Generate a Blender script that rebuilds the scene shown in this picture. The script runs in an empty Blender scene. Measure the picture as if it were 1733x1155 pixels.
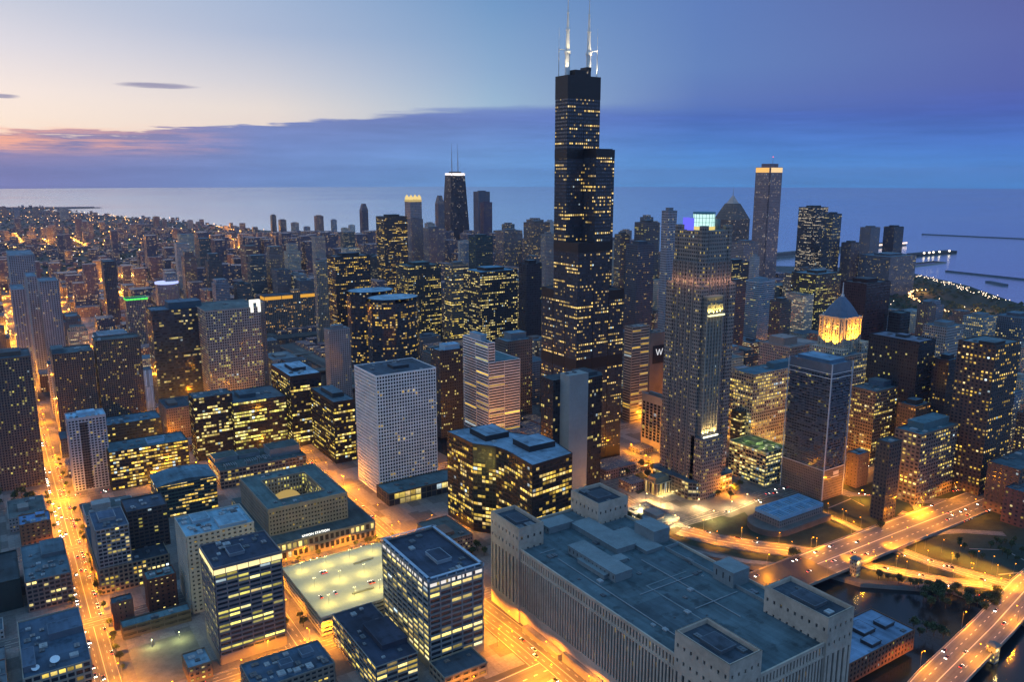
import bpy, bmesh, math, random
from mathutils import Vector, geometry
random.seed(11)
R = random.random
U = random.uniform
scene = bpy.context.scene
C = scene.collection

# ---------------------------------------------------------------- camera
CAM = (-584.4, -740.6, 336.0)
YAW, PIT, FPX = math.radians(33.241), math.radians(11.613), 1366.5
cd = bpy.data.cameras.new('camera')
cd.sensor_width = 36.0
cd.lens = FPX / 1733 * 36
cd.clip_start = 1.0
cd.clip_end = 80000
cam = bpy.data.objects.new('camera', cd)
C.objects.link(cam)
cam.location = CAM
cam.rotation_euler = (math.pi / 2 - PIT, 0, -YAW)
scene.camera = cam

# ---------------------------------------------------------------- exposure, sampling
scene.view_settings.view_transform = 'Standard'
scene.view_settings.look = 'None'
scene.view_settings.exposure = 0.14
scene.view_settings.gamma = 1.0
scene.cycles.use_denoising = True
scene.cycles.max_bounces = 4
scene.cycles.diffuse_bounces = 2
scene.cycles.glossy_bounces = 2
scene.cycles.sample_clamp_indirect = 2.0
scene.cycles.sample_clamp_direct = 0.0
scene.cycles.use_light_tree = True
scene.cycles.volume_bounces = 0
AMBIENT = 1.0

def lin(c, a=1.0):
    return tuple(((x / 255) / 12.92 if x / 255 <= .04045 else ((x / 255 + .055) / 1.055) ** 2.4) for x in c) + (a,)

# ---------------------------------------------------------------- node helper
class NT:
    def __init__(s, tree): s.t = tree
    def n(s, typ, **kw):
        o = s.t.nodes.new(typ)
        for k, v in kw.items(): setattr(o, k, v)
        return o
    def l(s, a, b): s.t.links.new(a, b)
    def put(s, sock, v):
        if isinstance(v, bpy.types.NodeSocket): s.l(v, sock)
        else: sock.default_value = v
    def m(s, op, a, b=None, c=None, clamp=False):
        o = s.n('ShaderNodeMath', operation=op, use_clamp=clamp)
        s.put(o.inputs[0], a)
        if b is not None: s.put(o.inputs[1], b)
        if c is not None: s.put(o.inputs[2], c)
        return o.outputs[0]
    def mix(s, f, a, b, blend='MIX'):
        o = s.n('ShaderNodeMix', data_type='RGBA', blend_type=blend)
        s.put(o.inputs[0], f); s.put(o.inputs[6], a); s.put(o.inputs[7], b)
        return o.outputs[2]
    def rng(s, v, a, b, c=0., d=1., smooth=False):
        o = s.n('ShaderNodeMapRange', interpolation_type='SMOOTHSTEP' if smooth else 'LINEAR')
        s.put(o.inputs[0], v)
        for i, x in enumerate((a, b, c, d)): s.put(o.inputs[i + 1], x)
        return o.outputs[0]
    def xyz(s, x, y, z=0.):
        o = s.n('ShaderNodeCombineXYZ')
        s.put(o.inputs[0], x); s.put(o.inputs[1], y); s.put(o.inputs[2], z)
        return o.outputs[0]
    def sep(s, v):
        o = s.n('ShaderNodeSeparateXYZ'); s.l(v, o.inputs[0]); return o.outputs
    def noise(s, v, sc, det=2., rough=.5, dim='3D'):
        o = s.n('ShaderNodeTexNoise', noise_dimensions=dim)
        if v is not None: s.l(v, o.inputs['Vector'])
        o.inputs['Scale'].default_value = sc; o.inputs['Detail'].default_value = det
        o.inputs['Roughness'].default_value = rough
        return o.outputs[0]
    def white(s, v):
        o = s.n('ShaderNodeTexWhiteNoise', noise_dimensions='3D'); s.l(v, o.inputs[0]); return o.outputs
    def ramp(s, f, stops, interp='LINEAR'):
        o = s.n('ShaderNodeValToRGB'); s.put(o.inputs[0], f)
        cr = o.color_ramp; cr.interpolation = interp
        stops = sorted(stops, key=lambda q: q[0])
        cr.elements[0].position = stops[0][0]; cr.elements[0].color = stops[0][1]
        cr.elements[1].position = stops[-1][0]; cr.elements[1].color = stops[-1][1]
        for p, c in stops[1:-1]:
            cr.elements.new(p).color = c
        return o.outputs[0]

# ---------------------------------------------------------------- world: dusk sky, glow low in the north-west, cloud bank over the lake
world = bpy.data.worlds.new('World')
scene.world = world
world.use_nodes = True
wt = NT(world.node_tree)
for n_ in list(world.node_tree.nodes): world.node_tree.nodes.remove(n_)
tc = wt.n('ShaderNodeTexCoord')
sx = wt.sep(tc.outputs['Generated'])
el = wt.m('MULTIPLY', wt.m('ARCSINE', sx[2]), 57.29578)
az = wt.m('MULTIPLY', wt.m('ARCTAN2', sx[0], sx[1]), 57.29578)
hl = wt.m('MAXIMUM', wt.m('SQRT', wt.m('ADD', wt.m('MULTIPLY', sx[0], sx[0]), wt.m('MULTIPLY', sx[1], sx[1]))), 1e-4)
sa = math.radians(-40)
cosd = wt.m('DIVIDE', wt.m('ADD', wt.m('MULTIPLY', sx[0], math.sin(sa)), wt.m('MULTIPLY', sx[1], math.cos(sa))), hl)
gl = wt.m('MULTIPLY', wt.m('ARCCOSINE', wt.m('MULTIPLY', cosd, .99999)), 57.29578)     # degrees away from the sunset
wn = wt.noise(wt.xyz(wt.m('MULTIPLY', az, .09), wt.m('MULTIPLY', el, 1.1)), 1.0, 5., .6)
wn2 = wt.noise(wt.xyz(wt.m('MULTIPLY', az, .25), wt.m('MULTIPLY', el, 3.2), 7.), 1.0, 4., .6)
fe = wt.rng(el, -2., 14.)
E2 = lambda e: (e + 2) / 16
def col(*st): return wt.ramp(fe, [(E2(e), lin(c)) for e, c in st])
clear = [(42, col((1, (240, 200, 176)), (3, (250, 228, 208)), (5, (242, 226, 217)), (7.5, (218, 213, 219)), (10, (194, 198, 213)), (13, (182, 191, 211)))),
         (57, col((2, (232, 212, 200)), (4.3, (226, 215, 208)), (6, (204, 203, 210)), (9, (168, 181, 206)), (13, (150, 172, 204)))),
         (72, col((3, (160, 184, 206)), (5, (150, 178, 204)), (7, (136, 166, 200)), (11, (112, 149, 192)), (13, (106, 143, 190)))),
         (86, col((3, (88, 112, 178)), (5, (92, 118, 180)), (7, (96, 126, 182)), (11, (92, 122, 180)), (13, (90, 118, 178)))),
         (104, col((3, (80, 96, 166)), (5, (84, 98, 166)), (8, (90, 102, 164)), (11, (88, 97, 156)), (13, (86, 95, 152))))]
bank = [(42, col((-1.5, (128, 126, 180)), (.3, (136, 130, 180)), (1.4, (146, 132, 172)), (2.4, (158, 134, 162)), (3.5, (150, 132, 164)))),
        (57, col((-1.5, (118, 150, 206)), (0, (118, 146, 204)), (2, (114, 134, 192)), (3.6, (118, 128, 180)), (4.5, (122, 126, 174)))),
        (72, col((-1.5, (108, 164, 224)), (0, (110, 160, 220)), (2, (106, 142, 204)), (3.8, (102, 124, 188)), (4.6, (112, 132, 188)))),
        (86, col((-1.5, (78, 148, 218)), (.4, (84, 144, 214)), (2, (78, 124, 198)), (3.8, (76, 106, 182)), (4.6, (82, 112, 182)))),
        (104, col((-1.5, (62, 136, 210)), (.3, (78, 134, 210)), (2, (74, 114, 194)), (3.8, (74, 96, 176)), (5, (76, 92, 172))))]
def across(cols):
    c = cols[0][1]
    for (g0, _), (g1, c1) in zip(cols, cols[1:]):
        c = wt.mix(wt.rng(gl, g0, g1), c, c1)
    return c
clr, bnk = across(clear), across(bank)
edge = wt.ramp(wt.rng(gl, 40., 104.), [(0, (.23, .23, .23, 1)), (.03, (.24,) * 3 + (1,)), (.25, (.31,) * 3 + (1,)), (.40, (.405,) * 3 + (1,)), (.5, (.45,) * 3 + (1,)), (1, (.44,) * 3 + (1,))])
eb = wt.m('ADD', wt.m('MULTIPLY', edge, 10.), wt.m('ADD', wt.m('MULTIPLY', wt.m('SUBTRACT', wn, .5), 1.5), wt.m('MULTIPLY', wt.m('SUBTRACT', wn2, .5), wt.rng(gl, 40., 62., 1.9, .5))))
soft = wt.rng(gl, 60., 96., .09, 1.0)
bm_ = wt.rng(wt.m('DIVIDE', wt.m('SUBTRACT', eb, el), soft), -1., 1., 0., 1., True)
tx = wt.m('MULTIPLY', wt.rng(wn, .3, .7, .9, 1.1), wt.rng(wn2, .3, .7, .95, 1.05))
bnk = wt.mix(1., bnk, wt.xyz(tx, wt.m('MULTIPLY', tx, 1.03), wt.m('MULTIPLY', tx, .99)), 'MULTIPLY')
sky = wt.mix(bm_, clr, bnk)
# sunset pink under the torn left end of the bank
pk = wt.m('MULTIPLY', wt.rng(gl, 56., 42.), wt.m('MULTIPLY', wt.rng(el, .9, 1.9, 0, 1, True), wt.rng(el, 3.4, 2.2, 0, 1, True)))
pk = wt.m('MULTIPLY', pk, wt.rng(wn2, .42, .62))
sky = wt.mix(wt.m('MULTIPLY', pk, .9), sky, lin((250, 178, 148)))
for (a0, e0, wa, we) in ((10.4, 5.5, 2.4, .17), (1.6, 4.5, 1.3, .13)):
    q = wt.m('ADD', wt.m('POWER', wt.m('DIVIDE', wt.m('SUBTRACT', az, a0), wa), 2.), wt.m('POWER', wt.m('DIVIDE', wt.m('ADD', wt.m('SUBTRACT', el, e0), wt.m('MULTIPLY', wt.m('SUBTRACT', wn2, .5), .35)), we), 2.))
    sky = wt.mix(wt.m('MULTIPLY', wt.rng(q, 1.3, .2, 0, 1, True), .72), sky, lin((122, 122, 160)))
sky = wt.mix(wt.rng(gl, 108., 150., 0, 1, True), sky, (.32, .45, .78, 1))       # the eastern and southern sky behind the camera
sky = wt.mix(wt.rng(el, 12., 46., 0, 1, True), sky, (.17, .43, .80, 1))
# the afterglow itself, beyond the left edge of the view
ag = wt.m('MULTIPLY', wt.rng(gl, 40., 8., 0, 1, True), wt.m('MULTIPLY', wt.rng(el, 30., 6., 0, 1, True), wt.rng(el, -1., 2., 0, 1, True)))
sky = wt.mix(ag, sky, (.95, .92, 1.0, 1))
sky = wt.mix(wt.rng(el, -1.5, -4.), sky, (.05, .08, .13, 1))
bg = wt.n('ShaderNodeBackground'); wt.l(sky, bg.inputs[0]); bg.inputs[1].default_value = AMBIENT
wo = wt.n('ShaderNodeOutputWorld'); wt.l(bg.outputs[0], wo.inputs[0])

# ---------------------------------------------------------------- projection helpers used to survey where things stand
def un(u, v, z=0.):
    a = (u - 866.5) / FPX; b = -(v - 577.5) / FPX
    h = math.cos(PIT) + b * math.sin(PIT); uz = -math.sin(PIT) + b * math.cos(PIT)
    fx, fy = math.sin(YAW), math.cos(YAW)
    t = (z - CAM[2]) / uz
    return (CAM[0] + (h * fx + a * fy) * t, CAM[1] + (h * fy - a * fx) * t, z)
def ray(u, v):
    a = (u - 866.5) / FPX; b = -(v - 577.5) / FPX
    h = math.cos(PIT) + b * math.sin(PIT)
    fx, fy = math.sin(YAW), math.cos(YAW)
    return (h * fx + a * fy, h * fy - a * fx, -math.sin(PIT) + b * math.cos(PIT))
def atY(u, v, Y):
    d = ray(u, v); t = (Y - CAM[1]) / d[1]; return tuple(CAM[i] + d[i] * t for i in range(3))
def pj(x, y, z):
    dx, dy, dz = x - CAM[0], y - CAM[1], z - CAM[2]
    fx, fy = math.sin(YAW), math.cos(YAW)
    r = dx * fy - dy * fx; h = dx * fx + dy * fy
    dep = h * math.cos(PIT) - dz * math.sin(PIT); up = h * math.sin(PIT) + dz * math.cos(PIT)
    dep = max(dep, 1e-3)
    return (866.5 + FPX * r / dep, 577.5 - FPX * up / dep, dep)
def solve(f, lo, hi, n=50):          # root of an increasing function
    for _ in range(n):
        m = (lo + hi) / 2
        if f(m) > 0: hi = m
        else: lo = m
    return (lo + hi) / 2

# ---------------------------------------------------------------- materials
def newmat(name):
    m = bpy.data.materials.new(name); m.use_nodes = True
    t = NT(m.node_tree)
    bs = m.node_tree.nodes['Principled BSDF']
    return m, t, bs

def facade_group():
    g = bpy.data.node_groups.new('lit_facade', 'ShaderNodeTree')
    I = g.interface
    for nm, ty in (('Wall', 'NodeSocketColor'), ('Glass', 'NodeSocketColor'), ('WF', 'NodeSocketFloat'), ('HF', 'NodeSocketFloat'), ('Lit', 'NodeSocketFloat'), ('LitColor', 'NodeSocketColor'), ('Strength', 'NodeSocketFloat'), ('Run', 'NodeSocketFloat'), ('Seed', 'NodeSocketFloat'), ('Relief', 'NodeSocketFloat')):
        I.new_socket(nm, in_out='INPUT', socket_type=ty)
    I.new_socket('Shader', in_out='OUTPUT', socket_type='NodeSocketShader')
    t = NT(g)
    i = t.n('NodeGroupInput').outputs
    uv = t.n('ShaderNodeTexCoord').outputs['UV']
    s = t.sep(uv)
    iu, iv = t.m('FLOOR', s[0]), t.m('FLOOR', s[1])
    fu, fv = t.m('FRACT', s[0]), t.m('FRACT', s[1])
    inu = t.m('LESS_THAN', t.m('ABSOLUTE', t.m('SUBTRACT', fu, .5)), t.m('MULTIPLY', i['WF'], .5))
    inv = t.m('LESS_THAN', t.m('ABSOLUTE', t.m('SUBTRACT', fv, .5)), t.m('MULTIPLY', i['HF'], .5))
    win = t.m('MULTIPLY', inu, inv)
    sd = t.m('ADD', i['Seed'], t.m('MULTIPLY', t.n('ShaderNodeObjectInfo').outputs['Random'], 977.))
    cell = t.white(t.xyz(iu, iv, sd))
    run = t.white(t.xyz(t.m('FLOOR', t.m('DIVIDE', t.m('ADD', iu, t.m('MULTIPLY', iv, 1.7)), i['Run'])), iv, t.m('ADD', sd, 31.)))
    flo = t.white(t.xyz(iv, t.m('ADD', sd, 67.), 3.))
    P = t.m('MULTIPLY', i['Lit'], t.m('MULTIPLY', t.rng(run[0], .42, .66, .12, 2.1), t.rng(flo[0], .15, .9, .25, 1.9)))
    lit = t.m('MULTIPLY', win, t.m('LESS_THAN', cell[0], P))
    c2 = t.sep(cell[1])
    br = t.m('MULTIPLY', t.m('MULTIPLY', t.rng(c2[0], 0, 1, .3, 1.75), t.rng(c2[1], 0, 1, .55, 1.25)), t.m('MULTIPLY', t.rng(fv, .2, .8, .62, 1.2), t.rng(t.noise(uv, 2.3, 2., .6), .3, .7, .65, 1.25)))
    lc = t.mix(t.rng(c2[2], .55, 1., 0., .5), i['LitColor'], (1., .88, .58, 1))
    lc = t.mix(t.m('LESS_THAN', c2[2], .035), lc, (.72, .92, 1., 1))
    lc = t.mix(t.rng(c2[1], .0, .25, .35, 0.), lc, (1., .42, .08, 1))
    ge = t.n('ShaderNodeNewGeometry')
    ns = t.noise(ge.outputs['Position'], .045, 4., .62)
    ns2 = t.noise(t.xyz(t.m('MULTIPLY', s[0], 3.), t.m('MULTIPLY', s[1], .35)), 1., 3., .6)
    grime = t.m('ADD', t.m('MULTIPLY', t.rng(ns, .3, .7, .7, 1.15), .6), t.m('MULTIPLY', t.rng(ns2, .3, .7, .75, 1.15), .4))
    wallc = t.mix(1., i['Wall'], t.xyz(grime, grime, grime), 'MULTIPLY')
    wb = t.n('ShaderNodeBsdfPrincipled')
    t.l(wallc, wb.inputs['Base Color']); wb.inputs['Roughness'].default_value = .75
    wb.inputs['Specular IOR Level'].default_value = .25
    bp = t.n('ShaderNodeBump'); bp.inputs['Distance'].default_value = .6
    t.l(t.m('SUBTRACT', 1., win), bp.inputs['Height']); t.l(i['Relief'], bp.inputs['Strength']); t.l(bp.outputs[0], wb.inputs['Normal'])
    gb = t.n('ShaderNodeBsdfPrincipled')
    gv = t.rng(c2[0], 0, 1, .55, 1.5)
    t.l(t.mix(1., i['Glass'], t.xyz(gv, gv, gv), 'MULTIPLY'), gb.inputs['Base Color'])
    t.put(gb.inputs['Roughness'], t.rng(c2[1], 0, 1, .08, .25))
    gb.inputs['Specular IOR Level'].default_value = .5
    em = t.n('ShaderNodeEmission'); t.l(lc, em.inputs[0]); t.l(t.m('MULTIPLY', i['Strength'], t.m('MULTIPLY', lit, br)), em.inputs[1])
    mx = t.n('ShaderNodeMixShader'); t.l(win, mx.inputs[0]); t.l(wb.outputs[0], mx.inputs[1]); t.l(gb.outputs[0], mx.inputs[2])
    ad = t.n('ShaderNodeAddShader'); t.l(mx.outputs[0], ad.inputs[0]); t.l(em.outputs[0], ad.inputs[1])
    o = t.n('NodeGroupOutput'); t.l(ad.outputs[0], o.inputs[0])
    return g
FG = facade_group()
YEL = (1.0, .70, .105, 1)
def c4(c): return (c[0], c[1], c[2], 1)
_fm = {}
def facade(wall, glass=(.012, .016, .022), wf=.6, hf=.5, lit=.2, litc=YEL, st=1.0, run=4, relief=.6, seed=None):
    key = (wall, glass, wf, hf, lit, litc, st, run, relief, seed)
    if key in _fm: return _fm[key]
    if litc == YEL: litc = [YEL, (1., .78, .22, 1), (.92, .80, .16, 1), (1., .62, .08, 1), (1., .72, .14, 1)][len(_fm) % 5]
    m = bpy.data.materials.new('windowed_wall'); m.use_nodes = True
    nt = m.node_tree
    for n_ in list(nt.nodes): nt.nodes.remove(n_)
    g = nt.nodes.new('ShaderNodeGroup'); g.node_tree = FG
    for k, v in dict(Wall=c4(tuple(min(.6, c * 1.25 + .006) for c in wall)), Glass=c4(tuple(c * 1.7 for c in glass)), WF=wf, HF=hf, Lit=lit, LitColor=litc, Strength=st, Run=float(run), Relief=relief, Seed=float(seed if seed is not None else len(_fm) * 13.7)).items():
        g.inputs[k].default_value = v
    o = nt.nodes.new('ShaderNodeOutputMaterial'); nt.links.new(g.outputs[0], o.inputs[0])
    m.cycles.emission_sampling = 'NONE'
    _fm[key] = m
    return m

_pm = {}
def plain(c, rough=.7, var=.3, scale=.12, spec=.3, metal=0., name='weathered_surface'):
    key = (c, rough, var, scale, spec, metal)
    if key in _pm: return _pm[key]
    m, t, b = newmat(name)
    ge = t.n('ShaderNodeNewGeometry')
    a = t.noise(ge.outputs['Position'], scale, 5., .65)
    a2 = t.noise(ge.outputs['Position'], scale * 7, 3., .6)
    f = t.m('ADD', t.m('MULTIPLY', t.rng(a, .3, .7, 1 - var, 1 + var), .7), t.m('MULTIPLY', t.rng(a2, .3, .7, 1 - var, 1 + var), .3))
    t.l(t.mix(1., c4(c), t.xyz(f, f, f), 'MULTIPLY'), b.inputs['Base Color'])
    b.inputs['Roughness'].default_value = rough; b.inputs['Specular IOR Level'].default_value = spec; b.inputs['Metallic'].default_value = metal
    _pm[key] = m
    return m
def glow(c, s, sample=False, name='lamp_glow'):
    key = ('g', c, s, sample)
    if key in _pm: return _pm[key]
    m = bpy.data.materials.new(name); m.use_nodes = True
    nt = m.node_tree
    for n_ in list(nt.nodes): nt.nodes.remove(n_)
    e = nt.nodes.new('ShaderNodeEmission'); e.inputs[0].default_value = c4(c); e.inputs[1].default_value = s
    o = nt.nodes.new('ShaderNodeOutputMaterial'); nt.links.new(e.outputs[0], o.inputs[0])
    m.cycles.emission_sampling = 'AUTO' if sample else 'NONE'
    _pm[key] = m
    return m
def glass(c=(.012, .018, .025), rough=.12):
    return plain(c, rough, .25, .2, .5, 0., 'dark_glass')

def roofmat(c):
    key = ('r', c)
    if key in _pm: return _pm[key]
    m, t, b = newmat('roof_membrane')
    ge = t.n('ShaderNodeNewGeometry'); P = ge.outputs['Position']
    a = t.noise(P, .035, 5., .6); s = t.sep(P)
    st = t.noise(t.xyz(t.m('MULTIPLY', s[0], .25), t.m('MULTIPLY', s[1], .03)), 1., 4., .6)
    vo = t.n('ShaderNodeTexVoronoi', distance='CHEBYCHEV'); vo.inputs['Scale'].default_value = .055; t.l(P, vo.inputs['Vector'])
    pa = t.sep(vo.outputs['Color'])
    pu = t.rng(t.noise(P, .11, 3., .55), .56, .66, 1., .6)
    f = t.m('MULTIPLY', t.m('MULTIPLY', t.rng(a, .3, .7, .6, 1.35), t.rng(st, .3, .7, .75, 1.2)), t.m('MULTIPLY', t.rng(pa[0], 0, 1, .9, 1.1), pu))
    seam = t.m('LESS_THAN', t.m('FRACT', t.m('MULTIPLY', s[1], .16)), .04)
    f = t.m('MULTIPLY', f, t.m('SUBTRACT', 1., t.m('MULTIPLY', seam, .16)))
    t.l(t.mix(1., c4(c), t.xyz(f, f, f), 'MULTIPLY'), b.inputs['Base Color'])
    b.inputs['Roughness'].default_value = .8; b.inputs['Specular IOR Level'].default_value = .25
    _pm[key] = m
    return m

# ---------------------------------------------------------------- mesh helpers
class MB:
    def __init__(s): s.v = []; s.f = []; s.uv = []; s.mi = []; s.k = 0
    def face(s, pts, uv=None, mi=None):
        b = len(s.v); s.v += [tuple(p) for p in pts]; s.f.append(tuple(range(b, b + len(pts))))
        s.uv.append(uv or [(p[0], p[1]) for p in pts]); s.mi.append(s.k if mi is None else mi)
    def box(s, x0, x1, y0, y1, z0, z1, bottom=True):
        s.prism([(x0, y0), (x1, y0), (x1, y1), (x0, y1)], z0, z1, bottom=bottom)
    def prism(s, poly, z0, z1, top=True, bottom=True, bay=1., fl=1., walls=True, taper=None):
        n = len(poly); P1 = taper or poly; u = 0.
        if walls:
            for i in range(n):
                a, b = poly[i], poly[(i + 1) % n]; a1, b1 = P1[i], P1[(i + 1) % n]
                L = math.hypot(b[0] - a[0], b[1] - a[1]); nb = max(1, round(L / bay))
                s.face([(a[0], a[1], z0), (b[0], b[1], z0), (b1[0], b1[1], z1), (a1[0], a1[1], z1)], [(u, z0 / fl), (u + nb, z0 / fl), (u + nb, z1 / fl), (u, z1 / fl)])
                u += nb + 3
        if top: s.face([(p[0], p[1], z1) for p in P1], mi=s.k)
        if bottom: s.face([(p[0], p[1], z0) for p in reversed(poly)])
    def bar(s, a, b, r, n=6, r2=None, cap=True):
        a, b = Vector(a), Vector(b); d = (b - a).normalized()
        x = d.orthogonal().normalized(); y = d.cross(x); r2 = r if r2 is None else r2
        A = [a + (x * math.cos(q) + y * math.sin(q)) * r for q in [2 * math.pi * i / n for i in range(n)]]
        B = [b + (x * math.cos(q) + y * math.sin(q)) * r2 for q in [2 * math.pi * i / n for i in range(n)]]
        for i in range(n): j = (i + 1) % n; s.face([A[i], A[j], B[j], B[i]])
        if cap: s.face(B); s.face(A[::-1])
    def ball(s, c, r, nu=8, nv=5, sz=1.):
        c = Vector(c)
        def p(i, j):
            th = math.pi * j / nv; ph = 2 * math.pi * i / nu
            return c + Vector((r * math.sin(th) * math.cos(ph), r * math.sin(th) * math.sin(ph), -r * sz * math.cos(th)))
        for j in range(nv):
            for i in range(nu):
                q = [p(i, j), p(i + 1, j), p(i + 1, j + 1), p(i, j + 1)]
                if j == 0: q = [q[0], q[2], q[3]]
                elif j == nv - 1: q = q[:3]
                s.face(q)
    def build(s, name, mats, parent=None, org=(0, 0, 0), smooth=False):
        me = bpy.data.meshes.new(name)
        me.from_pydata([(p[0] - org[0], p[1] - org[1], p[2] - org[2]) for p in s.v], [], s.f)
        ul = me.uv_layers.new(name='UVMap')
        ul.data.foreach_set('uv', [c for fu in s.uv for p in fu for c in p])
        for m in (mats if isinstance(mats, (list, tuple)) else [mats]): me.materials.append(m)
        if any(s.mi): me.polygons.foreach_set('material_index', s.mi)
        if smooth: me.polygons.foreach_set('use_smooth', [True] * len(s.f))
        me.update()
        o = bpy.data.objects.new(name, me); C.objects.link(o)
        if parent: o.parent = parent
        else: o.location = org
        return o

def tag(o, label=None, cat=None, group=None, kind=None):
    if label: o['label'] = label
    if cat: o['category'] = cat
    if group: o['group'] = group
    if kind: o['kind'] = kind
    return o
def empty(name, loc):
    o = bpy.data.objects.new(name, None); o.empty_display_size = 5
    C.objects.link(o); o.location = loc; return o
def copy_tree(o, parent=None):
    c = o.copy(); C.objects.link(c); c.parent = parent
    for ch in o.children: copy_tree(ch, c)
    return c
def rect(x0, x1, y0, y1): return [(x0, y0), (x1, y0), (x1, y1), (x0, y1)]
def inset(poly, d):      # shrink (d>0) a counter-clockwise polygon
    n = len(poly); out = []
    for i in range(n):
        p0, p1, p2 = Vector(poly[i - 1]), Vector(poly[i]), Vector(poly[(i + 1) % n])
        a = (p1 - p0).normalized(); b = (p2 - p1).normalized()
        na = Vector((-a.y, a.x)); nb = Vector((-b.y, b.x))
        k = (na + nb); k = k / max(.3, k.dot(na)) if k.length > 1e-6 else na
        out.append(tuple(p1 + k * d))
    return out

# ---------------------------------------------------------------- ground, water
OCC = []          # surveyed buildings: u0, u1, depth, v below which nothing of them shows, footprint
BOX = []          # footprints no infill may touch
M_asphalt = plain((.075, .072, .07), .8, .25, .05)
def pave_material():
    m, t, b = newmat('pavement_lots')
    P = t.n('ShaderNodeNewGeometry').outputs['Position']; s = t.sep(P)
    w = t.white(t.xyz(t.m('FLOOR', t.m('DIVIDE', s[0], 11.)), t.m('FLOOR', t.m('DIVIDE', t.m('ADD', s[1], t.m('MULTIPLY', t.m('FLOOR', t.m('DIVIDE', s[0], 22.)), 5.)), 17.)), 2.))
    n = t.noise(P, .4, 4., .65); j = t.m('LESS_THAN', t.m('FRACT', t.m('DIVIDE', s[0], 5.5)), .05)
    f = t.m('MULTIPLY', t.m('MULTIPLY', t.rng(w[0], 0, 1, .5, 1.3), t.rng(n, .3, .7, .75, 1.2)), t.m('SUBTRACT', 1., t.m('MULTIPLY', j, .2)))
    t.l(t.mix(1., (.16, .152, .145, 1), t.xyz(f, f, f), 'MULTIPLY'), b.inputs['Base Color']); b.inputs['Roughness'].default_value = .85
    return m
M_pave = pave_material()
M_conc = plain((.22, .21, .19), .85, .25, .1)
M_dark = plain((.02, .022, .025), .6, .3, .2)
M_metal = plain((.18, .19, .2), .45, .2, .5, .5, .6)
M_hedge = plain((.024, .034, .02), .9, .55, .12)
M_lawn = plain((.02, .038, .03), .95, .45, .06)

river_poly = [][::-1] + [(-172, -900), (-150, -560), (-128, -478), (-118, -430), (-150, -395), (-158, -330), (-156, -230), (-138, -200), (-132, 0), (-158, 400), (-170, 700), (-215, 860), (-420, 1300), (-700, 1800),
              (-660, 1815), (-380, 1330), (-160, 930), (0, 930), (400, 945), (900, 960), (1700, 1010), (2600, 1040), (2600, 985), (1700, 955), (900, 905), (400, 890), (0, 875), (-105, 850), (-95, 700), (-92, 400), (-88, 0), (-86, -180), (-78, -250), (-50, -310), (-8, -352), (2, -380), (55, -428), (60, -470), (40, -510), (-20, -560), (-60, -900)]
river_poly.reverse()
coast = [(2120, 985), (2140, 860), (1960, 560), (1700, 300), (1610, 80), (1570, -400), (1600, -2500), (3200, -7000), (6500, -13000), (-9000, -14000), (-17000, -4000), (-17000, 9000), (-9000, 19500), (-3500, 21000), (-2600, 17500), (-1500, 14000), (-420, 9500), (-150, 9000), (520, 9050), (540, 8900), (-80, 8750), (100, 7900), (480, 6300), (830, 4600), (1120, 3600), (1080, 2700), (1330, 2420), (1650, 2000), (1800, 1500), (1880, 1300), (2060, 1120), (2110, 1045)]
def ccw(p):
    return p if sum(p[i][0] * p[(i + 1) % len(p)][1] - p[(i + 1) % len(p)][0] * p[i][1] for i in range(len(p))) > 0 else p[::-1]
def tri_poly(outer, holes):
    outer = ccw(outer); holes = [ccw(h) for h in holes]
    vs = [Vector(p) for p in outer]; fs = [list(range(len(outer)))]
    for h in holes:
        b = len(vs); vs += [Vector(p) for p in h]; fs.append(list(range(b, b + len(h))))
    V, Ed, F, ov, oe, of = geometry.delaunay_2d_cdt(vs, [], fs, 1, 1e-3)
    return V, [f for f, o in zip(F, of) if 0 in o and not any(k in o for k in range(1, len(fs)))]
def ground_material():
    m, t, b = newmat('city_ground')
    P = t.n('ShaderNodeNewGeometry').outputs['Position']; s = t.sep(P)
    a = t.noise(P, .03, 5., .6); f = t.noise(P, .0016, 4., .6)
    near = t.mix(t.rng(a, .3, .7), (.045, .044, .042, 1), (.085, .082, .078, 1))
    far = t.mix(t.rng(f, .42, .58), (.02, .034, .018, 1), (.055, .052, .046, 1))
    t.l(t.mix(t.rng(s[1], 1400., 2600.), near, far), b.inputs['Base Color']); b.inputs['Roughness'].default_value = .85
    return m
V_, F_ = tri_poly(coast, [river_poly])
g = MB()
for f in F_:
    pts = [(V_[i].x, V_[i].y, 0.) for i in f]
    ar = sum(pts[i][0] * pts[(i + 1) % 3][1] - pts[(i + 1) % 3][0] * pts[i][1] for i in range(3))
    g.face(pts if ar > 0 else pts[::-1])
tag(g.build('ground', ground_material()), kind='structure')
q = MB()          # quay walls down to the water
for i in range(len(river_poly)):
    a, b = river_poly[i], river_poly[(i + 1) % len(river_poly)]
    if math.hypot(a[0] - b[0], a[1] - b[1]) < 3000:
        q.face([(a[0], a[1], -5), (b[0], b[1], -5), (b[0], b[1], 0), (a[0], a[1], 0)])
tag(q.build('river_bank', M_conc), kind='structure')
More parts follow.
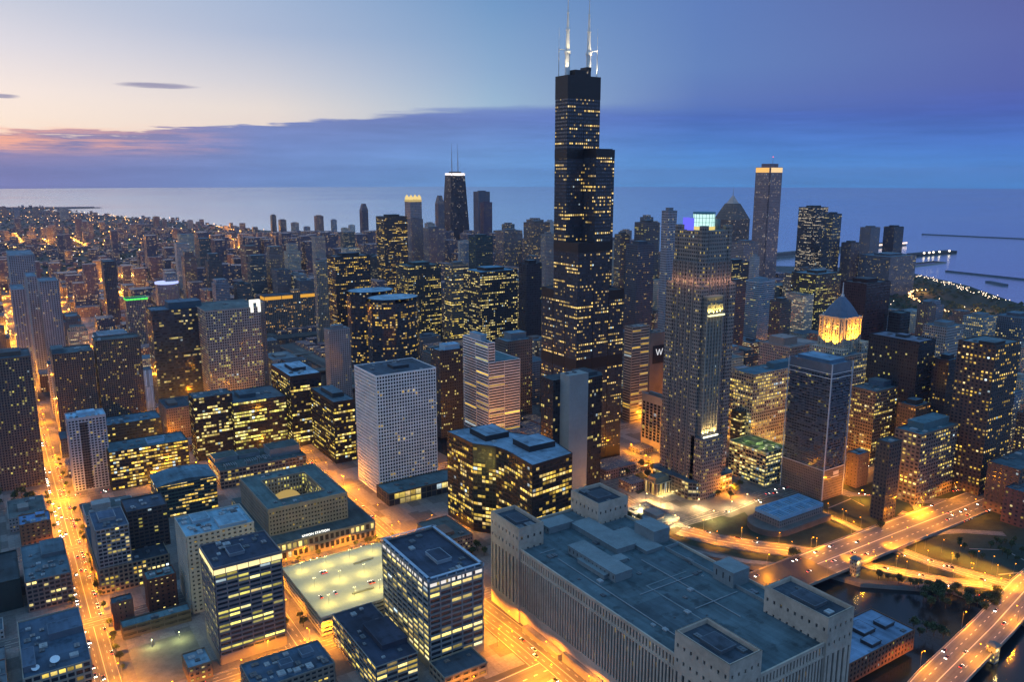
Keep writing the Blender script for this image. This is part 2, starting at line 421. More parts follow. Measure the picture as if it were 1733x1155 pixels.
def water_material(base, rough, sc, strength, dist, mirror=0.):
    m, t, b = newmat('water')
    P = t.n('ShaderNodeNewGeometry').outputs['Position']; s = t.sep(P)
    v = t.xyz(t.m('MULTIPLY', s[0], sc), t.m('MULTIPLY', s[1], sc * .7))
    n1 = t.noise(v, 1., 5., .65)
    bp = t.n('ShaderNodeBump'); bp.inputs['Strength'].default_value = strength; bp.inputs['Distance'].default_value = dist
    t.l(n1, bp.inputs['Height']); t.l(bp.outputs[0], b.inputs['Normal'])
    big = t.noise(t.xyz(t.m('MULTIPLY', s[0], .0003), t.m('MULTIPLY', s[1], .0006)), 1., 4., .6)
    t.put(b.inputs['Roughness'], t.rng(big, .35, .65, rough * .8, rough * 1.25))
    b.inputs['Base Color'].default_value = c4(base); b.inputs['IOR'].default_value = 1.34
    b.inputs['Specular IOR Level'].default_value = .5; b.inputs['Metallic'].default_value = mirror
    return m
lk = MB()
N = 160; RL = 24800
ring = [(CAM[0] + RL * math.cos(2 * math.pi * i / N), CAM[1] + RL * math.sin(2 * math.pi * i / N), -4.) for i in range(N)]
lk.face(ring)
tag(lk.build('lake', water_material((.76, .95, 1.), .15, .02, .5, 3.5, .92)), kind='structure')
rv = MB()
V_, F_ = tri_poly(river_poly, [])
for f in F_:
    pts = [(V_[i].x, V_[i].y, -3.6) for i in f]
    ar = sum(pts[i][0] * pts[(i + 1) % 3][1] - pts[(i + 1) % 3][0] * pts[i][1] for i in range(3))
    rv.face(pts if ar > 0 else pts[::-1])
tag(rv.build('river', water_material((.008, .014, .018), .12, .25, .35, .5)), kind='structure')

# ---------------------------------------------------------------- building kit
def place(nw, sw, swv, se, H=None, base=None, Y=None, sq=None):
    if sq:                    # only the outline is surveyed: split it so that depth = sq * width
        def ratio(s):
            r = place(nw, s, swv, se, H, base, Y); return r[3] - sq * r[2]
        sw = solve(ratio, nw + .5, se - 1, 24)
    if base:
        x0, y0, _ = un(*base)
        H = solve(lambda z: swv - pj(x0, y0, z)[1], 1, 600)
    elif Y is not None: x0, y0, H = atY(sw, swv, Y)
    else: x0, y0, _ = un(sw, swv, H)
    d = max(9., solve(lambda k: nw - pj(x0, y0 + k, H)[0], .5, 300)) if nw is not None else 20
    w = max(6., solve(lambda k: pj(x0 + k, y0, H)[0] - se, .5, 300))
    return x0, y0, w, d, H

def roof_unit(root, org, x, y, z, s):
    k = MB(); w, d, h = s * U(.8, 1.3), s * U(.8, 1.5), s * U(.5, .8)
    k.box(x - w, x + w, y - d, y + d, z, z + h)
    for i in (-.45, .45): k.bar((x, y + d * i, z + h), (x, y + d * i, z + h + .35), min(w, d) * .36, 8)
    k.build('roof_unit', random.choice([M_metal, plain((.3, .32, .33), .6), plain((.1, .11, .12), .6)]), root, org)

def roof_top(root, org, poly, z, rc, wallm, par=1.1, units=0, usize=2.0, pent=None, pentm=None):
    """roof sheet sunk behind a parapet, plant on top; pent: list of fractional boxes (x0,x1,y0,y1,h)"""
    r = MB(); inn = inset(poly, .5)
    r.face([(p[0], p[1], z) for p in inn]); ro = r.build('roof', roofmat(rc), root, org)
    p = MB(); n = len(poly)
    for i in range(n):
        a, b = poly[i], poly[(i + 1) % n]; c, d = inn[i], inn[(i + 1) % n]
        p.face([(a[0], a[1], z - .05), (b[0], b[1], z - .05), (b[0], b[1], z + par), (a[0], a[1], z + par)])
        p.face([(a[0], a[1], z + par), (b[0], b[1], z + par), (d[0], d[1], z + par), (c[0], c[1], z + par)])
        p.face([(d[0], d[1], z - .05), (c[0], c[1], z - .05), (c[0], c[1], z + par), (d[0], d[1], z + par)])
    p.build('parapet', wallm, root, org)
    xs = [q_[0] for q_ in poly]; ys = [q_[1] for q_ in poly]; x0, x1, y0, y1 = min(xs), max(xs), min(ys), max(ys)
    pb = []
    for (a, b, c, d, h) in (pent or []):
        k = MB(); X0, X1, Y0, Y1 = x0 + a * (x1 - x0), x0 + b * (x1 - x0), y0 + c * (y1 - y0), y0 + d * (y1 - y0)
        pb.append((X0, X1, Y0, Y1))
        pr = rect(X0, X1, Y0, Y1)
        k.prism(pr, z, z + h, top=False, bottom=False)
        k.prism(inset(pr, -.3), z + h, z + h + .5)
        k.k = 1
        k.face([(t_[0], t_[1], z + h + .52) for t_ in inset(pr, .2)])
        k.build('penthouse', [pentm or wallm, roofmat(rc)], root, org)
    tries = 0
    while units > 0 and tries < 80:
        tries += 1
        x, y = U(x0 + 4, x1 - 4) if x1 - x0 > 9 else (x0 + x1) / 2, U(y0 + 4, y1 - 4) if y1 - y0 > 9 else (y0 + y1) / 2
        if any(a - 3 < x < b + 3 and c - 3 < y < d + 3 for a, b, c, d in pb): continue
        if len(poly) != 4 and not inside((x, y), inset(poly, 4)): continue
        roof_unit(ro, org, x, y, z, usize * U(.6, 1.2)); units -= 1
        pb.append((x - 1, x + 1, y - 1, y + 1))
    return ro
def inside(p, poly):
    c = False; n = len(poly); j = n - 1
    for i in range(n):
        if (poly[i][1] > p[1]) != (poly[j][1] > p[1]) and p[0] < (poly[j][0] - poly[i][0]) * (p[1] - poly[i][1]) / (poly[j][1] - poly[i][1]) + poly[i][0]: c = not c
        j = i
    return c

def framed(root, org, poly, z0, z1, fl, bay, pw, sh, dep, wallm, winm, base=0., top=0., pd=None, skip=(), name='facade'):
    """structural frame of piers and spandrels in front of one ribbon of windows per floor"""
    n = len(poly); fr = MB(); nf = max(1, round((z1 - z0 - base - top) / fl)); f_ = (z1 - z0 - base - top) / nf
    pd = dep if pd is None else pd
    bands = [MB() for _ in range(nf)]
    ucur = 0
    for i in range(n):
        a, b = Vector(poly[i]), Vector(poly[(i + 1) % n]); L = (b - a).length
        t = (b - a) / L; nr = Vector((t.y, -t.x))
        nb = max(1, round(L / bay)); bw = L / nb
        def slab(s0, s1, za, zb, dd):
            P0, P1 = a + t * s0, a + t * s1; Q0, Q1 = P0 + nr * dd, P1 + nr * dd
            fr.face([(*Q0, za), (*Q1, za), (*Q1, zb), (*Q0, zb)], [(s0 / 3, za / 3), (s1 / 3, za / 3), (s1 / 3, zb / 3), (s0 / 3, zb / 3)])
            fr.face([(*Q0, zb), (*Q1, zb), (*P1, zb), (*P0, zb)]); fr.face([(*P0, za), (*P1, za), (*Q1, za), (*Q0, za)])
            fr.face([(*P0, za), (*Q0, za), (*Q0, zb), (*P0, zb)]); fr.face([(*Q1, za), (*P1, za), (*P1, zb), (*Q1, zb)])
        if base: slab(0, L, z0, z0 + base, dep - .01)
        if top: slab(0, L, z1 - top, z1, dep - .01)
        for k in range(nf):
            za = z0 + base + k * f_
            if sh > 0: slab(0, L, za, za + sh * f_, dep if pd <= dep else dep * .6)
            bands[k].face([(*a, za), (*b, za), (*b, za + f_), (*a, za + f_)], [(ucur, k), (ucur + nb, k), (ucur + nb, k + 1), (ucur, k + 1)])
        if pw > 0:
            for k in range(nb + 1):
                c = k * bw; w_ = pw * (1.5 if k in (0, nb) else 1)
                s0, s1 = max(0, c - w_ / 2), min(L, c + w_ / 2)
                slab(s0 - (pd if k == 0 else 0) * 0, s1, z0 + base + .02, z1 - top - .02, pd + .02)
        ucur += nb + 5
    fr.build(name, wallm, root, org)
    for k in range(nf): bands[k].build('window_band', winm, root, org)

ROOF_BLUE = (.10, .16, .20)
REF = []          # (short description, x, y, H) used to word the labels of smaller things
def begin(name, label, cat, ref, poly, H, vis=None, group=None, clear=5):
    xs = [p[0] for p in poly]; ys = [p[1] for p in poly]
    org = ((min(xs) + max(xs)) / 2, (min(ys) + max(ys)) / 2, 0.)
    root = tag(empty(name, org), label, cat, group)
    us = [pj(p[0], p[1], z)[0] for p in poly for z in (0, H)]
    dep = min(pj(p[0], p[1], H)[2] for p in poly)
    vt = max(pj(p[0], p[1], H)[1] for p in poly); vb = max(pj(p[0], p[1], 0)[1] for p in poly)
    OCC.append((min(us) - 1, max(us) + 1, dep, vis if vis is not None else vb - 6, label))
    BOX.append((min(xs) - clear, max(xs) + clear, min(ys) - clear, max(ys) + clear))
    if ref: REF.append((ref, org[0], org[1], H))
    return root, org

def B(name, label, cat, ref, nw, sw, swv, se, H=None, base=None, Y=None, wall=(.2, .19, .18), gl=(.012, .016, .022), bay=3., fl=3.9, wf=.6, hf=.5, lit=.2, litc=YEL, st=1., run=4,
      det=None, rc=ROOF_BLUE, units=0, pent=None, pentc=None, par=1.1, vis=None, relief=.6, grp=None, basez=0., topz=0., wd=None, sq=None):
    x0, y0, w, d, H = place(nw, sw, swv, se, H, base, Y, sq)
    if wd: w, d = wd[0] or w, wd[1] or d
    poly = rect(x0, x0 + w, y0, y0 + d)
    root, org = begin(name, label, cat, ref, poly, H, vis, grp)
    wm = plain(wall, .75, .22, .08)
    if det:
        pw, sh, dep = det[:3]; pd = det[3] if len(det) > 3 else None
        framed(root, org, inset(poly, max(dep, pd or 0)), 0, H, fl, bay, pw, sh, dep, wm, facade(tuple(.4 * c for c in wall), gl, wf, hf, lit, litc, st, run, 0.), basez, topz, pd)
    else:
        k = MB(); k.prism(poly, 0, H, top=False, bottom=False, bay=bay, fl=fl)
        k.build('facade', facade(wall, gl, wf, hf, lit, litc, st, run, relief), root, org)
    roof_top(root, org, poly, H, rc, wm, par, units * 2 + 2 if det else units, 1.8 if det else 2., pent, plain(pentc, .7, .2, .1) if pentc else None)
    return root, org, poly, H

# ================================================================ THE OLD STONE BLOCK IN THE FOREGROUND
def stone_block():
    X0, X1, Y0, Y1, ZM, ZT = -271., -163., -477., -235., 60., 76.
    root, org = begin('stone_office_block', 'huge pale stone block with four corner towers and rows of tall piers', 'office block', 'the huge pale stone block', rect(X0, X1, Y0, Y1), ZT, vis=1155)
    st = plain((.45, .375, .295), .85, .32, .05, name='limestone'); dk = facade((.03, .03, .03), (.012, .015, .02), .8, .9, .035, YEL, .8, 3, 0.)
    towers = dict(nw=(X0 - 1.2, -249.5, -273.5, Y1 + 1.2), ne=(-193., X1 + 1.2, -270., Y1 + 1.2), se=(-187., X1 + 1.2, Y0 - 1.2, -431.), sw=(X0 - 1.2, -246., Y0 - 1.2, -437.))
    # walls: piers 0.9 m proud, tall dark bays between, an attic row of small windows over a cornice
    fr = MB(); gi = 0
    core = MB(); core.prism(rect(X0 + 1, X1 - 1, Y0 + 1, Y1 - 1), 0, ZM - 1, bottom=False, top=False)
    core.build('inner_wall', plain((.12, .11, .10), .8), root, org)
    def wall(a, b, bay, z0, z1, zt):
        nonlocal gi
        a, b = Vector(a), Vector(b); L = (b - a).length; t = (b - a) / L; nr = Vector((t.y, -t.x)); n = round(L / bay); bw = L / n
        def slab(s0, s1, za, zb, d0, d1, m=fr):
            p = [a + t * s0 - nr * d0, a + t * s1 - nr * d0, a + t * s1 - nr * d1, a + t * s0 - nr * d1]
            pts = [tuple(k) for k in p]
            m.prism(pts[::-1] if (pts[1][0] - pts[0][0]) * (pts[2][1] - pts[0][1]) - (pts[1][1] - pts[0][1]) * (pts[2][0] - pts[0][0]) < 0 else pts, za, zb)
        slab(0, L, 0, z0, 0, .95)                        # plinth
        slab(0, L, z1, z1 + 1.1, -.35, .95)              # cornice
        slab(0, L, z1 + 1.1, z1 + 2.0, .0, .95)
        slab(0, L, zt - 1.3, zt + .9, -.1, .95)          # parapet
        for k in range(n + 1):
            c = k * bw
            slab(max(0, c - bw * .26), min(L, c + bw * .26), z0, z1, 0, .95)
            slab(max(0, c - bw * .3), min(L, c + bw * .3), z1 + 2.0, zt - 1.3, .05, .95)
        for k in range(n):
            w = MB(); s0, s1 = k * bw + bw * .26, (k + 1) * bw - bw * .26
            for za, zb in ((z0, z1), (z1 + 2, zt - 1.3)):
                P0, P1 = a + t * s0 - nr * .8, a + t * s1 - nr * .8
                w.face([(*P0, za), (*P1, za), (*P1, zb), (*P0, zb)], [(gi, za / 3.6), (gi + 1, za / 3.6), (gi + 1, zb / 3.6), (gi, zb / 3.6)])
            gi += 2
            wins.append(w)
    wins = []
    wall((X0, -273.5), (X0, -437.), 2.9, 15, 51, ZM)
    wall((-246., Y0), (-187., Y0), 2.9, 15, 51, ZM)
    wall((X1, -431.), (X1, -270.), 2.9, 15, 51, ZM)
    wall((-193., Y1), (-249.5, Y1), 2.9, 15, 51, ZM)
    fr.build('stone_wall', st, root, org)
    for w in wins[:100]: w.build('window_bay', dk, root, org)
    rest = MB()
    for w in wins[100:]:
        for f, uv in zip(w.f, w.uv): rest.face([w.v[i] for i in f], uv)
    if rest.f: tag(rest.build('window_bay', dk, root, org), kind='stuff')
    # corner towers: thicker piers, two rows of square windows under the roof
    for key, (a, b, c, d) in towers.items():
        m = MB(); poly = rect(a, b, c, d)
        for i in range(4):
            p, q_ = Vector(poly[i]), Vector(poly[(i + 1) % 4]); L = (q_ - p).length; t = (q_ - p) / L; nr = Vector((t.y, -t.x))
            n = max(4, round(L / 5.2)); bw = L / n
            def f(s0, s1, za, zb, dd, k=0):
                P0, P1 = p + t * s0 - nr * dd, p + t * s1 - nr * dd
                m.face([(*P0, za), (*P1, za), (*P1, zb), (*P0, zb)], [(s0 / 1.2, za / 3.6), (s1 / 1.2, za / 3.6), (s1 / 1.2, zb / 3.6), (s0 / 1.2, zb / 3.6)], k)
            def hole(s0, s1, za, zb, dd=.7):
                f(s0, s1, za, zb, dd, 1)
                for s in (s0, s1):
                    P0, P1 = p + t * s, p + t * s - nr * dd
                    m.face([(*P0, za), (*P1, za), (*P1, zb), (*P0, zb)], mi=0)
                P = [p + t * s0, p + t * s1, p + t * s1 - nr * dd, p + t * s0 - nr * dd]
                m.face([(*k, za) for k in P], mi=0); m.face([(*k, zb) for k in P], mi=0)
            rows = [(0, 14, 0), (14, 52, 2), (52, 58, 0), (58, 60.5, 1), (60.5, 67.5, 0), (67.5, 70, 1), (70, ZT + 1, 0)]
            for za, zb, ty in rows:
                if ty == 0: f(0, L, za, zb, 0); continue
                for k in range(n):
                    h0, h1 = (k + .36) * bw, (k + .64) * bw
                    if ty == 2: h0, h1 = (k + .3) * bw, (k + .7) * bw
                    if ty == 2 and k in (0, n - 1): h0, h1 = (k + .36) * bw, (k + .64) * bw
                    f(k * bw, h0, za, zb, 0); hole(h0, h1, za, zb, .9); f(h1, (k + 1) * bw, za, zb, 0)
        m.build('corner_tower', [st, dk], root, org)
        roof_top(root, org, inset(poly, .8), ZT - 2.0, (.055, .07, .09), st, 3.0, 2, 2.2, [(.25, .75, .3, .7, 2.0)], plain((.1, .12, .14), .7))
    r = MB(); r.face([(X0 + .9, Y0 + .9, ZM - .9), (X1 - .9, Y0 + .9, ZM - .9), (X1 - .9, Y1 - .9, ZM - .9), (X0 + .9, Y1 - .9, ZM - .9)])
    r.build('roof', roofmat((.085, .125, .14)), root, org)
    rm = plain((.17, .21, .22), .8, .25, .1); zr = ZM - .9
    def pent(x0, x1, y0, y1, h, m=rm, win=0):
        k = MB(); k.box(x0, x1, y0, y1, zr - .1, zr + h); k.prism(rect(x0 - .4, x1 + .4, y0 - .4, y1 + .4), zr + h, zr + h + .5)
        k.k = 1
        for i in range(win):
            y = y0 + (i + .5) * (y1 - y0) / win
            k.face([(x0 - .03, y + .5, zr + h * .35), (x0 - .03, y - .5, zr + h * .35), (x0 - .03, y - .5, zr + h * .75), (x0 - .03, y + .5, zr + h * .75)])
        k.build('penthouse', [m, M_dark], root, org)
    p0 = un(955, 945, 62); pent(-243, -228, -350, -296, 6, win=12); pent(-246.5, -243.1, -342, -312, 3)
    pent(-214, -196, -318, -262, 4); pent(-195.6, -180, -330, -290, 2.5); pent(-236, -212, -262, -247, 5, win=4)
    pent(-181, -165, -322, -300, 11); pent(-181, -165, -400, -382, 11, win=3); pent(-226, -214, -330, -322, 2.2)
    k = MB()
    k.box(-228.3, -227.5, -430, -365, zr - .05, zr + .5); k.box(-227.5, -190, -365.8, -365, zr - .05, zr + .5); k.box(-178.4, -177.6, -428, -332, zr - .05, zr + 2.5); k.box(-178.4, -165, -332, -331.2, zr - .05, zr + 2.5)
    k.build('roof_curb', rm, root, org)
    for i in range(34): roof_unit(root, org, U(-262, -172), U(-425, -285), zr, U(.5, 2.2))
    pipes = plain((.26, .28, .29), .6, .2, .3)
    for (xa, ya, xb, yb) in ((-255, -300, -255, -420), (-205, -335, -205, -428), (-240, -372, -190, -372), (-222, -405, -182, -405), (-212, -290, -212, -330), (-262, -286, -248, -286)):
        k = MB(); k.bar((xa, ya, zr + .5), (xb, yb, zr + .5), .32, 6); k.build('duct', pipes, root, org)
    for (a, b, c, d) in ((-254, -222, -418, -380), (-200, -184, -362, -338)):
        k = MB(); k.face([(a, c, zr + .02), (b, c, zr + .02), (b, d, zr + .02), (a, d, zr + .02)]); k.build('roof_patch', roofmat((.065, .095, .11)), root, org)
    lb = MB(); lb.box(-276.5, -271.3, -330, -285, 0, 4.5); lb.box(-274.5, -271.3, -415, -332, 0, 7.)
    lb.build('loading_dock', plain((.25, .22, .18), .85), root, org)
stone_block()

# ================================================================ FOREGROUND LEFT AND CENTRE
def rim_lights(root, org, poly, z, h, c, s, bay, dz=0., gap=.12):
    for i in range(len(poly)):
        a, b = Vector(poly[i]), Vector(poly[(i + 1) % len(poly)]); L = (b - a).length; t = (b - a) / L; nr = Vector((t.y, -t.x)); n = max(1, round(L / bay))
        for k in range(n):
            m = MB(); P0, P1 = a + t * (k + gap) * L / n + nr * .06, a + t * (k + 1 - gap) * L / n + nr * .06
            m.face([(*P0, z), (*P1, z), (*P1, z + h), (*P0, z + h)])
            m.build('lit_panel', glow(c, s), root, org)

GR = (.17, .16, .16)
r_, o_, p_, H_ = B('office_tower', 'grey gridded tower with white lit roof edge panels and a dark blue roof', 'office tower', 'the grey tower with white lit roof panels', 645, 737, 990, 819, base=(728, 1137), wall=(.22, .23, .23), bay=8., fl=3.9, wf=.96, hf=.96, lit=.30, run=3, det=(.9, .34, .7), rc=(.04, .055, .085), units=3, pent=[(.42, .68, .28, .52, 2.2)], pentc=(.25, .3, .34), par=1.4, vis=1137, basez=5., topz=.5)
rim_lights(r_, o_, inset(p_, .55), H_ - 3.2, 2.6, (1., .93, .86), .85, 7.5)
k_ = MB()       # crown of white frames round the roof
for i in range(4):
    a, b = Vector(p_[i]), Vector(p_[(i + 1) % 4]); L = (b - a).length; t = (b - a) / L; nr = Vector((-t.y, t.x)); n = max(2, round(L / 7.5))
    for j in range(n + 1):
        c = a + t * (L * j / n); c = c + nr * .5
        k_.box(c.x - .35, c.x + .35, c.y - .35, c.y + .35, H_ + 1.4, H_ + 3.4)
    P = [a + nr * .2, b + nr * .2, b + nr * 2.4, a + nr * 2.4]
    k_.face([(*v, H_ + 3.4) for v in P]); k_.face([(*v, H_ + 3.3) for v in reversed(P)])
k_.build('roof_canopy', plain((.35, .42, .5), .6), r_, o_)

r_, o_, p_, H_ = B('office_tower', 'dark ribbed tower with a bright yellow lit top floor beside the yellow parking deck', 'office tower', 'the dark tower with a bright yellow top floor', 337, 366, 965, 477, base=(374, 1128), wall=(.19, .17, .17), bay=8., fl=3.5, wf=.96, hf=.96, lit=.34, run=3, det=(.7, .42, .6), rc=(.035, .05, .08), units=4, pent=[(.3, .52, .3, .6, 2.)], pentc=(.2, .23, .26), vis=1128, basez=6., topz=5.2)
rim_lights(r_, o_, inset(p_, -.03), H_ - 4.6, 3.6, (1., .80, .36), 1.25, 8.3, gap=.03)

B('apartment_tower', 'cream tower with small dark windows and a pale blue notched roof', 'apartment tower', 'the cream tower with the pale blue roof', 295, 311, 912, 430, base=(326, 1041), wall=(.42, .40, .34), bay=4.2, fl=3.6, wf=.42, hf=.5, lit=.10, run=1, det=(2.2, .48, .45), rc=(.20, .34, .42), units=7, pent=[(.5, .9, .05, .5, 2.6), (.2, .45, .55, .9, 2.)], pentc=(.3, .4, .46), vis=1041)

# parking deck with a floodlit top
def deck():
    x0, x1, y0, y1, H = -405., -317., -210., -117., 15.4
    root, org = begin('parking_garage', 'low parking garage with its open top deck lit yellow', 'parking garage', 'the yellow lit parking deck', rect(x0, x1, y0, y1), H, vis=1080)
    cm = plain((.42, .40, .33), .85, .15, .1)
    for k in range(5):
        m = MB(); z = H - .3 - k * 3.4
        m.box(x0 + .5, x1 - .5, y0 + .5, y1 - .5, z - .35, z)
        m.build('floor_slab', cm, root, org)
    m = MB()
    for k in range(5):
        z = H - .7 - k * 3.4
        if z > 0:
            for a, b, c, d in ((x0, x1, y0, y0 + .4), (x0, x1, y1 - .4, y1), (x0, x0 + .4, y0 + .4, y1 - .4), (x1 - .4, x1, y0 + .4, y1 - .4)): m.box(a, b, c, d, z - .6, z + 1.3)
    for i in range(13):
        for y in (y0 + .5, y1 - 1.1): m.box(x0 + 1 + i * (x1 - x0 - 2.8) / 12, x0 + 1.8 + i * (x1 - x0 - 2.8) / 12, y, y + .6, 0, H - .6)
        for x in (x0 + .5, x1 - 1.1): m.box(x, x + .6, y0 + 1 + i * (y1 - y0 - 2.8) / 12, y0 + 1.8 + i * (y1 - y0 - 2.8) / 12, 0, H - .6)
    m.build('facade', cm, root, org)
    c = MB(); c.prism(rect(x0 + 6, x1 - 6, y0 + 6, y1 - 6), 0, H - 1.2); c.build('garage_core', plain((.2, .18, .13), .9), root, org)
    ln = MB()
    for row in range(5):
        y = y0 + 9 + row * 18.5
        for i in range(28):
            x = x0 + 5 + i * 2.9
            ln.face([(x, y, H - .29), (x + .12, y, H - .29), (x + .12, y + 5, H - .29), (x, y + 5, H - .29)])
    ln.build('bay_marking', plain((.6, .58, .5), .8, .1, .3), root, org)
    for (a, b, c, d) in ((-372, -354, -190, -188.6), (-352, -345, -144, -142.6), (-345, -334, -143, -141.6)):
        k = MB(); k.box(a, b, c, d, H - .3, H + .9); k.build('ramp_wall', M_conc, root, org)
    return x0, x1, y0, y1, H
DECK = deck()

B('office_building', 'low office block with a near black roof below the lit parking deck', 'office building', 'the low black roofed office block', 562, 636, 1132, 708, H=22, wall=(.24, .22, .19), bay=7., fl=3.8, wf=.97, hf=.96, lit=.5, run=3, det=(.5, .4, .4), rc=(.03, .042, .07), units=3, pent=[(.38, .98, .2, .62, 3.6)], pentc=(.035, .045, .07), vis=1155, par=.7)
B('roof_pavilion', 'small slate roofed pavilion at the foot of the tower with white lit roof panels', 'pavilion', None, 715, 752, 1151, 825, H=9, wall=(.3, .25, .18), bay=6, fl=4, wf=.5, hf=.5, lit=.1, rc=(.07, .10, .13), det=(.7, .4, .3), vis=1155, wd=(None, 22))
BRK = (.13, .055, .04)
B('brick_building', 'dark red brick block, tallest of the small brick buildings by the orange street', 'brick building', 'the dark red brick block', 249, 254, 985, 298, base=(254, 1040), wd=(None, 17), wall=BRK, bay=4, fl=3.4, wf=.35, hf=.45, lit=.3, run=1, det=(2.5, .5, .25), rc=(.10, .17, .18), units=1, pent=[(.4, .6, .4, .7, 1.2)], vis=1040)
B('brick_building', 'small brown brick house with a slate blue roof next to the dark red brick block', 'brick building', None, 186, 190, 1025, 225, base=(194, 1069), wall=(.14, .075, .06), bay=4, fl=3.4, wf=.3, hf=.5, lit=.15, run=1, det=(2.6, .5, .2), rc=(.09, .14, .17), units=1, vis=1069)
B('storage_building', 'long low shed with a narrow slate roof along the gravel lot', 'shed', 'the long low shed by the gravel lot', 200, 207, 1066, 323, H=9, wall=(.10, .085, .07), bay=9, fl=4, wf=.3, hf=.3, lit=.0, det=(.6, .5, .2), rc=(.10, .17, .19), vis=1089, wd=(None, 12))
B('brick_building', 'little two storey annex with a pale blue roof beside the gravel lot', 'annex', None, 307, 318, 1135, 359, H=11, wall=(.22, .15, .09), bay=3.4, fl=3.5, wf=.5, hf=.5, lit=.25, run=1, det=(1.5, .4, .25), rc=(.22, .34, .42), units=4, vis=1155)
# dish roofed block, bottom left
r_, o_, p_, H_ = B('warehouse_loft', 'loft block with two white satellite dishes on its blue roof', 'loft building', 'the block with satellite dishes', 4, 39, 1153, 155, H=22, wd=(None, 80), wall=(.30, .27, .22), bay=4.6, fl=4.2, wf=.9, hf=.9, lit=.28, run=2, det=(1.0, .34, .4), rc=(.06, .10, .15), units=5, pent=[(.45, .97, .52, .72, 4.5), (.02, .2, .1, .4, 4.)], pentc=(.10, .13, .17), vis=1155)
for (u, v, rr) in ((93, 1118, 3.0), (60, 1132, 2.4)):
    x, y, _ = un(u, v, H_ + 2)
    k = MB()
    for j in range(3):
        for i in range(14):
            f = lambda jj, ii: (x + rr * jj / 3 * math.cos(ii * math.tau / 14), y + rr * jj / 3 * math.sin(ii * math.tau / 14) - .25 * rr * jj / 3 * math.sin(ii * math.tau / 14) * 0, H_ + 1.6 + .35 * rr * (jj / 3) ** 2 + .35 * rr * jj / 3 * math.sin(ii * math.tau / 14))
            P = [f(j, i), f(j + 1, i), f(j + 1, i + 1), f(j, i + 1)]
            k.face(P[:3] if j == 0 and False else P)
    k.bar((x, y, H_), (x, y, H_ + 1.7), .18); k.bar((x, y, H_ + 1.6), (x, y - rr * .3, H_ + 1.6 + rr * .9), .06, 4)
    k.build('satellite_dish', plain((.75, .78, .8), .5, .05), r_, o_)
B('loft_building', 'brown loft with a flat slate roof left of the orange street', 'loft building', 'the brown loft with the flat slate roof', 34, 42, 989, 121, H=25, wall=(.19, .15, .13), bay=4., fl=3.8, wf=.86, hf=.8, lit=.3, run=2, det=(1.0, .36, .35), rc=(.09, .14, .17), units=6, pent=[(.45, .95, .55, .95, 3.)], pentc=(.12, .15, .17), vis=1027)
B('blank_building', 'windowless green black block at the left picture edge', 'warehouse', None, -60, -45, 1000, 34, H=24, wd=(None, 60), wall=(.018, .03, .03), bay=6, fl=4, wf=.1, hf=.1, lit=.0, rc=(.03, .05, .06), vis=1045)
B('brick_building', 'squat orange brick house with a bright blue roof on the street corner', 'brick building', 'the orange brick house with the blue roof', 30, 37, 892, 86, base=(37, 928), wall=(.24, .13, .07), bay=4, fl=3.6, wf=.4, hf=.5, lit=.25, run=1, det=(2.2, .5, .3), rc=(.13, .24, .42), units=2, pent=[(.55, .85, .55, .85, 2)], vis=928)
B('office_building', 'low rise with a cluttered blue roof at the bottom edge of the view', 'office building', 'the low rise at the bottom edge', 406, 430, 1172, 567, H=14, wall=(.2, .18, .15), bay=4, fl=3.6, wf=.6, hf=.5, lit=.2, det=(1.2, .4, .3), rc=(.06, .10, .15), units=12, pent=[(.4, .55, .4, .6, 3), (.7, .85, .55, .8, 2.4)], pentc=(.14, .2, .26), vis=1155)

# podium and stacked lofts of the brown block
B('loft_building', 'dark brown podium building with a lit arcade beside the orange street', 'loft building', 'the dark podium block', 143, 172, 968, 287, base=(171, 1010), wall=(.25, .2, .14), bay=3.6, fl=3.6, wf=.8, hf=.8, lit=.35, run=2, det=(1.2, .36, .4), rc=(.05, .065, .085), units=5, vis=1010)
x_, y_, _ = un(171, 1010)
def block(name, label, cat, x0, x1, y0, y1, z0, z1, rc=ROOF_BLUE, units=2, pent=None, det=None, ref=None, vis=None, pentc=None, par=1.0, clear=5, **kw):
    poly = rect(x0, x1, y0, y1); root, org = begin(name, label, cat, ref, poly, z1, vis, clear=clear)
    a = dict(wall=(.2, .19, .18), gl=(.012, .016, .022), bay=3., fl=3.9, wf=.6, hf=.5, lit=.2, litc=YEL, st=1., run=4, relief=.6); a.update(kw)
    if det:
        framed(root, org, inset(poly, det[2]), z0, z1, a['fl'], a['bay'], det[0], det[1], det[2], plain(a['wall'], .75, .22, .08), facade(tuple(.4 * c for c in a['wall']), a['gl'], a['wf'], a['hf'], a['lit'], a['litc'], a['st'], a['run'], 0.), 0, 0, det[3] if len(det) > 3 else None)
    else:
        k = MB(); k.prism(poly, z0, z1, top=False, bottom=z0 > 0, bay=a['bay'], fl=a['fl'])
        k.build('facade', facade(a['wall'], a['gl'], a['wf'], a['hf'], a['lit'], a['litc'], a['st'], a['run'], a['relief']), root, org)
    roof_top(root, org, poly, z1, rc, plain(a['wall'], .75, .22, .08), par, units, 1.8, pent, plain(pentc, .7) if pentc else None)
    return root, org, poly
block('apartment_building', 'grey balcony apartment block rising from the dark podium', 'apartment building', x_ + 1, x_ + 26, y_ + 2, y_ + 46, 19.5, 55, wall=(.26, .25, .25), bay=3.6, fl=3.1, wf=.8, hf=.8, lit=.15, run=1, det=(.7, .36, .5), rc=(.07, .10, .15), units=5, pent=[(.2, .7, .4, .8, 2.5)], ref='the grey balcony block on the podium')
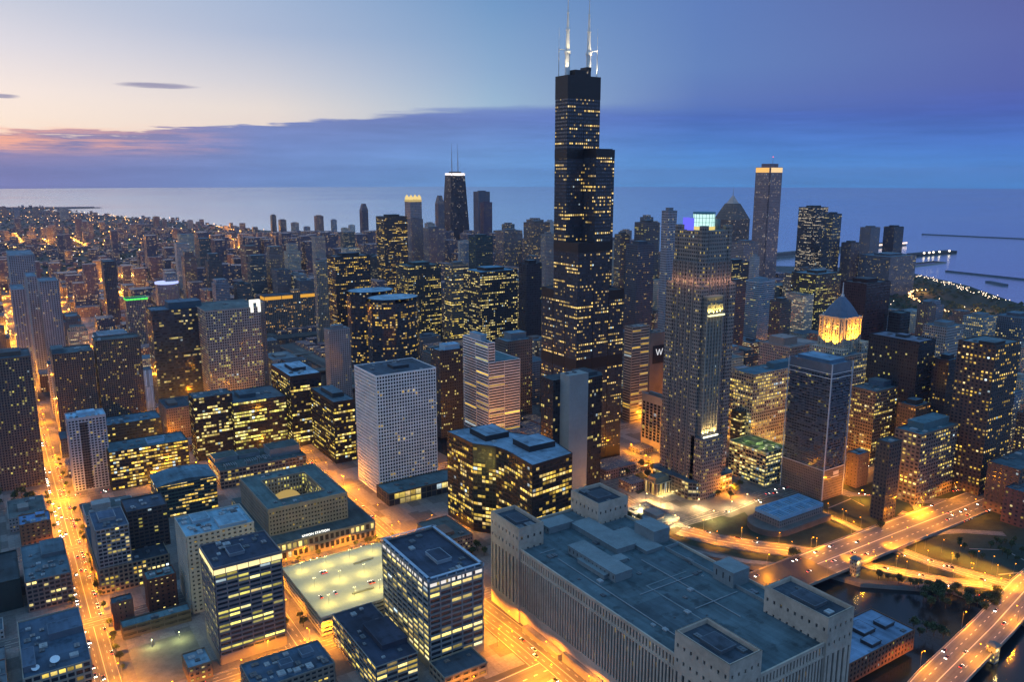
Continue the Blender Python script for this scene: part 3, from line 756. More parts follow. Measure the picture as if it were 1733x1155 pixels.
block('apartment_building', 'black apartment slab behind the grey balcony block on the podium', 'apartment building', x_ + 27.5, x_ + 60, y_ + 26, y_ + 58, 19.5, 56, wall=(.055, .05, .05), bay=3.8, fl=3.2, wf=.7, hf=.7, lit=.12, run=1, det=(.8, .38, .4), rc=(.05, .07, .10), units=5)

# curved-roof hall, terraces and the long block north of them
def arched(name, label, cat, ref, x0, x1, y0, y1, z0, H, rise, wall, lit=.3, vis=None):
    root, org = begin(name, label, cat, ref, rect(x0, x1, y0, y1), H + rise, vis)
    k = MB(); k.prism(rect(x0, x1, y0, y1), 0, H, top=False, bottom=False, bay=3.2, fl=3.6)
    k.build('facade', facade(wall, (.01, .014, .018), .9, .5, lit, YEL, 1., 4, .5), root, org)
    r = MB(); n = 12
    f = lambda i: (x0 - .6 + (x1 - x0 + 1.2) * i / n, H + rise * math.sin(math.pi * (.12 + .76 * i / n)) - rise * .3)
    for i in range(n):
        (a, za), (b, zb) = f(i), f(i + 1)
        r.face([(a, y0 - .8, za), (b, y0 - .8, zb), (b, y1, zb), (a, y1, za)])
        r.face([(a, y0 - .8, za - .9), (b, y0 - .8, zb - .9), (b, y0 - .8, zb), (a, y0 - .8, za)])
        r.face([(a, y0, H - .1), (b, y0, H - .1), (b, y0, zb - .5), (a, y0, za - .5)])
    (a, za) = f(0); r.face([(a, y1, za), (a, y0 - .8, za), (a, y0 - .8, za - .9), (a, y1, za - .9)]); r.face([(a + .6, y1, H - .1), (a + .6, y0, H - .1), (a + .6, y0, za), (a + .6, y1, za)])
    r.build('roof', roofmat((.09, .16, .20)), root, org)
    roof_unit(root, org, (x0 + x1) / 2, y1 - 3, H + rise * .6, 2.)
a_, b_ = un(266, 826, 34), un(374, 817, 34); arched('office_building', 'teal lit office block under a shallow curved slate roof', 'office building', 'the curved roof office block', a_[0], b_[0], a_[1], a_[1] + 40, 0, 34, 6, (.03, .06, .055), .5, 905)
r_, o_, p_, H_ = B('terrace_building', 'sprawling low block with pergolas and mismatched roof pavilions', 'office building', 'the low block with roof pergolas', 352, 372, 800, 518, H=20, wall=(.16, .15, .13), bay=4, fl=4, wf=.8, hf=.6, lit=.25, rc=(.07, .10, .10), units=8, pent=[(.62, .98, .3, .75, 9), (.02, .28, .55, .95, 5), (.3, .55, .6, .9, 3.5)], pentc=(.16, .21, .24), vis=835)
x0_, y0_ = p_[0]; X1_ = p_[1][0]; Y1_ = p_[2][1]
for (fx, fy) in ((.08, .1), (.32, .15), (.48, .2)):
    k = MB(); bx, by = x0_ + fx * (X1_ - x0_), y0_ + fy * (Y1_ - y0_)
    for i in range(6): k.box(bx + i * 2.4, bx + i * 2.4 + .4, by, by + 9, H_ + 3.2, H_ + 3.6)
    for (i, j) in ((0, 0), (12, 0), (0, 8.6), (12, 8.6)): k.box(bx + i, bx + i + .4, by + j, by + j + .4, H_ - .1, H_ + 3.2)
    k.build('pergola', plain((.3, .34, .36), .6), r_, o_)

# courtyard block (railway station head house)
def station():
    lx0, lx1, ly0, ly1, LH = -403., -303., -77., 50., 18.
    ux0, ux1, uy0, uy1, UH = -397., -322., -58., 34., 43.
    root, org = begin('station_hall', 'square stone block round a courtyard with a glowing barrel skylight', 'station building', 'the courtyard stone block', rect(lx0, lx1, ly0, ly1), UH, vis=950)
    st = plain((.24, .215, .17), .85, .25, .07); wm = facade((.2, .18, .14), (.012, .014, .016), .62, .62, .07, YEL, .9, 3, 0.)
    framed(root, org, inset(rect(lx0, lx1, ly0, ly1), .5), 0, LH, 6., 5., 1.7, .3, .5, st, facade((.2, .18, .14), (.012, .014, .016), .9, .9, .42, YEL, 1., 2, 0.), 1., 2., name='base_wall')
    # upper ring
    cx0, cx1, cy0, cy1 = -381., -338., -40., 16.
    framed(root, org, inset(rect(ux0, ux1, uy0, uy1), .4), LH, UH, 3.9, 3., 1.4, .4, .4, st, wm, 0., 2.2, name='office_ring')
    k = MB(); inner = [(cx0, cy0), (cx0, cy1), (cx1, cy1), (cx1, cy0)]
    k.prism(inner, LH - 1, UH, top=False, bottom=False, bay=3, fl=3.9)
    k.build('courtyard_wall', facade((.2, .19, .15), (.012, .014, .016), .5, .6, .25, YEL, 1., 2, .4), root, org)
    r = MB()
    for a, b, c, d in ((ux0, ux1, uy0, cy0), (ux0, ux1, cy1, uy1), (ux0, cx0, cy0, cy1), (cx1, ux1, cy0, cy1)): r.face([(a, c, UH), (b, c, UH), (b, d, UH), (a, d, UH)])
    r.build('roof', roofmat((.09, .14, .14)), root, org)
    p = MB()
    for a, b, c, d in ((ux0, ux1, uy0, uy0 + .6), (ux0, ux1, uy1 - .6, uy1), (ux0, ux0 + .6, uy0 + .6, uy1 - .6), (ux1 - .6, ux1, uy0 + .6, uy1 - .6), (cx0 - .6, cx1 + .6, cy0 - .6, cy0), (cx0 - .6, cx1 + .6, cy1, cy1 + .6), (cx0 - .6, cx0, cy0, cy1), (cx1, cx1 + .6, cy0, cy1)): p.box(a, b, c, d, UH - .1, UH + 1.1)
    p.build('parapet', st, root, org)
    r = MB()
    for a, b, c, d in ((lx0 + .6, lx1 - .6, ly0 + .6, uy0), (lx0 + .6, lx1 - .6, uy1, ly1 - .6), (lx0 + .6, ux0, uy0, uy1), (ux1, lx1 - .6, uy0, uy1)): r.face([(a, c, LH), (b, c, LH), (b, d, LH), (a, d, LH)])
    r.build('lower_roof', roofmat((.07, .09, .09)), root, org)
    c = MB(); c.face([(cx0, cy0, LH + .5), (cx1, cy0, LH + .5), (cx1, cy1, LH + .5), (cx0, cy1, LH + .5)]); c.build('courtyard_floor', plain((.06, .075, .07), .8), root, org)
    s = MB(); n = 10; sy0, sy1 = -32., 10.; cxm, rad = -359.5, 14.
    for i in range(n):
        a, b = math.pi * i / n, math.pi * (i + 1) / n
        A, Bq = (cxm + rad * math.cos(a), LH + 3 + rad * .75 * math.sin(a)), (cxm + rad * math.cos(b), LH + 3 + rad * .75 * math.sin(b))
        for j in range(12):
            ya, yb = sy0 + (sy1 - sy0) * j / 12 + .15, sy0 + (sy1 - sy0) * (j + 1) / 12 - .15
            s.face([(A[0], ya, A[1]), (A[0], yb, A[1]), (Bq[0], yb, Bq[1]), (Bq[0], ya, Bq[1])])
        s.face([(A[0], sy0, A[1]), (Bq[0], sy0, Bq[1]), (cxm, sy0, LH + 3)]); s.face([(A[0], sy1, A[1]), (cxm, sy1, LH + 3), (Bq[0], sy1, Bq[1])])
    s.build('skylight', glow((1., .68, .22), .42, name='lit_skylight'), root, org)
    b = MB(); b.box(cxm - rad - 1, cxm + rad + 1, sy0 - 1, sy1 + 1, LH + .4, LH + 3); b.build('skylight_base', st, root, org)
    fc = bpy.data.curves.new('roof_lettering', 'FONT'); fc.body = 'UNION STATION'; fc.size = 3.0; fc.extrude = .15; fc.space_character = 1.12
    fc.materials.append(glow((1., .97, .85), 2.2)); fo = bpy.data.objects.new('lettering_source', fc); C.objects.link(fo); bpy.context.view_layer.update()
    me = bpy.data.meshes.new_from_object(fo.evaluated_get(bpy.context.evaluated_depsgraph_get())); bpy.data.objects.remove(fo)
    fo = bpy.data.objects.new('roof_lettering', me); C.objects.link(fo); fo.parent = root
    lx = un(502, 900, LH + 1)[0]; fo.location = (lx - org[0], ly0 + .2 - org[1], LH + .9); fo.rotation_euler = (math.pi / 2, 0, 0)
    for i in range(10): roof_unit(root, org, U(ux0 + 4, ux1 - 4), random.choice([U(uy0 + 3, cy0 - 3), U(cy1 + 3, uy1 - 3)]), UH, 1.5)
station()

# white grid tower
r_, o_, p_, H_ = B('office_tower', 'tall pale grid tower, every window framed in white, over a slate podium', 'office tower', 'the pale white grid tower', 599, 635, 638, 738, base=(643, 840), wall=(.78, .76, .75), bay=3.1, fl=3.75, wf=.97, hf=.97, lit=.045, run=6, det=(.95, .33, .45), rc=(.055, .075, .10), units=3, pent=[(.42, .68, .35, .62, 2.5)], pentc=(.03, .04, .05), vis=845, par=.8, topz=1.)
x0_, y0_ = p_[0]; x1_ = p_[1][0]
block('glass_lobby', 'single storey slate roofed hall with lit glass walls at the pale grid tower foot', 'hall', x0_ - 4, x1_ + 12, y0_ - 32, y0_ - .5, 0, 13, wall=(.08, .07, .05), bay=6, fl=6.5, wf=.9, hf=.85, lit=.8, run=2, rc=(.09, .16, .18), units=4, vis=868, ref='the slate roofed glass hall')

# dark block with the concave glass front
def concave():
    H = 88.
    pts = [un(u, v, H)[:2] for u, v in ((756, 731), (778, 741), (800, 752), (815, 754), (839, 757), (858, 764), (872, 772), (901, 789), (969, 768), (930, 742), (862, 732), (815, 721))]
    pts = ccw(pts)
    # smooth hollow front between the two wings
    root, org = begin('office_block', 'black glass office block with a concave lit front and two roof houses', 'office block', 'the black block with the concave front', pts, H, vis=935)
    framed(root, org, inset(pts, .3), 0, H, 3.9, 4., .25, .30, .3, plain((.012, .013, .015), .4, .3, .2, .5), facade((.02, .02, .018), (.016, .018, .016), .98, .98, .50, (1., .66, .10, 1), .9, 3, 0.), 3., 3.2)
    roof_top(root, org, pts, H, (.20, .29, .37), plain((.03, .035, .04), .6), .5, 3, 1.6, [(.22, .58, .62, .86, 5), (.46, .86, .24, .46, 5)], plain((.022, .026, .032), .7))
concave()

# concrete slab and dark glass tower behind it
def slab_tower():
    x, y, H = atY(964, 640, -100)
    x1 = solve(lambda k: pj(k, -100, H)[0] - 996, x, x + 80)
    root, org = begin('office_tower', 'dark tower with one blank grey concrete wall, in front of the black giant', 'office tower', 'the tower with a blank concrete wall', rect(x - 4, x1 + 30, -100, -62), H, vis=835)
    k = MB(); k.prism([(x, -100), (x1, -100), (x1, -84), (x, -84)], 0, H + 2)
    for i in range(1, 30): k.box(x - .06, x1 + .06, -100.06, -99.9, i * 4.3, i * 4.3 + .12)
    k.build('concrete_wall', plain((.26, .29, .29), .85, .15, .05), root, org)
    pl = [(x1 + .05, -96), (x1 + 24, -94), (x1 + 31, -84), (x1 + 31, -62), (x - 9, -62), (x - 9, -84), (x1 + .05, -83.9)]
    k = MB(); k.prism(pl, 0, H - 5, top=False, bottom=False, bay=3., fl=3.9)
    k.build('glass_wall', facade((.012, .013, .016), (.014, .016, .02), .75, .7, .16, YEL, 1., 5, .2), root, org)
    k = MB(); k.face([(p[0], p[1], H - 5) for p in pl]); k.build('roof', roofmat((.05, .075, .09)), root, org)
    k = MB(); k.box(x1 + 2, x1 + 20, -90, -68, H - 5.1, H - 1); k.build('penthouse', plain((.04, .06, .075), .7), root, org)
    for i in range(3): roof_unit(root, org, x + 3 + i * 5, -91, H + 2, 1.6)
slab_tower()

# striped white tower with a lower wing
WHT = (.78, .77, .75)
r_, o_, p_, H_ = B('office_tower', 'white and black striped tower, tall slab with a lower wing on its right', 'office tower', 'the white striped tower', 783, 826, 583, 838, Y=121, wall=WHT, bay=30, fl=3.6, wf=.985, hf=.985, lit=.12, run=1, det=(.4, .5, .4), rc=(.16, .28, .36), units=3, pent=[(.1, .9, .3, .75, 8)], pentc=(.28, .38, .46), vis=725)
xw, yw, hw = atY(826, 616, 120); x2 = solve(lambda k: pj(k, 120, hw)[0] - 880, xw, xw + 150)
k_ = MB(); pl_ = rect(xw + .1, x2, 119, p_[2][1] - 4)
framed(r_, o_, inset(pl_, .4), 0, hw, 3.6, 30, .4, .5, .4, plain(WHT, .75, .22, .08), facade(tuple(.4 * c for c in WHT), (.012, .016, .022), .985, .985, .16, YEL, 1., 1, 0.), name='wing_facade')
roof_top(r_, o_, pl_, hw, (.08, .16, .18), plain(WHT, .75, .22, .08), .8, 2)
OCC.append((783, 882, pj(xw, 119, hw)[2], 722, 'wing')); BOX.append((xw - 5, x2 + 5, 114, p_[2][1] + 5))

# lit dark office blocks in the middle left
DK = (.018, .02, .022)
B('office_tower', 'black office block with yellow lit rows under a flat pale blue roof', 'office tower', 'the black block with the flat pale roof', 458, 491, 638, 543, Y=220, wall=DK, bay=3, fl=3.9, wf=.97, hf=.97, lit=.42, run=4, det=(.2, .36, .35), rc=(.24, .36, .46), pent=[(.28, .72, .3, .7, 4)], pentc=(.03, .04, .05), units=2, vis=715, topz=6, par=.4)
B('office_tower', 'black office block with angled yellow floor rows, just left of the pale grid tower', 'office tower', 'the black block left of the grid tower', 525, 566, 682, 600, base=(569, 786), wall=DK, bay=3, fl=3.9, wf=.97, hf=.97, lit=.5, run=5, det=(.2, .38, .35), rc=(.09, .14, .17), pent=[(.25, .8, .25, .75, 5)], pentc=(.03, .05, .06), vis=790, topz=4, par=.4)
B('office_tower', 'wide black office slab with dense yellow lit rows behind the low terraces', 'office tower', 'the wide black office slab', 318, 327, 676, 393, Y=232, wall=DK, bay=3, fl=3.9, wf=.97, hf=.97, lit=.34, run=4, det=(.2, .36, .35), rc=(.07, .11, .13), units=3, vis=790, par=.4)
B('office_tower', 'twin black slab with brighter yellow floors, right half of the wide pair', 'office tower', None, 372, 394, 684, 484, Y=222, wall=DK, bay=3, fl=3.9, wf=.97, hf=.97, lit=.55, run=5, det=(.2, .36, .35), rc=(.07, .11, .14), units=2, pent=[(.2, .5, .3, .7, 4)], pentc=(.05, .08, .1), vis=770, par=.4)
r_, o_, p_, H_ = B('office_building', 'mid rise with brilliant yellow floors under a broad teal roof slab', 'office building', 'the mid rise with brilliant yellow floors', 176, 184, 768, 318, Y=186, wall=(.03, .035, .03), bay=3, fl=3.6, wf=.97, hf=.97, lit=1.15, run=2, det=(.25, .4, .35), rc=(.08, .15, .18), pent=[(.5, .72, .3, .6, 3.)], pentc=(.3, .5, .65), units=4, vis=832, par=.8)
B('office_building', 'teal roofed upper block behind the mid rise with brilliant yellow floors', 'office building', None, 172, 179, 722, 273, Y=285, wall=(.03, .045, .05), bay=3, fl=3.6, wf=.97, hf=.97, lit=.3, run=3, det=(.3, .4, .3), rc=(.09, .16, .21), units=4, vis=748, par=.8)
r_, o_, p_, H_ = B('apartment_tower', 'pale blue balcony tower with dark window columns beside the orange street', 'apartment tower', 'the pale blue balcony tower', 114, 119, 712, 179, base=(127, 834), wd=(None, 26), wall=(.38, .42, .46), bay=3.2, fl=2.95, wf=.8, hf=.85, lit=.05, run=1, det=(1.1, .34, .55), rc=(.28, .44, .56), units=2, pent=[(.3, .75, .35, .8, 3.)], pentc=(.34, .48, .58), vis=838, topz=2.)
k_ = MB(); x0_, y0_ = p_[0]; x1_ = p_[1][0]; w_ = x1_ - x0_
k_.prism(rect(x0_ + w_ * .30, x0_ + w_ * .50, y0_ - .08, y0_ + .6), 2, H_ - 5, bay=2.2, fl=2.95)
k_.build('window_column', facade((.10, .09, .09), (.012, .014, .016), .9, .7, .03, YEL, .8, 1, .3), r_, o_)

# presidential style brown residential towers
BRN = (.105, .085, .072)
B('apartment_tower', 'brown ribbed residential tower nearest the left edge, with scattered yellow windows', 'apartment tower', 'the brown tower at the left edge', -40, -28, 612, 52, Y=250, wd=(None, 48), wall=BRN, bay=2.6, fl=2.9, wf=.55, hf=.62, lit=.085, run=1, rc=(.06, .08, .10), units=3, pent=[(.3, .8, .3, .8, 4)], vis=838)
B('apartment_tower', 'brown ribbed residential tower second from the left edge, low parapet roof', 'apartment tower', 'the second brown residential tower', 83, 88, 602, 158, Y=382, wall=BRN, bay=2.6, fl=2.9, wf=.55, hf=.62, lit=.09, run=1, rc=(.07, .11, .13), units=3, pent=[(.02, .3, .2, .8, 5)], pentc=(.09, .13, .15), vis=700)
B('apartment_tower', 'brown ribbed residential tower with a bright stair column on its left corner', 'apartment tower', 'the brown tower with the bright stair column', 156, 161, 579, 237, Y=380, wall=(.095, .078, .068), bay=2.6, fl=2.9, wf=.55, hf=.62, lit=.10, run=1, rc=(.06, .09, .10), units=3, vis=705)
B('glass_building', 'blue diagonal striped glass block squeezed beside the brown towers', 'office building', None, 234, 237, 628, 257, Y=395, wall=(.10, .17, .24), gl=(.3, .45, .6), bay=1.5, fl=30, wf=.5, hf=.98, lit=0., rc=(.1, .16, .2), vis=695)
B('office_tower', 'black glass tower with thin blue floor bands, left of the grey grid tower', 'office tower', 'the black tower with thin blue bands', 254, 256, 528, 345, Y=500, wd=(None, 45), wall=(.025, .035, .045), gl=(.02, .03, .04), bay=3, fl=4, wf=1., hf=.6, lit=.10, run=7, rc=(.08, .14, .19), units=2, pent=[(.35, .98, .2, .9, 9)], pentc=(.05, .09, .12), vis=640)
r_, o_, p_, H_ = B('office_tower', 'grey grid tower with a glowing white portal on its crown', 'office tower', 'the grey tower with the white portal', 324, 347, 528, 440, Y=450, wall=(.24, .25, .24), bay=3.4, fl=3.8, wf=.62, hf=.6, lit=.10, run=3, rc=(.10, .13, .13), units=3, vis=663)
x1_, y0_ = p_[1]
k_ = MB(); q0 = x1_ - 14
for a, b, c, d in ((q0, q0 + 4, 0, 14), (x1_ - 3.5, x1_ + .5, 0, 14), (q0, x1_ + .5, 14, 18)): k_.box(a, b, y0_ - 1.2, y0_ + 6, H_ - 7 + c, H_ - 7 + d)
k_.build('lit_portal', glow((1., .97, .85), 1.3), r_, o_)
k_ = MB(); k_.prism(rect(x1_ + .6, x1_ + 9, y0_ + 6, y0_ + 30), 0, H_ + 6, bay=3, fl=3.8); k_.build('side_wing', facade((.10, .11, .12), (.012, .016, .022), .3, .5, .05), r_, o_)
k_ = MB(); k_.prism(rect(p_[0][0] + 4, x1_ - 18, y0_ + .5, y0_ + .9), H_ - 5, H_ - 1, bay=3.4, fl=2); k_.build('lit_top_floor', facade((.2, .2, .16), (.1, .1, .1), .7, .7, 3., (1., .85, .4, 1), .9, 3), r_, o_)
r_, o_, p_, H_ = B('office_tower', 'silver capped office block glowing under its roof, behind the brown towers', 'office tower', 'the silver capped office block', 145, 163, 575, 222, Y=560, wd=(None, 50), wall=(.13, .14, .15), bay=3, fl=3.9, wf=.7, hf=.5, lit=.1, rc=(.2, .24, .28), units=1, pent=[(.1, .9, .1, .9, 4)], pentc=(.4, .42, .46), vis=600)
rim_lights(r_, o_, inset(p_, -.05), H_ - 4.2, 3.6, (.85, .88, 1.), .8, 2.6, gap=.2)
GT = (.20, .17, .165)
r_, o_, p_, H_ = B('apartment_tower', 'beige ribbed tower topped by a green lit line', 'apartment tower', 'the tower with the green lit top', 209, 213, 508, 250, Y=900, wall=GT, bay=3, fl=3, wf=.5, hf=.6, lit=.10, run=1, vis=580)
rim_lights(r_, o_, inset(p_, -.1), H_ - 1.6, 3., (.12, 1., .12), 1.2, 6, gap=.05)
r_, o_, p_, H_ = B('apartment_tower', 'round topped grey tower ringed with blue white light', 'apartment tower', 'the tower with the blue light ring', 262, 266, 483, 302, Y=1150, wall=(.20, .20, .21), bay=3, fl=3, wf=.5, hf=.5, lit=.08, run=1, vis=520)
k_ = MB(); cx_, cy_ = (p_[0][0] + p_[1][0]) / 2, (p_[0][1] + p_[2][1]) / 2; rr_ = (p_[1][0] - p_[0][0]) * .56
k_.prism([(cx_ + rr_ * math.cos(i * math.tau / 20), cy_ + rr_ * math.sin(i * math.tau / 20)) for i in range(20)], H_ + 1, H_ + 5); k_.build('light_ring', glow((.42, .5, 1.), 1.3), r_, o_)
k_ = MB(); k_.prism(rect(cx_ - 2, cx_ + rr_ * .9, cy_ - 4, cy_ + rr_), H_, H_ + 24, bay=3, fl=3); k_.build('upper_tower', facade((.16, .17, .18), (.012, .016, .022), .5, .5, .1, YEL, 1., 1), r_, o_)
for (nw, sw, v, se, Y, lb, rf) in ((10, 14, 434, 58, 900, 'wide grey twin slab apartment tower at the far left', 'the wide grey twin slab'), (16, 19, 492, 42, 640, 'slim pale blue apartment tower in front of the grey twin slab', None), (41, 45, 470, 62, 760, 'narrow blue grey apartment tower between its paler neighbours', None), (62, 66, 478, 99, 620, 'pale blue apartment tower with a flat top and dark window columns', 'the pale blue flat topped tower')):
    B('apartment_tower', lb, 'apartment tower', rf, nw, sw, v, se, Y=Y, wall=(.20, .235, .27), bay=3.2, fl=3, wf=.5, hf=.55, lit=.06, run=1, rc=(.14, .2, .25), vis=575)
B('apartment_tower', 'dark narrow tower standing alone above the far orange streets', 'apartment tower', None, 170, 174, 444, 196, Y=1100, wall=(.08, .075, .085), bay=3, fl=3, wf=.5, hf=.5, lit=.06, run=1, vis=500)
# broad riverside mart with orange lit crown
r_, o_, p_, H_ = B('merchandise_hall', 'broad stone hall by the river with an orange floodlit cornice', 'trade hall', 'the broad hall with the orange cornice', 440, 447, 502, 533, Y=985, wall=(.17, .135, .11), bay=4, fl=4, wf=.5, hf=.55, lit=.22, litc=(1., .5, .08, 1), run=5, rc=(.06, .08, .11), units=4, vis=552)
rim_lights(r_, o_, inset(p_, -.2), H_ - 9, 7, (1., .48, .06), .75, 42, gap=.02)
k_ = MB(); xm_ = p_[0][0] * .45 + p_[1][0] * .55; k_.prism(rect(xm_, xm_ + 17, p_[0][1] - 1, p_[0][1] + 16), 0, H_ + 9, bay=4, fl=4); k_.build('centre_tower', facade((.19, .15, .12), (.02, .02, .02), .5, .5, .3, (1., .5, .08, 1), 1., 3), r_, o_)

# ================================================================ THE BLACK GIANT
def giant():
    S = 22.9; ox, oy = -11.5 - S * 1.5 + 11.5 - 0., -S * 1.5
    ox = -34.3; oy = -34.3
    root, org = begin('skyscraper', 'black stepped skyscraper with two white masts, tallest in the view', 'skyscraper', 'the black giant skyscraper', rect(ox, ox + 3 * S, oy, oy + 3 * S), 442, vis=760)
    hts = {(0, 0): 262, (1, 0): 364, (2, 0): 206, (0, 1): 442, (1, 1): 442, (2, 1): 364, (0, 2): 206, (1, 2): 364, (2, 2): 262}
    fm = facade((.03, .032, .04), (.03, .036, .05), .62, .46, .25, (1., .66, .16, 1), 1.1, 9, .3, 5.)
    lou = plain((.010, .010, .013), .55, .15, .3, .4); rf = roofmat((.05, .06, .07))
    for (i, j), h in hts.items():
        x0, y0 = ox + i * S, oy + j * S
        e = .12
        k = MB(); k.prism(rect(x0 + e, x0 + S - e, y0 + e, y0 + S - e), 0, h, top=False, bottom=False, bay=2.9, fl=3.92)
        k.k = 1; k.face([(x0, y0, h), (x0 + S, y0, h), (x0 + S, y0 + S, h), (x0, y0 + S, h)])
        k.build('tube', [fm, rf], root, org)
        for za, zb in ((h - 10 if h in (206, 262) else h - 24 if h == 442 else h - 9, h + .6), (118, 130), (252, 262) if h > 262 else (0, 0), (354, 364) if h > 364 else (0, 0), (0, 18)):
            if zb <= za: continue
            b = MB(); b.prism(rect(x0 - .02, x0 + S + .02, y0 - .02, y0 + S + .02), za, zb, top=False, bottom=False)
            b.build('louver_band', lou, root, org)
    for i in range(1, 3):                       # slim joints between the tubes
        b = MB()
        x = ox + i * S
        b.box(x - .35, x + .35, oy - .3, oy + .2, 0, 204); b.box(ox - .3, ox + .2, oy + i * S - .35, oy + i * S + .35, 0, 204)
        b.build('corner_joint', lou, root, org)
    k = MB(); k.box(ox + 12, ox + 34, oy + 26, oy + 43, 442, 449); k.box(ox + 30, ox + 36, oy + 28, oy + 40, 449, 453); k.build('penthouse', lou, root, org)
    wm = plain((.75, .74, .70), .5, .08, .2)
    for (mx, my) in ((ox + 9, oy + 36), (ox + 36, oy + 33)):
        k = MB(); z = 442
        for z0, z1, r0, r1 in ((442, 466, 2.9, 2.7), (466, 469, 3.5, 3.5), (469, 490, 2.4, 1.7), (490, 491.5, 2.3, 2.3), (491.5, 508, 1.5, 1.0), (508, 509, 1.4, 1.4), (509, 529, .7, .3)):
            k.bar((mx, my, z0), (mx, my, z1), r0, 8, r1)
        m = k.build('antenna_mast', wm, root, org)
        sgn = -1 if mx < ox + 20 else 1
        k = MB(); fx, fy = math.cos(YAW), -math.sin(YAW)
        px, py = mx + fx * 9.5 * sgn, my + fy * 9.5 * sgn
        k.bar((px, py, 442), (px, py, 472), .7, 6, .5); k.bar((px, py, 472), (px, py, 494), .22, 5, .1); k.bar((mx, my, 470), (px, py, 471), .5, 5)
        k.build('side_antenna', wm, root, org)
        lamp('mast_floodlight', (mx + (4 if sgn > 0 else -4), oy + 18, 444), 130000, (1., .78, .42), root, org, spot=((mx, my, 497), 34), r=.5)
        for (dx, dy) in ((-7, -7), (7, -7)):
            lamp('mast_floodlight', (mx + dx, my + dy, 446), 22000, (1., .82, .5), root, org, spot=((mx, my, 474), 70), r=.6)

_GI = 0
def lamp(name, loc, power, colr, root=None, org=(0, 0, 0), spot=None, r=.35):
    l = bpy.data.lights.new(name, 'SPOT' if spot else 'POINT'); l.energy = power; l.color = colr[:3]; l.shadow_soft_size = r
    o = bpy.data.objects.new(name, l); C.objects.link(o)
    o.location = tuple(loc[i] - org[i] for i in range(3)) if root else loc
    if root: o.parent = root
    if spot:
        l.spot_size = math.radians(spot[1]); l.spot_blend = .6
        o.rotation_euler = (Vector(spot[0]) - Vector(loc)).to_track_quat('-Z', 'Y').to_euler()
    return o
giant()

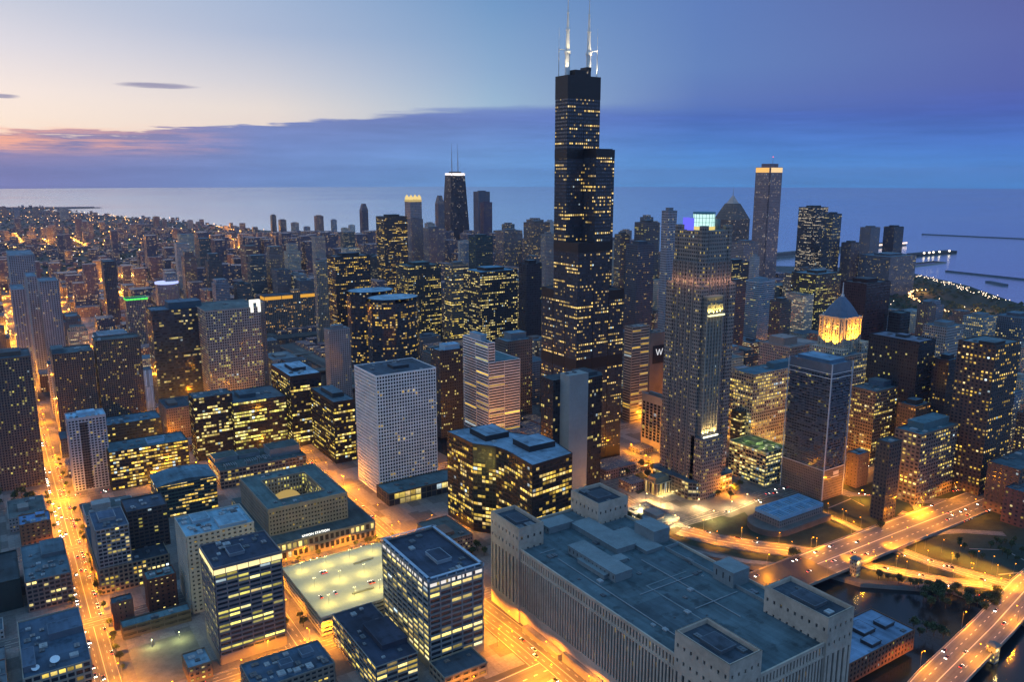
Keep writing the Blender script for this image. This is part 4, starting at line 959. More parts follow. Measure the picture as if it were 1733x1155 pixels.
# ================================================================ CROWNED STONE TOWER (right of the giant)
def crowned():
    cx, cy = 42., -146.
    d0 = pj(cx, cy - 20, 250)
    root, org = begin('skyscraper', 'brown granite skyscraper with a glowing white drum crown and floodlit setbacks', 'skyscraper', 'the crowned granite tower', rect(cx - 30, cx + 34, cy - 30, cy + 30), 262, vis=830)
    gm = facade((.22, .185, .16), (.012, .013, .016), .55, .5, .10, YEL, 1., 2, .6, 3.)
    gs = plain((.21, .18, .165), .7, .2, .1)
    def oct_(w, c, dx=0, dy=0): return [(cx + dx + x, cy + dy + y) for x, y in ((-w + c, -w), (w - c, -w), (w, -w + c), (w, w - c), (w - c, w), (-w + c, w), (-w, w - c), (-w, -w + c))]
    def body(poly, z0, z1, nm, bay=2.6, mat=gm):
        k = MB(); k.prism(poly, z0, z1, top=False, bottom=False, bay=bay, fl=3.9); k.k = 1; k.face([(*p, z1) for p in poly]); k.build(nm, [mat, roofmat((.1, .13, .15))], root, org)
    body(oct_(24, 8), 0, 250, 'shaft')
    body(oct_(21, 8), 250, 281, 'upper_shaft')
    for sx, sy in ((-1, -1), (1, -1), (-1, 1), (1, 1)):              # clasping corner bays
        body(rect(cx + sx * 20 - 5, cx + sx * 20 + 5, cy + sy * 20 - 5, cy + sy * 20 + 5), 0, 228, 'corner_bay', 2.5)
        body([(cx + sx * 17 + 5 * math.cos(i * math.tau / 8 + .39), cy + sy * 17 + 5 * math.sin(i * math.tau / 8 + .39)) for i in range(8)], 250, 286, 'corner_turret', 2.)
    k = MB()
    for i in range(-4, 5):
        for z1, off in ((250, 24.1),):
            k.box(cx + i * 4.2 - .5, cx + i * 4.2 + .5, cy - off - .6, cy - off + .3, 0, z1) if abs(i) < 5 and abs(i * 4.2) < 17.5 else None
            k.box(cx - off - .6, cx - off + .3, cy + i * 4.2 - .5, cy + i * 4.2 + .5, 0, z1) if abs(i * 4.2) < 17.5 else None
    k.build('pier', gs, root, org)
    def drum(x, y, r, z0, z1, m, nm, n=20):
        q = MB(); q.prism([(x + r * math.cos(i * math.tau / n), y + r * math.sin(i * math.tau / n)) for i in range(n)], z0, z1); q.build(nm, m, root, org)
    drum(cx, cy, 11.5, 281, 284.5, glow((1., .78, .25), .8), 'lit_drum_base')
    drum(cx, cy, 11, 284.5, 297, glow((.62, 1., .93), 1.05), 'lit_crown')
    k = MB()
    for i in range(20): a = i * math.tau / 20; k.bar((cx + 11.1 * math.cos(a), cy + 11.1 * math.sin(a), 284), (cx + 11.1 * math.cos(a), cy + 11.1 * math.sin(a), 297.5), .22, 4)
    for z in (288.5, 293): k.prism([(cx + 11.25 * math.cos(i * math.tau / 20), cy + 11.25 * math.sin(i * math.tau / 20)) for i in range(20)], z, z + .35, top=False, bottom=False)
    k.build('crown_mullion', plain((.12, .25, .26), .5), root, org)
    drum(cx, cy, 11.5, 297, 299, plain((.1, .25, .28), .6), 'crown_rim')
    for (dx, dy) in ((-17, 2), (-10, 15)): drum(cx + dx, cy + dy, 3.6, 281, 293, glow((.16, .16, 1.), .95), 'blue_lantern', 12)
    for (dx, dy) in ((17, -2), (13, 13)): drum(cx + dx, cy + dy, 3.6, 281, 291, plain((.14, .18, .2), .6), 'dark_lantern', 12)
    # projecting south bay with two floodlit setbacks
    xs0 = solve(lambda k: pj(k, cy - 31, 200)[0] - 1187, cx - 30, cx + 40); xs1 = solve(lambda k: pj(k, cy - 31, 200)[0] - 1222, cx - 30, cx + 60)
    xs0 += 8
    zt = solve(lambda z: 505 - pj(xs0, cy - 31, z)[1], 50, 300); zb = solve(lambda z: 742 - pj(xs0, cy - 34, z)[1], 0, 300)
    body(rect(xs0, xs1, cy - 31, cy - 10), zb, zt, 'bay_shaft', 2.2, facade((.19, .17, .145), (.02, .02, .02), .4, .5, .08, YEL, 1., 2, .6, 9.))
    k = MB(); n = 5; w = (xs1 - xs0)
    for i in range(n + 1): k.box(xs0 + w * i / n - .45, xs0 + w * i / n + .45, cy - 31.7, cy - 30.9, zb, zt - 8)
    k.box(xs0 - .8, xs1 + .8, cy - 31.8, cy - 9, zt, zt + 1.4); k.box(xs0 - .4, xs1 + .4, cy - 31.5, cy - 9, zt - 8, zt - 7.2)
    k.build('pilaster', plain((.3, .27, .22), .7, .15, .1), root, org)
    body(rect(xs0 - 3, xs1 + 5, cy - 37, cy - 20), 0, zb - .5, 'lower_bay')
    for i in range(4):
        x = xs0 + w * (i + .5) / 4
        lamp('setback_floodlight', (x, cy - 32.6, zb + 1.6), 27000, (1., .70, .22), root, org, spot=((x, cy - 31, zb + 26), 95), r=.3)
        lamp('setback_floodlight', (x, cy - 32.6, zt - 16), 15000, (1., .78, .18), root, org, spot=((x, cy - 30.8, zt - 6), 110), r=.3)
    k = MB(); k.box(xs0, xs1, cy - 34.6, cy - 34.0, zb - .4, zb + 1.0); k.build('light_trough', glow((1., .9, .6), 3.), root, org)
    k = MB(); k.box(xs0, xs1, cy - 35, cy - 34.2, zt - 18, zt - 17); k.box(xs0, xs1, cy - 35, cy - 31, zt - 18.6, zt - 18); k.build('light_ledge', glow((1., .95, .5), 1.5), root, org)
    for i in range(-2, 3): lamp('terrace_light', (cx + i * 9, cy - 27.5, 230), 900, (1., .5, .28), root, org, r=.3)
    for i in range(-2, 3): lamp('terrace_light', (cx - 27.5, cy + i * 9, 230), 900, (1., .5, .28), root, org, r=.3)
    body(oct_(33, 6), 0, 20, 'base_hall', 5, facade((.15, .13, .11), (.02, .02, .02), .8, .6, .6, YEL, 1., 3, .5))
crowned()

# piers block + lower neighbours round the plaza
B('office_building', 'stone block with tall white piers and an orange lit base behind the plaza', 'office building', 'the block with tall white piers', 1086, 1132, 683, 1142, base=(1136, 776), wall=(.36, .34, .31), bay=6.5, fl=4., wf=.95, hf=.95, lit=.06, run=1, det=(1.3, .1, 1.1), rc=(.09, .15, .17), units=6, pent=[(.3, .85, .3, .8, 4)], pentc=(.12, .18, .2), vis=770, topz=9, basez=12)
B('office_tower', 'beige tower of close horizontal stripes wedged beside the black giant', 'office tower', 'the beige striped tower', 1057, 1060, 556, 1100, sq=0.5, Y=64, wall=(.30, .26, .22), bay=20, fl=3.8, wf=.985, hf=.985, lit=.18, run=1, det=(.4, .55, .3), rc=(.13, .18, .2), units=3, vis=750)
r_, o_, p_, H_ = B('hotel_tower', 'brown windowless hotel wall carrying a dark square sign with a white W', 'hotel', 'the hotel with the W sign', 1098, 1101, 566, 1136, Y=132, wall=(.15, .115, .095), bay=40, fl=4., wf=.02, hf=.02, lit=0., rc=(.09, .12, .13), units=2, vis=672)
def yz(u, v, Y): p = atY(u, v, Y); return p[0], p[2]
Yw = p_[0][1]
sa_, sb_ = yz(1105, 586, Yw), yz(1125, 613, Yw)
k_ = MB(); k_.box(sa_[0], sb_[0], Yw - .5, Yw - .05, sb_[1], sa_[1]); sg = k_.build('sign_board', plain((.015, .015, .018), .5), r_, o_)
k_ = MB()
wx, wz = sa_[0], sb_[1]; ww, wh = sb_[0] - sa_[0], sa_[1] - sb_[1]
for a, b in (((.24, .80), (.38, .46)), ((.38, .46), (.50, .78)), ((.50, .78), (.62, .46)), ((.62, .46), (.76, .80))):
    k_.bar((wx + ww * a[0], Yw - .8, wz + wh * a[1]), (wx + ww * b[0], Yw - .8, wz + wh * b[1]), .55, 6)
k_.build('sign_letter', glow((.8, .8, .85), .9), r_, o_)
# bright little colonnade by the river and the low shops
r_, o_, p_, H_ = B('lit_pavilion', 'small brightly lit colonnaded pavilion beside the river plaza', 'pavilion', 'the lit colonnade', 1092, 1112, 822, 1146, H=13, wall=(.42, .36, .24), bay=3.6, fl=11, wf=.9, hf=.95, lit=2.0, run=1, st=.8, det=(1.2, .05, .9), rc=(.16, .16, .13), units=2, pent=[(.08, .95, .2, .8, 5)], pentc=(.4, .33, .2), vis=850, wd=(None, 20))
for i in range(5): lamp('colonnade_light', (p_[0][0] + (i + .5) * (p_[1][0] - p_[0][0]) / 5, p_[0][1] - 2.2, 1.5), 1500, (1., .72, .25), r_, o_, r=.3)

# green-lit block, residential slab, grid twins
r_, o_, p_, H_ = B('office_building', 'squat block with yellow striped floors and a green lit roof garden', 'office building', 'the squat block with the green lit roof', 1234, 1292, 768, 1335, base=(1293, 826), wall=(.36, .34, .24), bay=4, fl=3.9, wf=.96, hf=.96, lit=1.25, run=3, st=.95, det=(.4, .42, .5), rc=(.05, .085, .045), units=7, pent=[(.3, .6, .45, .8, 3)], pentc=(.2, .28, .18), vis=832, par=.8)
for (fx, fy) in ((.15, .7), (.4, .3), (.75, .75), (.2, .25), (.8, .3)): lamp('roof_garden_light', (p_[0][0] + fx * (p_[1][0] - p_[0][0]), p_[0][1] + fy * (p_[2][1] - p_[0][1]), H_ + 5.5), 2600, (.95, 1., .35), r_, o_, r=.3)
r_, o_, p_, H_ = B('apartment_tower', 'dark blue checkered residential slab on a brown garage podium', 'apartment tower', 'the dark blue checkered slab', 1338, 1388, 620, 1442, base=(1390, 848), wall=(.15, .165, .19), bay=3.4, fl=3.05, wf=.7, hf=.8, lit=.05, run=1, det=(.0, .24, .2), rc=(.17, .27, .36), units=4, pent=[(.12, .88, .12, .88, 3.5)], pentc=(.10, .17, .24), vis=850, basez=33., topz=8, par=1.4)
x0_, y0_ = p_[0]; x1_ = p_[1][0]; y1_ = p_[2][1]
k_ = MB(); rng_ = random.Random(4)
for fl_ in range(int((H_ - 44) / 3.05)):      # staggered balcony slabs
    z = 35 + fl_ * 3.05
    for i in range(11):
        w_ = (x1_ - x0_) / 11
        if rng_.random() < .55: k_.box(x0_ + i * w_ + .3, x0_ + (i + 1) * w_ - .3, y0_ - 1.1, y0_ + .35, z, z + 1.1)
        w_ = (y1_ - y0_) / 11
        if rng_.random() < .55: k_.box(x0_ - 1.1, x0_ + .35, y0_ + i * w_ + .3, y0_ + (i + 1) * w_ - .3, z, z + 1.1)
k_.build('balcony_grid', plain((.12, .135, .165), .6), r_, o_)
k_ = MB()
k_.prism(rect(x0_ - .9, x1_ + .9, y0_ - .9, y1_ + .9), 0, 33, bottom=False, bay=2.2, fl=3); k_.build('garage_podium', facade((.17, .135, .115), (.05, .04, .035), .5, .55, .04, YEL, .6, 2, .6), r_, o_)
k_ = MB()
for a, b, c, d in ((x0_ - 1.3, x0_ - .3, y0_ - 1.3, y0_ - .3), (x1_ + .3, x1_ + 1.3, y0_ - 1.3, y0_ - .3), (x0_ - 1.3, x0_ - .3, y1_ + .3, y1_ + 1.3)): k_.box(a, b, c, d, 0, H_ + 1.5)
for z in (33, H_ - 9, H_ - 14):
    k_.box(x0_ - .3, x1_ + .3, y0_ - 1.3, y0_ - .9, z, z + .9); k_.box(x0_ - 1.3, x0_ - .9, y0_ - .3, y1_ + .3, z, z + .9)
k_.build('white_frame', plain((.55, .55, .56), .6, .1), r_, o_)
k_ = MB(); xa_ = x0_ + (x1_ - x0_) * .34
k_.box(xa_, xa_ + 14, y0_ - 1.1, y0_ - .95, 23, 24.2); k_.box(xa_ + 4, xa_ + 13, y0_ - 1.1, y0_ - .95, 25.5, 29.5); k_.build('garage_sign', plain((.6, .6, .6), .6, .1), r_, o_)
B('office_building', 'broad stone block with lit grid windows and a teal roof behind the blue slab', 'office building', 'the broad lit grid block', 1243, 1276, 636, 1475, Y=-138, wall=(.27, .26, .22), bay=3.6, fl=4., wf=.62, hf=.6, lit=.9, run=6, st=.75, rc=(.08, .15, .19), units=8, pent=[(.2, .5, .3, .7, 6)], pentc=(.1, .17, .2), vis=795)
B('office_building', 'narrow yellow lit block beside the crowned tower', 'office building', None, 1236, 1240, 636, 1274, sq=0.6, Y=-75, wall=(.26, .21, .17), bay=3.4, fl=4, wf=.7, hf=.6, lit=1.1, run=3, rc=(.2, .18, .2), units=3, pent=[(.1, .9, .3, .9, 7)], pentc=(.3, .25, .22), vis=720)
B('office_building', 'dark low annex between the crowned tower and the green roofed block', 'annex', None, 1238, 1241, 700, 1278, sq=0.6, Y=-130, wall=(.03, .035, .035), bay=3.4, fl=4, wf=.9, hf=.5, lit=.25, run=2, rc=(.06, .09, .08), units=3, vis=735)

# pyramid-roofed gilded tower
def gilded():
    cx, cy = atY(1421, 560, -104)[:2]
    f = lambda u, v: atY(u, v, cy - 16)
    zt = f(1421, 545)[2]; ze = zt + 4; zp = atY(1421, 503, cy)[2]; zs = atY(1422, 478, cy)[2]
    w = (atY(1448, 560, cy - 16)[0] - atY(1397, 560, cy - 16)[0]) / 2 * .56
    root, org = begin('landmark_tower', 'golden floodlit tower with a slate pyramid roof and a lit statue', 'tower', 'the golden pyramid tower', rect(cx - w, cx + w, cy - w, cy + w), zp, vis=612)
    st = facade((.38, .34, .28), (.02, .02, .02), .4, .55, .15, YEL, 1., 1, .8, 2.)
    k = MB(); k.prism(rect(cx - w, cx + w, cy - w, cy + w), 0, ze, top=False, bottom=False, bay=3.4, fl=3.9); k.build('shaft', st, root, org)
    k = MB()
    for i in range(7):
        x = cx - w + 2 * w * i / 6
        k.box(x - .7, x + .7, cy - w - 1., cy - w + .2, 0, ze - 2); k.box(cx - w - 1., cx - w + .2, x - cx + cy - .7, x - cx + cy + .7, 0, ze - 2)
    k.box(cx - w - 1.2, cx + w + 1.2, cy - w - 1.2, cy + w + 1.2, ze - 2.5, ze)
    k.build('pilaster', plain((.40, .35, .28), .7, .15), root, org)
    k = MB(); hz = zp - ze; pr = [(1., 0.), (.86, .22), (.66, .48), (.42, .74), (.16, 1.)]
    for (f0, t0), (f1, t1) in zip(pr, pr[1:]):
        oc = lambda f: [(cx + x * (w + .8) * f, cy + y * (w + .8) * f) for x, y in ((-.62, -1), (.62, -1), (1, -.62), (1, .62), (.62, 1), (-.62, 1), (-1, .62), (-1, -.62))]
        k.prism(oc(f0), ze + hz * t0, ze + hz * t1, taper=oc(f1), bottom=t0 == 0)
    k.build('pyramid_roof', plain((.09, .13, .19), .6, .2, .2), root, org)
    k = MB(); k.prism(rect(cx - 1.6, cx + 1.6, cy - 1.6, cy + 1.6), zp, zp + 3); k.bar((cx, cy, zp + 3), (cx, cy, zs - 2), 1.0, 8, .5); k.ball((cx, cy, zs - 1.3), .7)
    k.build('statue', plain((.55, .55, .55), .4, .1), root, org)
    lo = ze - 34
    for sx in (-1, 1):
        x0, x1 = (cx - w - 12, cx - w + 5) if sx < 0 else (cx + w - 5, cx + w + 12)
        k = MB(); k.prism(rect(x0, x1, cy - w - 8, cy + w + 4), 0, lo - (0 if sx > 0 else 6), bottom=False, bay=3.4, fl=3.9); k.build('wing', st, root, org)
    for (x, y, z, px, py) in ((cx - 7, cy - w - 6, lo + 2, cx - 7, cy - w), (cx + 7, cy - w - 6, lo + 2, cx + 7, cy - w), (cx, cy - w - 6, lo + 2, cx, cy - w), (cx - w - 6, cy - 7, lo - 3, cx - w, cy - 7), (cx - w - 6, cy + 5, lo - 3, cx - w, cy + 5)):
        lamp('floodlight', (x, y, z), 115000, (1., .39, .02), root, org, spot=((px, py, z + 20), 110), r=.5)
        lamp('floodlight', (x + (px - x) * .72, y + (py - y) * .72, ze - 16), 16000, (1., .41, .025), root, org, spot=((px, py, ze - 8), 120), r=.5)
    lamp('floodlight', (cx - 2.4, cy - 2.4, zp + 1), 500, (1., .95, .8), root, org, spot=((cx, cy, zs), 60), r=.3)
gilded()
B('civic_building', 'stone building with a tall white colonnade right of the golden tower', 'civic building', None, 1444, 1450, 612, 1497, sq=0.6, Y=-112, wall=(.33, .30, .26), bay=3.4, fl=26, wf=.6, hf=.9, lit=0., det=(1.4, .06, 1.), rc=(.11, .13, .14), units=4, pent=[(.3, .9, .4, .9, 8)], pentc=(.25, .22, .2), vis=660)
B('office_building', 'domed brown hall with skylights in front of the white colonnade', 'hall', None, 1440, 1452, 665, 1528, sq=0.6, Y=-215, wall=(.16, .13, .10), bay=3.4, fl=4, wf=.7, hf=.5, lit=.45, run=3, rc=(.10, .13, .15), units=5, pent=[(.55, .98, .3, .9, 6)], pentc=(.1, .15, .2), vis=770)
# dark red-black slab and black long block
B('office_tower', 'plain black red skyscraper slab with no lit windows', 'office tower', 'the plain black red slab', 1424, 1432, 482, 1508, sq=0.7, Y=-60, wall=(.035, .018, .02), gl=(.02, .014, .018), bay=3.4, fl=4, wf=.7, hf=.6, lit=.004, rc=(.06, .07, .08), pent=[(.25, .7, .25, .8, 5)], units=2, vis=605)
B('office_building', 'teal black glass block at the foot of the black red slab', 'office building', None, 1504, 1506, 532, 1541, sq=0.8, Y=-90, wall=(.02, .035, .04), bay=3.4, fl=4, wf=.9, hf=.6, lit=.01, rc=(.06, .10, .11), vis=565)
B('office_tower', 'long black block with two rows of lit windows and a lavender roof', 'office tower', 'the long black block with a lavender roof', 1471, 1556, 581, 1584, Y=-235, wall=(.02, .022, .028), bay=3.2, fl=4, wf=.6, hf=.55, lit=.05, run=8, rc=(.16, .17, .22), units=4, pent=[(.4, .7, .4, .6, 3)], pentc=(.04, .05, .06), vis=672)
B('office_tower', 'dark brown tower with scattered square yellow windows at the right', 'office tower', 'the dark brown tower at the right', 1622, 1664, 588, 1729, sq=0.75, Y=-335, wall=(.075, .052, .045), bay=4.2, fl=3.9, wf=.5, hf=.5, lit=.27, run=3, rc=(.10, .15, .17), units=3, pent=[(.05, .5, .1, .5, 3)], pentc=(.05, .04, .04), vis=815, st=1.05)
B('office_building', 'teal roofed low block with an orange lit entrance right of the blue slab', 'office building', 'the teal roofed low block', 1515, 1560, 738, 1622, Y=-312, wall=(.15, .12, .10), bay=4.5, fl=4.2, wf=.6, hf=.5, lit=.28, run=3, rc=(.08, .15, .18), units=4, pent=[(.25, .95, .3, .9, 7)], pentc=(.10, .17, .19), vis=800)
B('office_building', 'small dark brown tower standing in front of the teal roofed block', 'office building', None, 1484, 1500, 752, 1527, sq=0.7, Y=-318, wall=(.075, .06, .05), bay=4, fl=4, wf=.5, hf=.5, lit=.08, run=1, rc=(.10, .13, .15), units=2, vis=810)
B('office_building', 'brown block in the lee of the blue slab, blank side wall', 'office building', None, 1434, 1440, 772, 1472, sq=0.7, Y=-250, wall=(.15, .11, .09), bay=4, fl=4, wf=.2, hf=.3, lit=.1, run=1, rc=(.12, .2, .27), units=3, vis=825)
B('low_shop', 'long lit shop row with a teal roof by the ramp', 'shop row', None, 1528, 1540, 822, 1612, H=9, wall=(.3, .24, .14), bay=4, fl=5, wf=.85, hf=.6, lit=.7, run=2, rc=(.06, .11, .13), units=5, vis=838, wd=(None, 22))
B('brick_building', 'brown brick block with an arched doorway at the right edge', 'brick building', 'the brick block at the right edge', 1672, 1690, 798, 1790, sq=0.4, Y=-385, wall=(.11, .07, .055), bay=5, fl=4.4, wf=.4, hf=.45, lit=.1, run=1, rc=(.06, .10, .12), units=5, vis=860)
B('brick_building', 'dark brick block cut by the right picture edge, below the arched one', 'brick building', None, 1700, 1712, 838, 1800, sq=0.3, Y=-402, wall=(.09, .05, .05), bay=5, fl=4.2, wf=.4, hf=.45, lit=.12, run=1, rc=(.06, .10, .13), units=4, vis=885)
B('brick_building', 'brown brick block with a bright blue roof behind the stone block', 'brick building', 'the blue roofed brick block by the river', 1455, 1436, 1130, 1551, H=15, wall=(.17, .085, .055), bay=4, fl=4, wf=.4, hf=.5, lit=.04, run=1, det=(2.2, .4, .4), rc=(.17, .25, .36), units=2, pent=[(.15, .42, .5, .8, 2.2), (.55, .75, .45, .7, 2.2), (.1, .3, .1, .3, 2.2)], pentc=(.05, .05, .055), vis=1130, wd=(None, 36)) if False else block('brick_building', 'brown brick block with a bright blue roof behind the stone block', 'brick building', -134, -53, -459, -424, 0, 15, wall=(.17, .085, .055), bay=4, fl=4, wf=.9, hf=.9, lit=.04, run=1, det=(2.2, .4, .4), rc=(.17, .25, .36), units=2, pent=[(.52, .68, .42, .82, 2.4), (.78, .92, .35, .62, 2.2), (.42, .55, .1, .36, 2.2)], pentc=(.05, .05, .055), vis=1130, ref='the blue roofed brick block by the river', clear=3)

# vent house with blue louvred roof on a round podium
def vent():
    x0, x1, y0, y1, H = 22., 88., -280., -250., 13.
    root, org = begin('vent_house', 'low vent house with a blue slatted roof on a rounded podium', 'vent house', 'the vent house with the blue slatted roof', rect(x0, x1, y0, y1), H, vis=912)
    n = 16; pd_ = [(x0 + 10 + (x1 - x0 + 14) / 2 * 0 + (-18 + 0) * 0, 0)]
    pod = []
    for i in range(n + 1):
        a = math.pi / 2 + math.pi * i / n; pod.append((x0 + 6 + 22 * math.cos(a), (y0 + y1) / 2 + 22 * math.sin(a)))
    pod += [(x1 + 4, y0 - 7), (x1 + 4, y1 + 7)]
    k = MB(); k.prism(pod, 0, 6, bottom=False, bay=3, fl=3); k.build('podium', plain((.12, .11, .10), .8), root, org)
    k = MB(); k.prism(rect(x0, x1, y0, y1), 6, H, bottom=False, bay=3, fl=3.5); k.build('wall', facade((.2, .16, .14), (.05, .05, .05), .4, .6, .0), root, org)
    for i in range(4):
        for j in range(2):
            a, b = x0 + (x1 - x0) * i / 4, x0 + (x1 - x0) * (i + 1) / 4; c, d = y0 + (y1 - y0) * j / 2, y0 + (y1 - y0) * (j + 1) / 2
            k = MB(); t = .8
            for q in ((a + .2, b - .2, c + .2, c + t), (a + .2, b - .2, d - t, d - .2), (a + .2, a + t, c + t, d - t), (b - t, b - .2, c + t, d - t)): k.box(*q, H, H + 3.4)
            for s in range(5): k.box(a + t, b - t, c + t + (d - c - 2 * t) * (s + .3) / 5, c + t + (d - c - 2 * t) * (s + .7) / 5, H + 1.4, H + 1.7)
            k.build('cooling_cell', plain((.24, .42, .58), .55, .1), root, org)
vent()

# ================================================================ FARTHER SKYLINE
def tapered():                    # dark tapered tower with X bracing and twin antennas
    u = 770; zc = 344.; cx, cy, _ = un(u, 290, zc + .0)
    # true distance surveyed from the roof pixel would be too near; set it on its block north of the river
    cy = 2210.; p = atY(u, 293, cy); cx, zt = p[0], p[2]
    wT = (atY(784, 295, cy)[0] - atY(757, 295, cy)[0]) * .5 / 1.18; wB = (atY(787, 380, cy)[0] - atY(754, 380, cy)[0]) * .5 / 1.12 * 1.25
    root, org = begin('skyscraper', 'black tapering skyscraper with a white lit top band and two antennas', 'skyscraper', 'the black tapering tower', rect(cx - wB, cx + wB, cy - wB, cy + wB), zt, vis=384)
    B0, B1 = rect(cx - wB, cx + wB, cy - wB * .8, cy + wB * .8), rect(cx - wT, cx + wT, cy - wT * .8, cy + wT * .8)
    k = MB(); k.prism(B0, 0, zt, taper=B1, bottom=False, bay=6, fl=6); k.build('tapered_shaft', facade((.025, .018, .018), (.02, .018, .02), .5, .45, .07, (1., .8, .6, 1), 1.2, 1, .2), root, org)
    k = MB(); f = lambda s, q: (cx + s * (wB + (wT - wB) * q) , cy - (wB + (wT - wB) * q) * .8 - .4, zt * q)
    for i in range(5):
        a, b = i / 5, (i + 1) / 5
        k.bar(f(-1, a), f(1, b), 1., 4); k.bar(f(1, a), f(-1, b), 1., 4)
    k.build('cross_bracing', plain((.03, .022, .022), .5), root, org)
    k = MB(); k.prism(rect(cx - wT - .5, cx + wT + .5, cy - wT * .8 - .6, cy + wT * .8 + .6), zt - 10, zt, bottom=False); k.build('lit_top_band', glow((1., .9, .88), 1.3), root, org)
    k = MB(); k.box(cx - wT * .7, cx + wT * .7, cy - 12, cy + 12, zt, zt + 6); k.build('penthouse', plain((.05, .05, .06), .6), root, org)
    for s in (-1, 1):
        k = MB(); x = cx + s * wT * .45
        k.bar((x, cy, zt + 5), (x, cy, zt + 50), 2.0, 6, 1.7); k.bar((x, cy, zt + 50), (x, cy, zt + 85), 1.4, 6, 1.); k.bar((x, cy, zt + 85), (x, cy, zt + 118), .8, 5, .4)
        k.build('antenna_mast', plain((.35, .33, .36), .5), root, org)
tapered()
def crown_tower():
    cy = 2010.; p = atY(699, 335, cy); cx, zt = p[0], p[2]; w = (atY(711, 340, cy)[0] - atY(688, 340, cy)[0]) / 2 / 1.2
    root, org = begin('skyscraper', 'pale far tower crowned by four gold lit pinnacles', 'skyscraper', 'the four pinnacle tower', rect(cx - w, cx + w, cy - w, cy + w), zt, vis=370)
    k = MB(); k.prism(rect(cx - w, cx + w, cy - w, cy + w), 0, zt - 8, bottom=False, bay=6, fl=6); k.build('shaft', facade((.26, .22, .22), (.03, .03, .04), .4, .5, .05, YEL, 1., 1), root, org)
    for sx, sy in ((-1, -1), (1, -1), (-1, 1), (1, 1)):
        x, y = cx + sx * w * .72, cy + sy * w * .72; k = MB(); k.box(x - w * .24, x + w * .24, y - w * .24, y + w * .24, zt - 8, zt + 2); k.prism(rect(x - w * .24, x + w * .24, y - w * .24, y + w * .24), zt + 2, zt + 12, taper=rect(x - .6, x + .6, y - .6, y + .6)); k.build('pinnacle', glow((1., .74, .28), .9), root, org)
    k = MB(); k.prism(rect(cx - w - .4, cx + w + .4, cy - w - .4, cy + w + .4), zt - 14, zt - 6, bottom=False); k.build('lit_band', glow((1., .74, .28), .5), root, org)
crown_tower()
def pointed(u0, u1, vt, vs, Y, label, wall, ref, vis, lit=.05, slope=.5, litc=YEL):
    cy = Y; xa, xb = atY(u0, vs, cy)[0], atY(u1, vs, cy)[0]; zt, zs = atY((u0 + u1) / 2, vt, cy)[2], atY((u0 + u1) / 2, vs, cy)[2]
    w = (xb - xa) / 2 / 1.35; cx = (xa + xb) / 2 + w * .15
    root, org = begin('skyscraper', label, 'skyscraper', ref, rect(cx - w, cx + w, cy, cy + 2 * w), zt, vis=vis)
    k = MB(); k.prism(rect(cx - w, cx + w, cy, cy + 2 * w), 0, zs, bottom=False, bay=4, fl=4.5); k.build('shaft', facade(wall, (.02, .02, .025), .5, .5, lit, litc, 1., 1), root, org)
    k = MB(); k.prism(rect(cx - w, cx + w, cy, cy + 2 * w), zs, zt, taper=rect(cx - w * slope, cx + w * slope, cy + w * (1 - slope), cy + w * (1 + slope)), bay=4, fl=4.5); k.build('tapered_crown', facade(wall, (.02, .02, .025), .4, .5, lit * 1.5, litc, 1., 1), root, org)
    return root, org, cx, cy + w, w, zt
pointed(739, 753, 331, 345, 2080, 'slim purple tower with a rounded top just left of the black tapering tower', (.14, .12, .13), None, 380)
pointed(610, 624, 345, 356, 3000, 'lone dark rounded tower against the lake', (.09, .07, .09), 'the lone dark rounded tower', 390)
r_, o_, cx_, cy_, w_, z_ = pointed(1233, 1272, 345, 372, 780, 'brown tower with an arrow shaped spire crown left of the cream tower', (.13, .10, .085), 'the arrow crowned tower', 440, .09, .42, (1., .7, .45, 1))
k_ = MB(); k_.prism(rect(cx_ - w_ * .35, cx_ + w_ * .35, cy_ - w_ * .35, cy_ + w_ * .35), z_, z_ + 22, taper=rect(cx_ - 1, cx_ + 1, cy_ - 1, cy_ + 1)); k_.bar((cx_, cy_, z_ + 18), (cx_, cy_, z_ + 40), .9, 5, .3); k_.build('spire', plain((.5, .4, .35), .6), r_, o_)
